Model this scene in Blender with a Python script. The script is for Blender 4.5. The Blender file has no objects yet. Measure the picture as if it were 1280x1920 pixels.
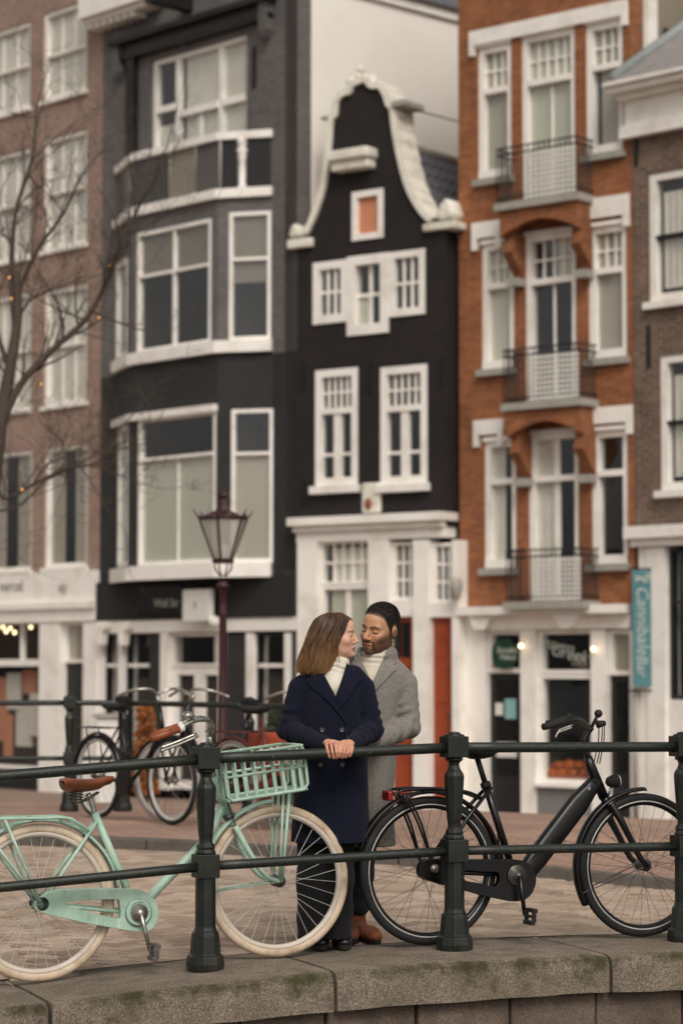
import bpy, bmesh, math, random
import numpy as np
from mathutils import Vector, Matrix, noise
from math import sin, cos, pi, radians, atan, atan2, sqrt, tan
R = random.Random(7)
S = bpy.context.scene
COL = S.collection

# ------------------------------------------------------------------ camera, sky, sun, exposure
FPX = 85.0 / 36.0 * 1920.0            # focal length in photograph pixels
CAMZ = 1.31
PITCH = atan(290.0 / FPX)
CAM = Vector((0, 0, CAMZ))
cd = bpy.data.cameras.new('camera')
cam = bpy.data.objects.new('camera', cd); COL.objects.link(cam)
cam.location = CAM
cam.rotation_euler = (pi / 2 + PITCH, 0, 0)
cd.sensor_fit = 'VERTICAL'; cd.sensor_height = 36.0; cd.sensor_width = 24.0; cd.lens = 85.0
cd.clip_start = 0.1; cd.clip_end = 3000
cd.dof.use_dof = True; cd.dof.focus_distance = 11.3; cd.dof.aperture_fstop = 2.5; cd.dof.aperture_blades = 9
S.camera = cam

SUN_EL, SUN_AZ = radians(44), radians(168)      # azimuth clockwise from +Y
w = bpy.data.worlds.new('World'); S.world = w; w.use_nodes = True
nt = w.node_tree; nt.nodes.clear()
sky = nt.nodes.new('ShaderNodeTexSky'); sky.sky_type = 'NISHITA'; sky.sun_disc = False
sky.sun_elevation = SUN_EL; sky.sun_rotation = SUN_AZ
sky.air_density = 1.0; sky.dust_density = 4.0; sky.ozone_density = 1.0
hs = nt.nodes.new('ShaderNodeHueSaturation'); hs.inputs['Saturation'].default_value = 0.04   # an overcast, colourless sky
bg = nt.nodes.new('ShaderNodeBackground'); bg.inputs['Strength'].default_value = 0.11
wo = nt.nodes.new('ShaderNodeOutputWorld')
tn = nt.nodes.new('ShaderNodeMix'); tn.data_type = 'RGBA'; tn.blend_type = 'MULTIPLY'; tn.inputs[0].default_value = 1.0; tn.inputs[7].default_value = (1.0, 0.963, 0.915, 1)   # warm cloud light
nt.links.new(sky.outputs[0], hs.inputs['Color']); nt.links.new(hs.outputs[0], tn.inputs[6]); nt.links.new(tn.outputs[2], bg.inputs['Color'])
nt.links.new(bg.outputs[0], wo.inputs['Surface'])
sl = bpy.data.lights.new('sun', 'SUN'); sl.energy = 1.0; sl.angle = radians(22); sl.color = (1.0, 0.95, 0.88)
sun = bpy.data.objects.new('sun', sl); COL.objects.link(sun)
sd = Vector((sin(SUN_AZ) * cos(SUN_EL), cos(SUN_AZ) * cos(SUN_EL), sin(SUN_EL)))   # towards the sun
sun.rotation_euler = sd.to_track_quat('Z', 'Y').to_euler()
vs = S.view_settings
vs.view_transform = 'Standard'; vs.look = 'None'; vs.exposure = 0.18; vs.gamma = 1.0; vs.use_curve_mapping = False
S.cycles.max_bounces = 6; S.cycles.transparent_max_bounces = 12
S.cycles.use_denoising = True

# ------------------------------------------------------------------ pixels of the photograph to points in the place
CP, SP = cos(PITCH), sin(PITCH)
def ray(px, py):
    a = (px - 640.0) / FPX; b = (960.0 - py) / FPX
    return Vector((a, CP - b * SP, SP + b * CP))
def at_y(px, py, Y):
    d = ray(px, py); return CAM + d * (Y / d.y)
def at_z(px, py, z):
    d = ray(px, py); return CAM + d * ((z - CAMZ) / d.z)
class Frame:
    """vertical plane: u along it (to the right of the picture), y into it, z up"""
    def __init__(s, ox, oy, ex, ey):
        l = sqrt(ex * ex + ey * ey); s.O = Vector((ox, oy, 0)); s.e = Vector((ex / l, ey / l, 0)); s.n = Vector((-ey / l, ex / l, 0))
    def P(s, u, y, z): return s.O + s.e * u + s.n * y + Vector((0, 0, z))
    def hit(s, px, py, off=0.0):
        d = ray(px, py); o = s.O + s.n * off
        t = (o - CAM).dot(s.n) / d.dot(s.n); p = CAM + d * t
        return (p - s.O).dot(s.e), p.z
    def shifted(s, u, y):
        o = s.P(u, y, 0); return Frame(o.x, o.y, s.e.x, s.e.y)

# ------------------------------------------------------------------ objects
ORI = {}
def root(o):
    while o.parent: o = o.parent
    return o
def tag(o, label=None, cat=None, group=None, kind=None):
    if label: o['label'] = label
    if cat: o['category'] = cat
    if group: o['group'] = group
    if kind: o['kind'] = kind
    return o
def empty(name, loc=(0, 0, 0), rz=0.0):
    o = bpy.data.objects.new(name, None); COL.objects.link(o); o.location = loc; o.rotation_euler = (0, 0, rz)
    o.empty_display_size = 0.2; return o
def thing(name, label, cat, loc=(0, 0, 0), group=None, rz=0.0):
    return tag(empty(name, loc, rz), label, cat, group)
def link(name, me, mat, parent=None, smooth=False):
    o = bpy.data.objects.new(name, me); COL.objects.link(o)
    if mat is not None and not me.materials: me.materials.append(mat)
    if parent is not None: o.parent = parent
    if smooth: me.polygons.foreach_set('use_smooth', [True] * len(me.polygons))
    return o
def copy_tree(o, parent=None):
    c = o.copy(); COL.objects.link(c); c.parent = parent
    for ch in list(o.children): copy_tree(ch, c)
    return c

class MB:
    def __init__(s): s.v = []; s.f = []; s.uv = {}
    def add(s, vs, fs):
        b = len(s.v); s.v += [Vector(x) for x in vs]; s.f += [tuple(i + b for i in f) for f in fs]; return s
    def box(s, x0, x1, y0, y1, z0, z1, F=None):
        P = F.P if F else (lambda a, b, c: Vector((a, b, c)))
        vs = [P(x, y, z) for z in (z0, z1) for y in (y0, y1) for x in (x0, x1)]
        return s.add(vs, [(0, 2, 3, 1), (4, 5, 7, 6), (0, 1, 5, 4), (1, 3, 7, 5), (3, 2, 6, 7), (2, 0, 4, 6)])
    def hexa(s, lo, hi):            # two quads, lower and upper, counterclockwise from above
        return s.add(list(lo) + list(hi), [(3, 2, 1, 0), (4, 5, 6, 7), (0, 1, 5, 4), (1, 2, 6, 5), (2, 3, 7, 6), (3, 0, 4, 7)])
    def prism(s, pts, d, F=None, y0=0.0, y1=0.1):   # polygon of (u,z), extruded in the frame's y
        P = F.P if F else (lambda a, b, c: Vector((a, b, c)))
        n = len(pts); vs = [P(u, y0, z) for u, z in pts] + [P(u, y1, z) for u, z in pts]
        fs = [tuple(range(n)), tuple(range(2 * n - 1, n - 1, -1))] + [(i, i + n, (i + 1) % n + n, (i + 1) % n) for i in range(n)]
        return s.add(vs, fs)
    def tube(s, pts, r, n=8, cap=True, flat=None):
        pts = [Vector(p) for p in pts]; m = len(pts)
        rs = r if isinstance(r, (list, tuple)) else [r] * m
        t0 = (pts[1] - pts[0]).normalized()
        up = Vector((0, 0, 1)) if abs(t0.z) < .9 else Vector((1, 0, 0))
        a = t0.cross(up).normalized(); vs = []
        for i, p in enumerate(pts):
            t = (pts[min(i + 1, m - 1)] - pts[max(i - 1, 0)]).normalized()
            a = (a - t * a.dot(t)).normalized(); b = t.cross(a)
            for k in range(n):
                q = 2 * pi * k / n
                fl = flat if flat else 1.0
                vs.append(p + (a * cos(q) + b * sin(q) * fl) * rs[i])
        fs = [(i * n + k, i * n + (k + 1) % n, (i + 1) * n + (k + 1) % n, (i + 1) * n + k) for i in range(m - 1) for k in range(n)]
        if cap: fs += [tuple(range(n - 1, -1, -1)), tuple(range((m - 1) * n, m * n))]
        return s.add(vs, fs)
    def lathe(s, prof, c=(0, 0, 0), n=12, ax=None, rot=0.0, sq=None):
        c = Vector(c); vs = []
        A = Matrix.Identity(3) if ax is None else Vector((0, 0, 1)).rotation_difference(Vector(ax)).to_matrix()
        for r, z in prof:
            for k in range(n):
                q = 2 * pi * k / n + rot; vs.append(c + A @ Vector((r * cos(q), r * sin(q), z)))
        m = len(prof)
        fs = [(i * n + k, i * n + (k + 1) % n, (i + 1) * n + (k + 1) % n, (i + 1) * n + k) for i in range(m - 1) for k in range(n)]
        fs += [tuple(range(n - 1, -1, -1)), tuple(range((m - 1) * n, m * n))]
        return s.add(vs, fs)
    def sphere(s, c, r, n=12, m=8, sc=(1, 1, 1)):
        c = Vector(c); vs = [c + Vector((0, 0, -r * sc[2]))]
        for i in range(1, m):
            a = pi * i / m
            for k in range(n):
                q = 2 * pi * k / n; vs.append(c + Vector((r * sin(a) * cos(q) * sc[0], r * sin(a) * sin(q) * sc[1], -r * cos(a) * sc[2])))
        vs.append(c + Vector((0, 0, r * sc[2]))); L = len(vs) - 1
        fs = [(0, 1 + (k + 1) % n, 1 + k) for k in range(n)]
        fs += [(1 + i * n + k, 1 + i * n + (k + 1) % n, 1 + (i + 1) * n + (k + 1) % n, 1 + (i + 1) * n + k) for i in range(m - 2) for k in range(n)]
        fs += [(L - n + k, L - n + (k + 1) % n, L) for k in range(n)]
        return s.add(vs, fs)
    def torus(s, c, Rr, r, n=48, m=8, plane='xz', sy=1.0):
        c = Vector(c); vs = []
        for i in range(n):
            a = 2 * pi * i / n
            for k in range(m):
                q = 2 * pi * k / m; rr = Rr + r * cos(q); h = r * sin(q) * sy
                vs.append(c + Vector((rr * cos(a), h, rr * sin(a))))
        fs = [(i * m + k, ((i + 1) % n) * m + k, ((i + 1) % n) * m + (k + 1) % m, i * m + (k + 1) % m) for i in range(n) for k in range(m)]
        return s.add(vs, fs)
    def build(s, name, mat, parent=None, smooth=False, uvF=None, bevel=0.0):
        off = Vector((0, 0, 0))
        if parent is not None:
            r = root(parent)
            if ORI.get(r.name): off = r.location
        me = bpy.data.meshes.new(name)
        me.from_pydata([tuple(v - off) for v in s.v], [], s.f)
        if uvF is not None:
            uv = me.uv_layers.new(name='UVMap')
            for lp in me.loops:
                p = s.v[lp.vertex_index]; d = p - uvF.O
                uv.data[lp.index].uv = (d.dot(uvF.e) + d.dot(uvF.n), p.z)
        me.update()
        o = link(name, me, mat, parent, smooth)
        if bevel:
            b = o.modifiers.new('bevel', 'BEVEL'); b.width = bevel; b.segments = 2; b.limit_method = 'ANGLE'; b.angle_limit = radians(40)
        return o
def wthing(name, label, cat, loc, group=None):      # a thing whose meshes are given in world coordinates
    o = thing(name, label, cat, loc, group); ORI[o.name] = True; return o

# ------------------------------------------------------------------ materials
def lin(c):
    if isinstance(c, str): c = [int(c[i:i + 2], 16) / 255 for i in (0, 2, 4)]
    return tuple((x / 12.92 if x <= .04045 else ((x + .055) / 1.055) ** 2.4) for x in c) + (1.0,)
MATS = {}
class NT:
    def __init__(s, name):
        s.m = bpy.data.materials.new(name); s.m.use_nodes = True; s.t = s.m.node_tree; s.b = s.t.nodes['Principled BSDF']; MATS[name] = s.m
    def n(s, t, **kw):
        o = s.t.nodes.new(t)
        for k, v in kw.items():
            if k.startswith('i_'):
                o.inputs[k[2:].replace('_', ' ')].default_value = v
            else: setattr(o, k, v)
        return o
    def l(s, a, b): s.t.links.new(a, b)
    def coord(s, which='Object', scale=(1, 1, 1), rot=(0, 0, 0)):
        c = s.n('ShaderNodeTexCoord'); m = s.n('ShaderNodeMapping'); m.inputs['Scale'].default_value = scale; m.inputs['Rotation'].default_value = rot
        s.l(c.outputs[which], m.inputs['Vector']); return m.outputs[0]
    def noise(s, vec, scale, detail=4, rough=.6):
        n = s.n('ShaderNodeTexNoise'); n.inputs['Scale'].default_value = scale; n.inputs['Detail'].default_value = detail; n.inputs['Roughness'].default_value = rough
        s.l(vec, n.inputs['Vector']); return n.outputs['Fac']
    def ramp(s, fac, stops):
        r = s.n('ShaderNodeValToRGB'); e = r.color_ramp.elements
        while len(e) > 1: e.remove(e[-1])
        e[0].position = stops[0][0]; e[0].color = stops[0][1]
        for p, c in stops[1:]:
            x = e.new(p); x.color = c
        s.l(fac, r.inputs[0]); return r.outputs[0]
    def mix(s, fac, a, b, mode='MIX'):
        m = s.n('ShaderNodeMix', data_type='RGBA', blend_type=mode)
        for v, i in ((fac, 0), (a, 6), (b, 7)):
            if hasattr(v, 'is_linked') or hasattr(v, 'links'): s.l(v, m.inputs[i])
            else: m.inputs[i].default_value = v
        return m.outputs[2]
    def bump(s, h, strength=.3, dist=.01, prev=None):
        b = s.n('ShaderNodeBump'); b.inputs['Strength'].default_value = strength; b.inputs['Distance'].default_value = dist
        s.l(h, b.inputs['Height'])
        if prev is not None: s.l(prev, b.inputs['Normal'])
        return b.outputs[0]
    def fin(s, col=None, rough=None, normal=None, **kw):
        if col is not None:
            if isinstance(col, tuple): s.b.inputs['Base Color'].default_value = col
            else: s.l(col, s.b.inputs['Base Color'])
        if rough is not None:
            if isinstance(rough, (int, float)): s.b.inputs['Roughness'].default_value = rough
            else: s.l(rough, s.b.inputs['Roughness'])
        if normal is not None: s.l(normal, s.b.inputs['Normal'])
        for k, v in kw.items(): s.b.inputs[k.replace('_', ' ')].default_value = v
        return s.m
def dim(c, f): return (c[0] * f, c[1] * f, c[2] * f, 1)
def pm(name, c, rough=.6, var=.25, scale=3.0, bump=.15, bscale=60.0, bd=.002, c2=None, wear=0.5, **kw):
    """painted / plain surface: mottled colour, a little relief"""
    t = NT(name); c = lin(c) if isinstance(c, str) else c
    v = t.coord(); n1 = t.noise(v, scale, 5, .65); n2 = t.noise(v, bscale, 3, .6)
    lo = lin(c2) if c2 else dim(c, 1 - var); hi = dim(c, 1 + var * .5)
    col = t.ramp(n1, [(.3, lo), (wear, c), (.75, hi)])
    rr = t.ramp(n1, [(.3, (min(1, rough + .12),) * 3 + (1,)), (.7, (max(.04, rough - .1),) * 3 + (1,))])
    nb = t.bump(n2, bump, bd)
    return t.fin(col, rr, nb, **kw)
def brickmat(name, cols, mortar, bw=.21, bh=.065, bump=.5, ground='UV', grime=.35):
    t = NT(name); v = t.coord(ground)
    b = t.n('ShaderNodeTexBrick'); t.l(v, b.inputs['Vector'])
    b.inputs['Scale'].default_value = 1.0; b.inputs['Mortar Size'].default_value = .006; b.inputs['Mortar Smooth'].default_value = .2
    b.inputs['Brick Width'].default_value = bw; b.inputs['Row Height'].default_value = bh; b.inputs['Bias'].default_value = 0
    b.inputs['Color1'].default_value = lin(cols[0]); b.inputs['Color2'].default_value = lin(cols[1]); b.inputs['Mortar'].default_value = lin(mortar)
    n1 = t.noise(v, 1.1, 6, .7); n2 = t.noise(v, 9, 3)
    k = t.ramp(n1, [(.35, (1 - grime,) * 3 + (1,)), (.6, (1, 1, 1, 1)), (.8, (1.12, 1.1, 1.08, 1))])
    c = t.mix(1.0, b.outputs['Color'], k, 'MULTIPLY')
    k2 = t.ramp(n2, [(.3, (.72, .7, .7, 1)), (.65, (1.15, 1.12, 1.1, 1))])
    c = t.mix(.7, c, k2, 'MULTIPLY')
    return t.fin(c, .85, t.bump(b.outputs['Fac'], -bump, .006))
def glassmat(name, tint='1c2420', refl=.16):
    """window glass: mostly see-through, reflecting more at a slant"""
    t = NT(name); o = t.t.nodes['Material Output']
    tr = t.n('ShaderNodeBsdfTransparent'); tr.inputs[0].default_value = (.88, .89, .87, 1)
    gl = t.n('ShaderNodeBsdfGlossy'); gl.inputs['Roughness'].default_value = .03; gl.inputs[0].default_value = (.95, .97, 1, 1)
    fr = t.n('ShaderNodeLayerWeight'); fr.inputs[0].default_value = .5
    pw = t.n('ShaderNodeMath', operation='POWER'); pw.inputs[1].default_value = 4.0; t.l(fr.outputs['Facing'], pw.inputs[0])
    ad = t.n('ShaderNodeMath', operation='MULTIPLY_ADD'); ad.inputs[1].default_value = .9; ad.inputs[2].default_value = .10; ad.use_clamp = True
    v = t.coord(); bz = t.bump(t.noise(v, 1.7, 2), .08, .02)
    t.l(bz, gl.inputs['Normal'])
    mx = t.n('ShaderNodeMixShader')
    t.l(pw.outputs[0], ad.inputs[0]); t.l(ad.outputs[0], mx.inputs[0]); t.l(tr.outputs[0], mx.inputs[1]); t.l(gl.outputs[0], mx.inputs[2]); t.l(mx.outputs[0], o.inputs['Surface'])
    return t.m
def frostmat(name):
    t = NT(name); o = t.t.nodes['Material Output']; tr = t.n('ShaderNodeBsdfTransparent'); mx = t.n('ShaderNodeMixShader'); mx.inputs[0].default_value = .6
    t.fin(lin('c9c7bc'), .4); t.l(tr.outputs[0], mx.inputs[1]); t.l(t.b.outputs[0], mx.inputs[2]); t.l(mx.outputs[0], o.inputs['Surface']); return t.m
def emit(name, c, s):
    t = NT(name); return t.fin(lin(c), .5, None, Emission_Color=lin(c), Emission_Strength=s)
M = {}
M['white'] = pm('white_paint', 'f3ede5', .5, .10, 1.6, .1, 30, c2='ddd5c9')
M['cream'] = pm('cream_stucco', 'f4eee5', .85, .05, .9, .2, 25, .004)
M['stone'] = pm('white_stone', 'e6e0d2', .8, .2, 4, .3, 25, .006, c2='c3bcab')
M['greystone'] = pm('grey_sill_stone', 'a29d93', .8, .2, 4, .3, 30, .004)
M['dark_glare'] = brickmat('dark_grey_glare_paint', ('706c6a', '686462'), '605c5a', bump=.5, grime=.22)  # upper part of the dark wall, glare painted in as a lighter grey
M['dark_low'] = brickmat('near_black_shaded_paint', ('333331', '2d2d2b'), '262624', bump=.5, grime=.25)  # darker copy for the lower wall, its shading put into the colour; fascia too
M['tar'] = brickmat('tarred_brick_paint', ('261e1c', '201918'), '191413', bump=.7, grime=.35)
M['black_trim'] = pm('black_trim_paint', '191817', .45, .2, 3, .1)
M['brown_brick'] = brickmat('brown_brick', ('a38777', '957a6c'), 'a69a90', grime=.18)
M['orange_brick'] = brickmat('orange_brick', ('a5673c', '91532f'), '8f7058', bump=.4)
M['old_brick'] = brickmat('old_brown_brick', ('7c6355', '67513f'), '9a9084')
M['slate'] = pm('slate_roof', '8c8885', .6, .2, 6, .3, 30, .005)
M['tile'] = pm('dark_roof_tile', '62636a', .45, .35, 8, .3, 40, .003)
M['lead'] = pm('lead_flashing', '9aa09f', .5, .15, 6)
M['glass'] = glassmat('window_glass')
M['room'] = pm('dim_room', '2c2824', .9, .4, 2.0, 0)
M['curtain'] = pm('net_curtain', 'e6e0d5', .9, .12, 3, .1, 30)
M['blind'] = pm('grey_green_blind', 'd0cebf', .8, .06, 1.5, .05)
M['blind3'] = pm('dusky_blind', '857c70', .8, .12, 2.5, .05)
M['frost'] = frostmat('frosted_lantern_glass')
M['blind2'] = pm('taupe_blind', 'b5ac9f', .8, .06, 1.5, .05)
M['hatch'] = pm('terracotta_hatch', 'c98463', .6, .1, 5)
M['red_door'] = pm('red_door_paint', '96401f', .4, .2, 3, .1, c2='7c3016')
M['iron'] = pm('black_iron', '1d1c1b', .5, .3, 20, .2)
M['maroon'] = pm('maroon_iron_paint', '38161a', .4, .25, 10, .15)
def ironmat(name, base, worn, sc, amt, moss=None):
    t = NT(name); v = t.coord(); n1 = t.noise(v, sc, 6, .75); n2 = t.noise(v, 160, 3, .7); n3 = t.noise(v, 7, 4)
    c = t.ramp(n1, [(.3, dim(lin(base), .6)), (.5, lin(base)), (amt, dim(lin(base), 1.3)), (amt + .06, lin(worn))])
    c = t.mix(t.ramp(n3, [(.5, (0, 0, 0, 1)), (.75, (.45, .45, .45, 1))]), c, lin(moss or '3a3a2c'))
    return t.fin(c, t.ramp(n1, [(.3, (.26,) * 3 + (1,)), (.7, (.55,) * 3 + (1,))]), t.bump(n2, .4, .0015, t.bump(n1, .35, .004)))
M['green_iron'] = ironmat('dark_green_iron_paint', '141814', '474a40', 30, .66)
M['rail_iron'] = ironmat('worn_rail_paint', '1e221d', '5c6056', 75, .60)
M['chrome'] = pm('worn_chrome', 'b8b4ac', .3, .35, 30, .3, 120, .001, c2='6a6258', Metallic=.9)
t = NT('mint_paint'); v = t.coord(); n1 = t.noise(v, 11, 5, .65); n2 = t.noise(v, 130, 4, .75); n3 = t.noise(t.coord('Object', (40, 40, 9)), 1.0, 4, .7)
c = t.ramp(n1, [(.3, lin('8dab99')), (.5, lin('a6c2ae')), (.75, lin('bacebe'))]); c = t.mix(t.ramp(n3, [(.56, (0, 0, 0, 1)), (.66, (.5, .5, .5, 1))]), c, lin('cfdccf'))
c = t.mix(t.ramp(n2, [(.68, (0, 0, 0, 1)), (.76, (.75, .75, .75, 1))]), c, lin('6b5a46'))
M['mint'] = t.fin(c, t.ramp(n1, [(.3, (.3,) * 3 + (1,)), (.7, (.5,) * 3 + (1,))]), t.bump(n2, .12, .001))
M['blackpaint'] = pm('black_bicycle_paint', '0e0d0e', .3, .2, 9, .08, 60, .001)
M['rubber'] = pm('black_rubber', '181716', .75, .25, 20, .3, 150, .001)
M['creamrubber'] = pm('cream_tyre_rubber', 'cdb8a0', .7, .3, 8, .3, 120, .001, c2='a38c70')
M['creamrim'] = pm('cream_rim', 'c9bcae', .5, .2, 10, .1)
M['spoke'] = pm('bright_spoke', 'c8c6c0', .35, .1, 20, 0)
M['rim'] = pm('reflective_rim_stripe', 'b5b3ae', .4, .2, 20, .1)
M['leather'] = pm('brown_leather', '8a4a26', .42, .3, 14, .25, 90, .001, c2='5a2c16')
M['steel'] = pm('dull_steel', '6e6a64', .4, .4, 30, .2, Metallic=.7)
M['redlens'] = pm('red_lens', '8e1712', .25, .1, 9)
M['clear'] = pm('lamp_lens', 'd8d6d0', .15, .1, 9)
M['orange_bag'] = pm('orange_red_bag', 'a8472c', .75, .25, 12)
M['dark_cloth'] = pm('dark_bag_cloth', '2b2a2c', .9, .3, 12)
M['teal'] = pm('teal_banner', '4d7c82', .75, .12, 5)
M['letter'] = pm('pale_lettering', 'b9bfb4', .7, .1, 9)
M['greyletter'] = pm('grey_lettering', '8b8478', .7, .1, 9)
M['paper'] = pm('white_paper', 'dcd8d0', .8, .1, 9)
M['greensign'] = pm('dark_green_sign', '143c2a', .35, .2, 7)
M['blackglass'] = pm('black_sign_board', '121211', .2, .2, 7, 0)
M['grey_panel'] = pm('grey_panel', '7d7a78', .6, .12, 4)
M['bulb'] = emit('warm_bulb', 'ffe2b0', 4.0)
M['fairy'] = emit('fairy_bulb', 'ffb15a', 1.5)
M['bark'] = pm('dark_bark', '4e423a', .9, .35, 25, .6, 90, .004)
M['ground'] = pm('street_paving', '8c7668', .9, .2, 1.5, .3, 12)
# ------------------------------------------------------------------ the bridge, its paving, kerb and quay
BF = Frame(0.517, 11.243, 2.244, 0.89)          # u runs along the near railing, y behind it
def z0(s): return max(-0.75, -0.016 * (s - 0.3) ** 2)
def zdeck(X, Y):
    d = Vector((X, Y, 0)) - BF.O; z = z0(d.dot(BF.e) * .55 if d.dot(BF.n) > 6 else d.dot(BF.e))
    if Y > 22.5: z = z + (-0.93 - z) * min(1, (Y - 22.5) / 8.0)
    return z
def sheet(name, mat, us, ys, F, zf, kind='structure', uv=True):
    m = MB(); n = len(us)
    m.v = [F.P(u, y, 0) for y in ys for u in us]
    for v in m.v: v.z = zf(v.x, v.y)
    m.f = [(j * n + i, j * n + i + 1, (j + 1) * n + i + 1, (j + 1) * n + i) for j in range(len(ys) - 1) for i in range(n - 1)]
    o = m.build(name, mat, None, True, None)
    return tag(o, kind=kind)
def lins(a, b, n): return [a + (b - a) * i / (n - 1) for i in range(n)]
W0 = Frame(0, 0, 1, 0)
M['sand'] = pm('sandy_joints', '2f2721', .95, .3, 20, .4, 80)
M['water'] = pm('canal_water', '2a2c24', .08, .2, 1.5, .35, 5, .03)
sheet('road', M['sand'], lins(-16, 16, 65), lins(.44, 26, 53), BF, lambda x, y: zdeck(x, y) - .012)
sheet('ground', M['ground'], lins(-500, 500, 21), lins(29.5, 900, 21), W0, lambda x, y: -0.94)
sheet('canal_water', M['water'], lins(-500, 500, 11), lins(-300, 11.2, 11), W0, lambda x, y: -2.4)
# kerb and sidewalk on the far side of the road
KF = Frame(1.27, 16.05, 3.81, -1.95)
t = NT('sidewalk_brick'); v = t.coord('Object', rot=(0, 0, radians(27)))
b = t.n('ShaderNodeTexBrick'); t.l(v, b.inputs['Vector'])
for k_, x_ in (('Scale', 1), ('Mortar Size', .006), ('Brick Width', .2), ('Row Height', .1)): b.inputs[k_].default_value = x_
b.inputs['Color1'].default_value = lin('b0917f'); b.inputs['Color2'].default_value = lin('9f8070'); b.inputs['Mortar'].default_value = lin('5d4e44')
n1 = t.ramp(t.noise(v, 1.2, 5), [(.3, (.75, .74, .73, 1)), (.7, (1.12, 1.1, 1.08, 1))])
M['sidewalk'] = t.fin(t.mix(1.0, b.outputs['Color'], n1, 'MULTIPLY'), .85, t.bump(b.outputs['Fac'], -.5, .004))
sheet('sidewalk', M['sidewalk'], lins(-16, 14, 41), lins(.16, 9, 25), KF, lambda x, y: zdeck(x, y) + .072)
M['kerb'] = pm('grey_kerb_stone', '5d5650', .85, .3, 7, .5, 60, .004, c2='4b453f')
kerb = MB(); kerb.box(-16, 14, .03, .14, -1.1, -.3, KF)
kerb = tag(kerb.build('kerb', M['kerb']), kind='structure')
for i in range(-9, 9):
    a, c = i * 1.0 + .006, i * 1.0 + .994
    m = MB(); lo = []; hi = []
    for (u, y) in ((a, 0), (c, 0), (c, .16), (a, .16)):
        p = KF.P(u, y, 0); z = zdeck(p.x, p.y); lo.append(p + Vector((0, 0, z - .1))); hi.append(p + Vector((0, 0, z + .078 + R.uniform(-.002, .002))))
    m.hexa(lo, hi); m.build('kerb_stone', M['kerb'], kerb, bevel=.012)

# road bricks, herringbone, each a brick in view close by
road = bpy.data.objects['road']
t = NT('road_brick'); v = t.coord('Object'); oi = t.n('ShaderNodeObjectInfo'); gm = t.n('ShaderNodeNewGeometry')
rn = t.n('ShaderNodeMath', operation='ADD'); t.l(oi.outputs['Random'], rn.inputs[0]); t.l(gm.outputs['Random Per Island'], rn.inputs[1])
fr = t.n('ShaderNodeMath', operation='FRACT'); t.l(rn.outputs[0], fr.inputs[0])
c = t.ramp(fr.outputs[0], [(0, lin('937e6d')), (.35, lin('ae9a87')), (.7, lin('bca896')), (1, lin('a18d7d'))])
wv = t.n('ShaderNodeNewGeometry').outputs['Position']
k = t.ramp(t.noise(wv, 1.3, 5, .65), [(.3, (.82, .8, .78, 1)), (.62, (1.08, 1.07, 1.06, 1))])
c = t.mix(1.0, c, k, 'MULTIPLY'); c = t.mix(.5, c, t.ramp(t.noise(wv, 60, 4), [(.3, (.6, .6, .6, 1)), (.7, (1.15, 1.15, 1.15, 1))]), 'MULTIPLY')
M['road_brick'] = t.fin(c, .82, t.bump(t.noise(wv, 140, 4), .5, .003))
BL, BW = .205, .1
ang = radians(21.6 + 38)
ca, sa = cos(ang), sin(ang)
# explicit herringbone: brick a at (k+2m', k) lying along x, brick b next to it along y
bricks = []
for m_ in range(-44, 45):
    for k_ in range(-90, 91):
        bx, by = k_ + 4 * m_, k_
        bricks.append((bx, by, 0)); bricks.append((bx + 2, by - 1 + 0, 1))
sel = []
for bx, by, o in bricks:
    if o == 0: cx, cy, lx, ly = bx + 1.0, by + .5, 1, 0
    else: cx, cy, lx, ly = bx + .5, by + 1.0, 0, 1
    X = (cx * ca - cy * sa) * (BL / 2) + 0.3; Y = (cx * sa + cy * ca) * (BL / 2) + 13.5
    d = Vector((X, Y, 0)) - BF.O; yo = d.dot(BF.n); s_ = d.dot(BF.e)
    dk = (Vector((X, Y, 0)) - KF.O).dot(KF.n)
    if yo < .35 or dk > .05 or abs(s_) > 9: continue
    if abs(X) > Y * .165 + 2.6: continue
    sel.append((Y, X, lx, s_))
sel.sort()
bm_ = bpy.data.meshes.new('brick')
m = MB(); hl, hw, e_ = BL / 2 - .006, BW / 2 - .0055, .005
top = [(-hl + e_, -hw + e_, 0), (hl - e_, -hw + e_, 0), (hl - e_, hw - e_, 0), (-hl + e_, hw - e_, 0)]
md = [(-hl, -hw, -e_), (hl, -hw, -e_), (hl, hw, -e_), (-hl, hw, -e_)]
bo = [(x, y, -.03) for x, y, z in md]
m.add(top + md + bo, [(0, 1, 2, 3)] + [(4 + i, 4 + (i + 1) % 4, (i + 1) % 4, i) for i in range(4)] + [(8 + i, 8 + (i + 1) % 4, 4 + (i + 1) % 4, 4 + i) for i in range(4)])
bm_.from_pydata([tuple(x) for x in m.v], [], m.f); bm_.materials.append(M['road_brick'])
rest = MB(); nb = 0
for (Y, X, lx, s_) in sel:
    rz = ang + (0 if lx else pi / 2) + R.uniform(-.015, .015); z = zdeck(X, Y) + R.uniform(-.0009, .0009)
    if nb < 300 and abs(X) < Y * .146:
        o = bpy.data.objects.new('brick', bm_); COL.objects.link(o); o.parent = road
        o.location = (X, Y, z); o.rotation_euler = (R.uniform(-.003, .003), R.uniform(-.003, .003), rz); nb += 1
    else:
        A = Matrix.Rotation(rz, 3, 'Z') @ Matrix.Rotation(R.uniform(-.003, .003), 3, 'X')
        rest.add([A @ Vector(q) + Vector((X, Y, z)) for q in m.v], m.f)
ro = rest.build('distant_bricks', M['road_brick'], road); tag(ro, kind='stuff')

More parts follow.
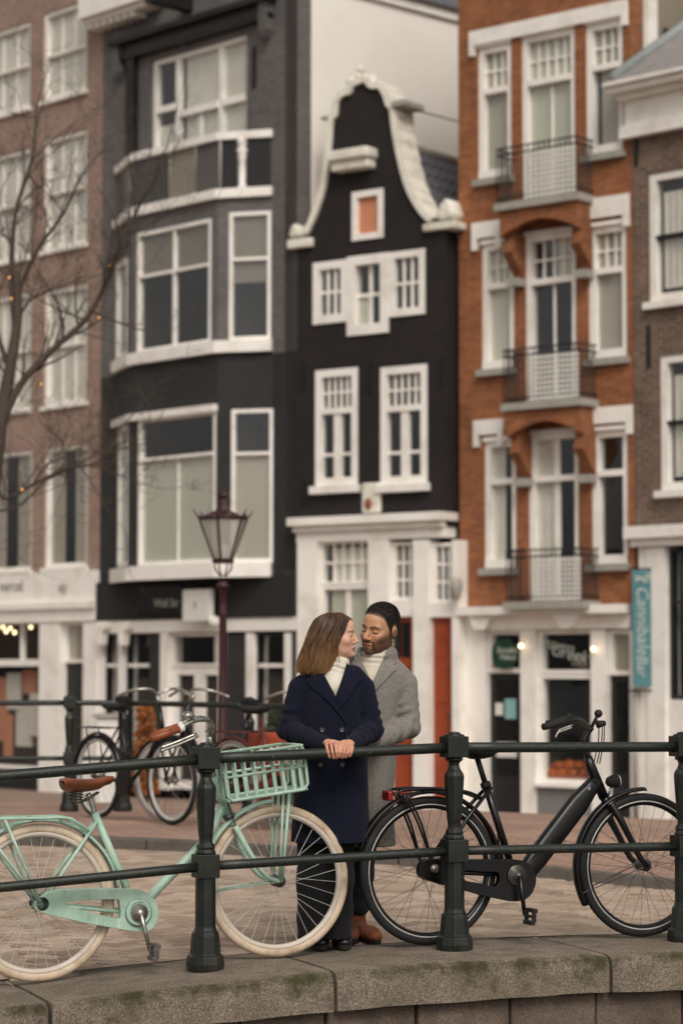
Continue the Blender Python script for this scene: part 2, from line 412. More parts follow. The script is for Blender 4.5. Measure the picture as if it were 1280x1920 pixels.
# quay: coping stones on a wall of dressed blocks
t = NT('mossy_granite'); v = t.n('ShaderNodeNewGeometry').outputs['Position']; nrm = t.n('ShaderNodeNewGeometry').outputs['Normal']
oi = t.n('ShaderNodeObjectInfo')
g = t.ramp(t.noise(v, 130, 5, .8), [(.34, lin('423a31')), (.5, lin('95867a')), (.66, lin('d2c3b0'))])
g = t.mix(.75, g, t.ramp(t.noise(v, 9, 5), [(.3, (.62, .6, .56, 1)), (.7, (1.1, 1.08, 1.02, 1))]), 'MULTIPLY')
sx = t.n('ShaderNodeSeparateXYZ'); t.l(nrm, sx.inputs[0])
nm = t.noise(v, 6.5, 7, .75)
edge = t.ramp(sx.outputs[2], [(.0, (.50, .50, .50, 1)), (.25, (.62, .62, .62, 1)), (.6, (.72, .72, .72, 1)), (.93, (.68, .68, .68, 1)), (1.0, (.46, .46, .46, 1))])   # moss sits on the rounded arris
mm = t.n('ShaderNodeMath', operation='ADD'); t.l(nm, mm.inputs[0]); t.l(edge, mm.inputs[1])
m2 = t.n('ShaderNodeMapRange'); t.l(mm.outputs[0], m2.inputs[0]); m2.inputs[1].default_value = 1.07; m2.inputs[2].default_value = 1.28
g = t.mix(t.ramp(t.noise(v, 2.2, 4), [(.42, (0, 0, 0, 1)), (.6, (.3, .3, .3, 1))]), g, lin('6a6043'))
g = t.mix(m2.outputs[0], g, lin('454122'))
mps = t.n('ShaderNodeMapping'); mps.inputs['Scale'].default_value = (7, 7, .8); t.l(v, mps.inputs[0])
g = t.mix(.4, g, t.ramp(t.noise(mps.outputs[0], 1.0, 4), [(.35, (.55, .53, .5, 1)), (.6, (1.08, 1.06, 1.02, 1))]), 'MULTIPLY')
bb = t.bump(t.noise(v, 120, 6, .8), 1.0, .012, t.bump(t.noise(v, 35, 5), .6, .012))
M['granite'] = t.fin(g, .9, bb)
t = NT('dark_quay_stone'); v = t.n('ShaderNodeNewGeometry').outputs['Position']
g = t.ramp(t.noise(v, 190, 3, .7), [(.32, lin('40352e')), (.5, lin('6a5a4f')), (.7, lin('8a7a6c'))])
g = t.mix(.85, g, t.ramp(t.noise(v, 6, 5), [(.3, (.45, .43, .42, 1)), (.7, (1.1, 1.08, 1.05, 1))]), 'MULTIPLY')
M['quaystone'] = t.fin(g, .9, t.bump(t.noise(v, 150, 3), .6, .004, t.bump(t.noise(v, 25, 5), .5, .012)))
quay = wthing('quay_wall', 'mossy granite coping and stone wall under the iron railing', 'wall', BF.P(0, -.3, -.5))
MB().box(-7, 7, -.3, .39, -2.6, -.30, BF).build('core', M['quaystone'], quay)
def jpx(px, py): return BF.hit(px, py, -.38)[0]
js = [-5.2, -4.1, -3.0, jpx(94, 1900), jpx(628, 1850), jpx(1143, 1820), jpx(1143, 1820) + 1.22, jpx(1143, 1820) + 2.4, jpx(1143, 1820) + 3.6]
print('COPING JOINTS', [round(x, 2) for x in js])
def coping(a, b):
    m = MB(); n = 9; prof = [(.40, -.165), (.40, -.004), (.392, .006), (.0, .010), (-.33, .006), (-.365, -.002), (-.385, -.018), (-.394, -.05), (-.397, -.165)]
    us = lins(a + .009, b - .009, 13)
    for i, u in enumerate(us):
        for (y, z) in prof:
            jt = .0025
            ed = .006 if i in (0, 12) else 0
            p = BF.P(u, y - (ed if y > 0 else -ed), z0(u) + z - (ed if z > -.1 else 0))
            q = noise.noise_vector(p * 7) * .006 + noise.noise_vector(p * 25) * jt
            m.v.append(p + Vector((0, 0, q.z)) + BF.n * q.y)
    k = len(prof)
    m.f = [(i * k + j, (i + 1) * k + j, (i + 1) * k + j + 1, i * k + j + 1) for i in range(12) for j in range(k - 1)]
    m.f += [tuple(range(k)), tuple(range(12 * k + k - 1, 12 * k - 1, -1))]
    m.f += [(i * k + k - 1, (i + 1) * k + k - 1, (i + 1) * k, i * k) for i in range(12)]
    o = m.build('coping_stone', M['granite'], quay, True)
    o.modifiers.new('es', 'EDGE_SPLIT').split_angle = radians(50)
for a, b in zip(js[:-1], js[1:]): coping(a, b)
m = MB(); us = lins(-5.2, 5, 60)
for a, b in zip(us[:-1], us[1:]):
    q = [(a, .402), (b, .402), (b, .428), (a, .428)]; m.hexa([BF.P(u, y, z0(u) - .08) for u, y in q], [BF.P(u, y, z0(u) + .004) for u, y in q])
m.build('bitumen_joint', M['rubber'], quay)
us = [-5, -4.2, -3.3]; u = jpx(22, 1915) - 2.0
u = -5.0; blocks = []
k = 0
for row in range(4):
    u = -5.0 - .2 * (row % 2)
    while u < 5.2:
        L = R.uniform(.38, .46) if row == 0 else R.uniform(.5, .8)
        zt = -.171 - row * .3; zb = zt - .292
        m = MB(); a, b = u + .005, u + L - .005
        yo = -.335 + R.uniform(-.012, .012)
        lo = [BF.P(a, yo, zb + z0(a)), BF.P(b, yo, zb + z0(b)), BF.P(b, -.2, zb + z0(b)), BF.P(a, -.2, zb + z0(a))]
        hi = [BF.P(a, yo, zt + z0(a)), BF.P(b, yo, zt + z0(b)), BF.P(b, -.2, zt + z0(b)), BF.P(a, -.2, zt + z0(a))]
        m.hexa(lo, hi); m.build('wall_block', M['quaystone'], quay, bevel=.012)
        u += L

# ------------------------------------------------------------------ iron railings
def post_mesh(n=8):
    m = MB(); r2 = .92 / cos(pi / 8); q = pi / 8
    m.lathe([(x * r2, z) for x, z in ((.084, 0), (.086, .03), (.082, .062), (.07, .07), (.063, .15), (.060, .165), (.052, .172), (.047, .19), (.046, .41))], n=8, rot=q)
    m.box(-.051, .051, -.051, .051, .405, .508)
    m.lathe([(r_ * .9, z_) for r_, z_ in ((.05, .508), (.052, .518), (.044, .528), (.047, .54), (.044, .55), (.034, .562), (.034, .575), (.038, .60), (.046, .70), (.052, .79), (.052, .80), (.045, .815), (.033, .83), (.027, .848), (.030, .862), (.046, .872), (.046, .878), (.044, .884), (.038, .888))], n=8, rot=q)
    m.box(-.052, .052, -.052, .052, .885, .982)
    m.lathe([(.05, .982), (.046, .99), (.03, .993), (.028, 1.0), (.006, 1.003)], n=12)
    me = bpy.data.meshes.new('post'); me.from_pydata([tuple(v) for v in m.v], [], m.f); me.materials.append(M['green_iron']); return me
PM_ = post_mesh()
def railing(label, pts, zf, hr=.93, lr=.455, rad=(.0245, .0215), group=None, ext=True, sc=1.0, posts=None, top=True):
    p0 = pts[0]; rt = wthing('iron_railing', label, 'railing', (p0.x, p0.y, zf(p0)), group)
    for i, p in enumerate(pts):
        if posts and i not in posts: continue
        o = link('post', PM_, None, rt); o.location = Vector((p.x, p.y, zf(p))) - rt.location
        d = (pts[min(i + 1, len(pts) - 1)] - pts[max(i - 1, 0)]); o.rotation_euler = (0, 0, atan2(d.y, d.x)); o.scale = (sc, sc, sc)
        b = o.modifiers.new('bevel', 'BEVEL'); b.width = .004; b.segments = 2; b.limit_method = 'ANGLE'; b.angle_limit = radians(35)
    for a, b in zip(pts[:-1], pts[1:]):
        for h, r in ((hr, rad[0]), (lr, rad[1])):
            P = [];
            for k in range(7):
                q = a.lerp(b, k / 6); z = zf(q) * 1.0; z = zf(a) + (zf(b) - zf(a)) * k / 6
                P.append(Vector((q.x, q.y, z + h * sc)))
            MB().tube(P, r, 14).build('top_rail' if h == hr else 'lower_rail', M['rail_iron'], rt, True)
    return rt
def zb(p):
    return zdeck(p.x, p.y) + .008
s1 = .015 + (Vector((-.614, 10.79, 0)) - BF.O).dot(BF.e); s3 = .015 + (Vector((1.63, 11.68, 0)) - BF.O).dot(BF.e)
sp = (s3 - s1) / 2
railing('dark green cast iron railing in front of the couple and bicycles', [BF.P(s1 + sp * i, 0, 0) for i in range(-2, 6)], zb)
far = [at_z(-150, 1537, 0), at_z(130, 1537, 0), at_z(230, 1536, 0), at_z(467, 1549, 0), at_z(700, 1563, 0)]
railing('dark railing in the background behind the parked bicycles', [Vector((p.x, p.y, 0)) for p in far], lambda p: zdeck(p.x, p.y) + .07, rad=(.024, .02))
# ------------------------------------------------------------------ house building kit
def wall(rt, F, u0, u1, z0_, z1_, holes, mat, t=.3, name='wall', y=0.0):
    us = sorted({u0, u1} | {min(max(h[i], u0), u1) for h in holes for i in (0, 1)}); zs = sorted({z0_, z1_} | {min(max(h[i], z0_), z1_) for h in holes for i in (2, 3)})
    m = MB()
    def solid(i, j):
        if i < 0 or j < 0 or i >= len(us) - 1 or j >= len(zs) - 1: return False
        cu, cz = (us[i] + us[i + 1]) / 2, (zs[j] + zs[j + 1]) / 2
        return not any(h[0] < cu < h[1] and h[2] < cz < h[3] for h in holes)
    def q(*p): m.add([F.P(*x) for x in p], [(0, 1, 2, 3)])
    for i in range(len(us) - 1):
        for j in range(len(zs) - 1):
            if not solid(i, j): continue
            a, b, c, d = us[i], us[i + 1], zs[j], zs[j + 1]
            q((a, y, c), (b, y, c), (b, y, d), (a, y, d)); q((b, y + t, c), (a, y + t, c), (a, y + t, d), (b, y + t, d))
            if not solid(i - 1, j): q((a, y + t, c), (a, y, c), (a, y, d), (a, y + t, d))
            if not solid(i + 1, j): q((b, y, c), (b, y + t, c), (b, y + t, d), (b, y, d))
            if not solid(i, j - 1): q((a, y + t, c), (b, y + t, c), (b, y, c), (a, y, c))
            if not solid(i, j + 1): q((a, y, d), (b, y, d), (b, y + t, d), (a, y + t, d))
    return m.build(name, mat, rt, uvF=F)
def rect(F, r, off=0.0):
    x0, y0, x1, y1 = r; cx, cy = (x0 + x1) / 2, (y0 + y1) / 2
    return F.hit(x0, cy, off)[0], F.hit(x1, cy, off)[0], F.hit(cx, y1, off)[1], F.hit(cx, y0, off)[1]
def sheetcurtain(F, u0, u1, z0_, z1_, y, mat, parent, folds=.012, taper=None, name='curtain'):
    m = MB(); n = max(10, int((u1 - u0) / .022)); ph = R.uniform(0, 6)
    for j in range(2):
        for i in range(n):
            f = i / (n - 1); u = u0 + (u1 - u0) * f
            if taper and j == 0: u = u0 + (u - u0) * taper
            m.v.append(F.P(u, y + folds * (sin(f * (u1 - u0) * 55 + ph) + .5 * sin(f * (u1 - u0) * 131)), z0_ if j == 0 else z1_))
    m.f = [(i, i + 1, n + i + 1, n + i) for i in range(n - 1)]
    return m.build(name, mat, parent, True)
def window(rt, F, r, lay=None, fw=.07, mw=.05, rec=.05, off=0.0, curt=(), mat=None, sill=None, bar=.022, name='window', local=False, depth=.12, head=None, room=True, room_mat=None, smat=None):
    """lay: columns [(width, [(height, nx, nz), ...from the top])]"""
    mat = mat or M['white']; smat = smat or mat
    u0, u1, a0, a1 = r if local else rect(F, r, off)
    lay = lay or [(1, [(1, 1, 1)])]
    y0 = off + rec; m = MB()
    m.box(u0, u0 + fw, y0, y0 + depth, a0, a1, F); m.box(u1 - fw, u1, y0, y0 + depth, a0, a1, F)
    m.box(u0 + fw, u1 - fw, y0, y0 + depth, a1 - fw, a1, F); m.box(u0 + fw, u1 - fw, y0, y0 + depth, a0, a0 + fw * 1.1, F)
    W = m.build(name, mat, rt)
    U0, U1, Z0, Z1 = u0 + fw, u1 - fw, a0 + fw * 1.1, a1 - fw
    tw = sum(c[0] for c in lay); x = U0
    yg = y0 + depth * .62
    for ci, (cw, rows) in enumerate(lay):
        xe = x + (U1 - U0) * cw / tw
        c0 = x + (mw / 2 if ci else 0); c1 = xe - (mw / 2 if ci < len(lay) - 1 else 0)
        if ci < len(lay) - 1: MB().box(c1, c1 + mw, y0 + .012, y0 + depth - .01, Z0, Z1, F).build('mullion', mat, W)
        th = sum(q[0] for q in rows); zt = Z1
        for ri, (rh, nx, nz) in enumerate(rows):
            zb_ = zt - (Z1 - Z0) * rh / th
            r1 = zt - (mw / 2 if ri else 0); r0 = zb_ + (mw / 2 if ri < len(rows) - 1 else 0)
            if ri < len(rows) - 1: MB().box(c0, c1, y0 - .006, y0 + depth - .02, r0 - mw, r0, F).build('transom', smat, W)
            pw, ph = (c1 - c0) / nx, (r1 - r0) / nz
            for i in range(nx):
                for j in range(nz):
                    g0, g1 = c0 + pw * i + (bar / 2 if i else 0), c0 + pw * (i + 1) - (bar / 2 if i < nx - 1 else 0)
                    h0, h1 = r0 + ph * j + (bar / 2 if j else 0), r0 + ph * (j + 1) - (bar / 2 if j < nz - 1 else 0)
                    MB().add([F.P(g0, yg, h0), F.P(g1, yg, h0), F.P(g1, yg, h1), F.P(g0, yg, h1)], [(0, 1, 2, 3)]).build('pane', M['glass'], W)
            for i in range(1, nx): MB().box(c0 + pw * i - bar / 2, c0 + pw * i + bar / 2, yg - .025, yg + .012, r0, r1, F).build('glazing_bar', smat, W)
            for j in range(1, nz): MB().box(c0, c1, yg - .021, yg + .008, r0 + ph * j - bar / 2, r0 + ph * j + bar / 2, F).build('glazing_bar', smat, W)
            zt = zb_
        x = xe
    if sill:
        h, pr, ov, sm = sill
        MB().box(u0 - ov, u1 + ov, off - pr, off + .04, a0 - h, a0 + .002, F).build('sill', sm, W)
    if head:
        h, pr, ov, sm = head
        MB().box(u0 - ov, u1 + ov, off - pr, off + .04, a1 - .002, a1 + h, F).build('head_moulding', sm, W)
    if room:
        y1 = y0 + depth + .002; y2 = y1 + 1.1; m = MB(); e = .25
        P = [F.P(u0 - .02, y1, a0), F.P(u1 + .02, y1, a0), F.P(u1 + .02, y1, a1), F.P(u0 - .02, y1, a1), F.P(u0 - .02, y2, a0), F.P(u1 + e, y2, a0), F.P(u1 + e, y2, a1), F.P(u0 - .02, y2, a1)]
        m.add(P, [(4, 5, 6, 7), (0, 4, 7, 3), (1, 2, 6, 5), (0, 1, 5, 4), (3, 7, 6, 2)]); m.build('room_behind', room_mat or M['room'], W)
    for (f0, f1, g0, g1, cm) in curt:      # fractions across, and from the top down
        sheetcurtain(F, U0 + (U1 - U0) * f0, U0 + (U1 - U0) * f1, Z1 - (Z1 - Z0) * g1, Z1 - (Z1 - Z0) * g0, yg + .022, cm, W, name='blind' if 'blind' in cm.name else 'curtain', folds=.002 if 'blind' in cm.name else .012)
    return W
def hole(F, r, off=0.0): u0, u1, a, b = rect(F, r, off); return (u0, u1, a, b)
def fbox(rt, name, F, r, y0, y1, mat, bevel=0.0, off=None):     # a box whose front shows at these pixels
    u0, u1, a, b = rect(F, r, y0 if off is None else off)
    return MB().box(u0, u1, y0, y1, a, b, F).build(name, mat, rt, uvF=F, bevel=bevel)
def text(rt, s, F, px, py, size, mat, y=-.01, rot=0.0, name='lettering', shear=0.0, ext=.006, sx=1.0):
    c = bpy.data.curves.new(name, 'FONT'); c.body = s; c.size = size; c.extrude = ext; c.align_x = 'CENTER'; c.align_y = 'CENTER'; c.shear = shear; c.materials.append(mat)
    tmp = bpy.data.objects.new(name, c); me = bpy.data.meshes.new_from_object(tmp); bpy.data.objects.remove(tmp); bpy.data.curves.remove(c)
    if not me.materials: me.materials.append(mat)
    o = bpy.data.objects.new(name, me); COL.objects.link(o); o.parent = rt
    u, z = F.hit(px, py, y); o.location = F.P(u, y, z) - root(rt).location
    o.rotation_euler = (Matrix.Rotation(atan2(F.e.y, F.e.x), 3, 'Z') @ Matrix.Rotation(pi / 2, 3, 'X') @ Matrix.Rotation(rot, 3, 'Z')).to_euler(); o.scale = (sx, 1, 1)
    return o
ZG = -.94
def body(rt, F, u0, u1, y1, z1_, mat):        # the house behind its front: side walls close to the street, the mass beyond the front rooms
    m = MB(); m.box(u0, u1, 1.75, y1, ZG, z1_, F); m.box(u0, u0 + .12, .31, 1.748, ZG, z1_, F); m.box(u1 - .12, u1, .31, 1.748, ZG, z1_, F); m.box(u0 + .121, u1 - .121, .31, 1.748, z1_ - .1, z1_, F)
    return m.build('house_body', mat, rt, uvF=F)
FO = Frame(at_y(1000, 1525, 36.5).x, 36.5, .762, -.647); FO = FO.shifted(FO.hit(862, 1250)[0], 0)
uOR = FO.hit(1190, 1250)[0]
Fr0 = FO.P(FO.hit(840, 1250)[0], -.25, 0); FK = Frame(Fr0.x, Fr0.y, .809, -.588)
FK = FK.shifted(FK.hit(556, 1250)[0], 0); uKR = FK.hit(838, 1250)[0]
J1 = FK.P(0, 0, 0)
FD = Frame(J1.x, J1.y, .683, -.730); uD = FD.hit(186, 1250)[0]; FD = FD.shifted(uD, 0); uDR = -uD
J0 = FD.P(0, 0, 0); FW = Frame(J0.x, J0.y, .68, -.733)
J3 = FO.P(uOR, 0, 0); FRt = Frame(J3.x, J3.y, .704, -.71)
print('widths orange %.2f black %.2f dark %.2f depth dark-left %.1f' % (uOR, uKR, uDR, J0.y))
G = 'canal houses across the street'

# ------------------------------------------------------------------ brown brick house, far left
H = wthing('canal_house', 'brown brick house at the left edge, white sash windows, white shop fascia', 'house', FW.P(-3, 0, ZG), G)
rows = [((82, 13, 163, 180), (-30, 54, 57, 213)), ((82, 252, 163, 464), (-30, 288, 57, 490)), ((83, 538, 163, 758), (-29, 555, 58, 772)), ((84, 836, 164, 1064), (-28, 848, 60, 1072))]
holes = []
for ri, pair in enumerate(rows):
    for r in pair:
        holes.append(hole(FW, r))
        cu = ((0, 1, 0, 1, M['curtain']),) if ri < 3 else ((.0, .35, 0, 1, M['blind2']), (.62, 1, 0, 1, M['blind2']))
        window(H, FW, r, [(1, [(1, 3, 1), (1, 3, 1)])] if ri < 3 else [(1, [(1, 1, 1)])], fw=.075, rec=.03, mw=.045, bar=.016, curt=cu, sill=(.07, .06, .05, M['white']))
        if ri < 3:      # a third column beyond the frame, seen when stepping aside
            pass
zf = FW.hit(100, 1078)[1]; zt = FW.hit(90, -160)[1]
wall(H, FW, -6, 0, zf, zt, holes, M['brown_brick'])
body(H, FW, -6, -.002, 8, zt, M['brown_brick'])
fbox(H, 'fascia', FW, (-200, 1078, 186, 1136), -.06, .3, M['white'], off=0)
za, zb_ = FW.hit(100, 1142)[1], FW.hit(100, 1130)[1]
MB().box(-6, .0, -.16, .3, za, zb_, FW).build('cornice', M['white'], H)
MB().box(-6, .0, -.09, .3, FW.hit(100, 1166)[1], za - .003, FW).build('lintel', M['white'], H)
text(H, 'nercel', FW, 22, 1099, .3, M['greyletter'], -.066)
text(H, 'ay', FW, 118, 1101, .28, M['greyletter'], -.066)
for r in ((78, 1166, 115, 1500), (160, 1166, 187, 1500)): fbox(H, 'pilaster', FW, r, -.06, .3, M['white'], off=0)
M['shop_warm'] = pm('warm_lit_shop_room', '6b5440', .9, .4, 2.5, 0)
window(H, FW, (-110, 1166, 78, 1243), [(1, [(1, 1, 1)]), (1, [(1, 1, 1)]), (.55, [(1, 1, 1)])], fw=.06, rec=.06, room_mat=M['shop_warm'], name='transom_window')
window(H, FW, (-110, 1243, 78, 1440), [(1, [(1, 1, 1)])], fw=.06, rec=.06, mat=M['white'], name='shop_window', room_mat=M['room'])
fbox(H, 'stall_riser', FW, (-110, 1440, 78, 1500), .02, .3, M['black_trim'], off=0)
window(H, FW, (115, 1166, 160, 1243), None, fw=.06, rec=.06, name='transom_window', curt=((0, 1, .0, 1, M['blind2']),))
fbox(H, 'door', FW, (116, 1246, 159, 1500), .12, .18, M['black_trim'], off=.12)
# goods behind the shop glass
for i, (r, mt) in enumerate((((-40, 1262, -24, 1420), 'paper'), ((54, 1300, 74, 1380), 'paper'), ((4, 1340, 20, 1420), 'hatch'), ((8, 1262, 34, 1330), 'paper'), ((36, 1256, 62, 1300), 'hatch'), ((22, 1320, 52, 1400), 'paper'), ((-20, 1270, 6, 1390), 'hatch'), ((40, 1330, 70, 1400), 'shop_warm'))):
    fbox(H, 'display_poster', FW, r, .28 + .02 * i, .3 + .02 * i, M[mt], off=.28)
for (x, y) in ((6, 1176), (12, 1184), (20, 1178), (28, 1186), (58, 1176), (-6, 1182)):
    p = FW.hit(x, y, .55); MB().sphere(FW.P(p[0], .55, p[1]), .035).build('bulb', M['bulb'], H, True)

# ------------------------------------------------------------------ dark grey house with the canted bay
H = wthing('canal_house', 'dark grey painted house with canted bay, white sills and top balcony', 'house', FD.P(1.5, 0, ZG), G)
p = .5
uB, uC = FD.hit(247, 700, -p)[0], FD.hit(408, 700, -p)[0]
uA, uE = uB - p / tan(radians(25)), uC + p / tan(radians(32))
FC = FD.shifted(0, -p)
def fr2(F, a, b): A = F.P(a[0], a[1], 0); B = F.P(b[0], b[1], 0); return Frame(A.x, A.y, B.x - A.x, B.y - A.y), (B - A).length
FL, wL = fr2(FD, (uA, 0), (uB, -p)); FRb, wR = fr2(FD, (uC, -p), (uE, 0))
plan = [(uA, 0), (uB, -p), (uC, -p), (uE, 0)]
def band(rt, name, z0_, z1_, out, mat, pts=None, back=.12, F=FD):
    pts = pts or plan; m = MB(); n = len(pts); O = []; I = []
    for i in range(n):
        a = Vector(pts[max(i - 1, 0)]); b = Vector(pts[min(i + 1, n - 1)]); c = Vector(pts[i])
        d = (b - a).normalized(); nn = Vector((d.y, -d.x))
        if 0 < i < n - 1:
            d1 = (c - a).normalized(); k = 1 / max(.6, nn.dot(Vector((d1.y, -d1.x))))
        else: k = 1
        O.append(c + nn * out * k); I.append(c - nn * back * k)
    for i in range(n - 1):
        q = [O[i], O[i + 1], I[i + 1], I[i]]
        m.hexa([F.P(x.x, x.y, z0_) for x in q], [F.P(x.x, x.y, z1_) for x in q])
    return m.build(name, mat, rt, uvF=F)
zt = FD.hit(370, -220)[1]; zmid = FC.hit(395, 668)[1]; zlow = FD.hit(300, 1088)[1]
z2s = (FC.hit(395, 664)[1], FC.hit(395, 642)[1]); z3s = (FC.hit(395, 1083)[1], FC.hit(395, 1056)[1])
zb1 = (FC.hit(390, 377)[1], FC.hit(390, 360)[1]); zb2 = (FC.hit(390, 268)[1], FC.hit(390, 254)[1])
# plain wall either side of and above the bay
ht = hole(FD, (283, 90, 462, 252))
tw_ = (ht[0], ht[1], FD.hit(372, 400)[1], FD.hit(372, 88)[1])
tbay = zb1[1]
wall(H, FD, 0, uDR, zmid, zt, [tw_, (max(0, uA) + .02, uE - .02, zmid - 1, tbay - .05)], M['dark_glare'])
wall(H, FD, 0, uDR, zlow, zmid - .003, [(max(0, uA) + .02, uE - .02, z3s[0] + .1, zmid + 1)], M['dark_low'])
body(H, FD, .002, uDR - .31, 9, zt, M['dark_glare'])
# bay facets with their windows
def facet(F, wd, zlo, zhi, rs, mat):
    hs_ = [hole(F, r) for r, *_ in rs]
    wall(H, F, 0, wd, zlo, zhi, hs_, mat, t=.16, name='bay_wall')
    for r, lay, cu, fw in rs: window(H, F, r, lay, fw=fw, rec=-.012, mw=.05, curt=cu, depth=.1)
zc3 = FC.hit(400, 772)[1]
L2 = [(1, [(.36, 1, 1), (.64, 1, 1)]), (1, [(.36, 1, 1), (.64, 1, 1)])]
L1 = [(1, [(.36, 1, 1), (.64, 1, 1)])]
facet(FC.shifted(uB, 0), uC - uB, z2s[0], zb1[0], [((258, 424, 396, 653), L2, ((0, .48, 0, .34, M['blind3']), (.52, 1, 0, .34, M['blind3'])), .06)], M['dark_glare'])
facet(FRb, wR, z2s[0], zb1[0], [((430, 397, 508, 638), L1, ((0, 1, 0, .55, M['blind3']),), .06)], M['dark_glare'])
facet(FL, wL, z2s[0], zb1[0], [((219, 490, 239, 672), [(1, [(1, 1, 1)])], (), .07)], M['dark_glare'])
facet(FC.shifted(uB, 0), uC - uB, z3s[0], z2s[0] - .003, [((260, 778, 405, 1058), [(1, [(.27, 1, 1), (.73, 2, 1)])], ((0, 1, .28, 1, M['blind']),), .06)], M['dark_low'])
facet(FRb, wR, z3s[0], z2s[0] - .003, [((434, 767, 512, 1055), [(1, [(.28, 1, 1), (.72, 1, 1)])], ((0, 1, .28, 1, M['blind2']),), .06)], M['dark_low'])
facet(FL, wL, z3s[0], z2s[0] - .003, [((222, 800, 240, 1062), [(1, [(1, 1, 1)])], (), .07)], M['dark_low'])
band(H, 'bay_sill', z2s[0], z2s[1], .1, M['white']); band(H, 'bay_sill', z3s[0], z3s[1], .1, M['white'])
band(H, 'canopy_band', FC.hit(400, 772)[1], FC.hit(400, 759)[1], .09, M['white'], plan[:3])
band(H, 'balcony_floor', zb1[0], zb1[1], .09, M['white']); band(H, 'balcony_rail', zb2[0], zb2[1], .06, M['white'], back=.08)
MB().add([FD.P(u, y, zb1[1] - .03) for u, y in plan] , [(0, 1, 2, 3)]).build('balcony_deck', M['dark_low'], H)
M['smoke'] = pm('smoked_balcony_panel', '433f3a', .25, .35, 2, .05)
for a, b_, mt in ((.0, .42, 'smoke'), (.44, .72, 'blind3'), (.74, 1.0, 'dark_glare')):
    u0, u1 = uB + (uC - uB) * a, uB + (uC - uB) * b_
    MB().box(u0 + .01, u1 - .01, -p + .01, -p + .035, zb1[1], zb2[0], FD).build('balcony_panel', M[mt], H)
MB().box(.02, wL - .02, .01, .03, zb1[1], zb2[0], FL).build('balcony_panel', M['smoke'], H)
MB().box(.05, .33, .01, .03, zb1[1], zb2[0], FRb).build('balcony_panel', M['black_trim'], H)
MB().box(.48, wR - .05, .01, .03, zb1[1], zb2[0], FRb).build('balcony_panel', M['black_trim'], H)
hb = zb2[0] - zb1[1]
MB().lathe([(r * 1.15, z * hb) for r, z in ((.07, 0), (.07, .06), (.045, .1), (.06, .3), (.045, .55), (.07, .62), (.06, .7), (.09, .78), (.05, .86), (.08, .92), (.08, 1.0))], FRb.P(.41, .02, zb1[1]), 10).build('baluster', M['white'], H, True)
# balcony doors, recessed top window
window(H, FD, tw_, [(.24, [(.3, 1, 1), (.7, 1, 1)]), (.48, [(.36, 1, 1), (.64, 2, 1)]), (.28, [(.36, 1, 1), (.64, 1, 1)])], local=True, fw=.085, mw=.11, bar=.07, rec=.06, curt=((.3, .98, 0, 1, M['curtain']), (.0, .2, .4, 1, M['curtain'])), name='balcony_window')
def fline(F, x0, y0_, x1, y1_, y): return F.hit(x0, y0_, y), F.hit(x1, y1_, y)
zc = FD.hit(365, 46)[1]
MB().box(.42, uDR - .5, -.26, .05, zc - .03, zc + .07, FD).build('cornice', M['black_trim'], H)
MB().box(.5, uDR - .58, -.14, .05, zc - .3, zc - .2, FD).build('cornice', M['black_trim'], H)
MB().box(.5, uDR - .58, -.06, .05, zc - .2, zc - .03, FD).build('frieze', M['dark_glare'], H)
for uu in (.5, uDR - .75): MB().prism([(uu, zc - .03), (uu + .16, zc - .03), (uu + .16, zc - .5), (uu + .1, zc - .62), (uu, zc - .5)], 0, FD, -.2, .0).build('bracket', M['dark_glare'], H)
u_ = FD.hit(252, 200)[0]
MB().box(u_ - .1, u_ + .12, -.12, .02, FD.hit(250, 330)[1], zc - .3, FD).build('pilaster', M['black_trim'], H)
u_ = FD.hit(474, 130)[0]; MB().box(u_, u_ + .09, -.03, .02, FD.hit(474, 165)[1], FD.hit(474, 88)[1], FD).build('wall_tie', M['black_trim'], H)
# white gutter cornice with dentils at the upper left, lifting beam
za, zb_ = FD.hit(230, 36)[1], FD.hit(230, 8)[1]
u0_, u1_ = -.15, FD.hit(283, 10, -.35)[0]
MB().box(u0_, u1_, -.45, 0, za + .06, zb_ + .5, FD).build('gutter_cornice', M['white'], H)
MB().box(u0_, u1_ - .08, -.34, 0, za - .03, za + .057, FD).build('gutter_cornice', M['white'], H)
for i in range(7): MB().box(u0_ + .1 + i * .2, u0_ + .2 + i * .2, -.3, 0, za - .12, za - .033, FD).build('dentil', M['white'], H)
u_ = FD.hit(330, 5, -.3)[0]; z_ = FD.hit(330, 6, -.3)[1]
MB().box(u_ - .1, u_ + .1, -.9, 0, z_ - .1, z_ + .12, FD).build('lifting_beam', M['black_trim'], H)
# white party wall running back behind the gable, with coping and roof
FP = Frame(J1.x, J1.y, FD.n.x, FD.n.y)
zcop = FP.hit(858, 42)[1]; ztop = FP.hit(858, 20)[1]
MB().box(.31, 12, .0, .3, 0, zcop, FP).build('party_wall', M['cream'], H)
MB().box(.29, 12.03, -.07, .33, zcop + .003, ztop, FP).build('wall_coping', M['white'], H)
MB().box(.0, .306, .002, .3, ZG, zt, FP).build('wall_end', M['dark_glare'], H)
rf = MB(); A = [FP.P(.2, -.15, ztop + .01), FP.P(12.2, -.15, ztop + .01), FP.P(12.2, 3, ztop + 2.6), FP.P(.2, 3, ztop + 2.6)]
rf.hexa([a - Vector((0, 0, .05)) for a in A], A); rf.build('roof', M['tile'], H)
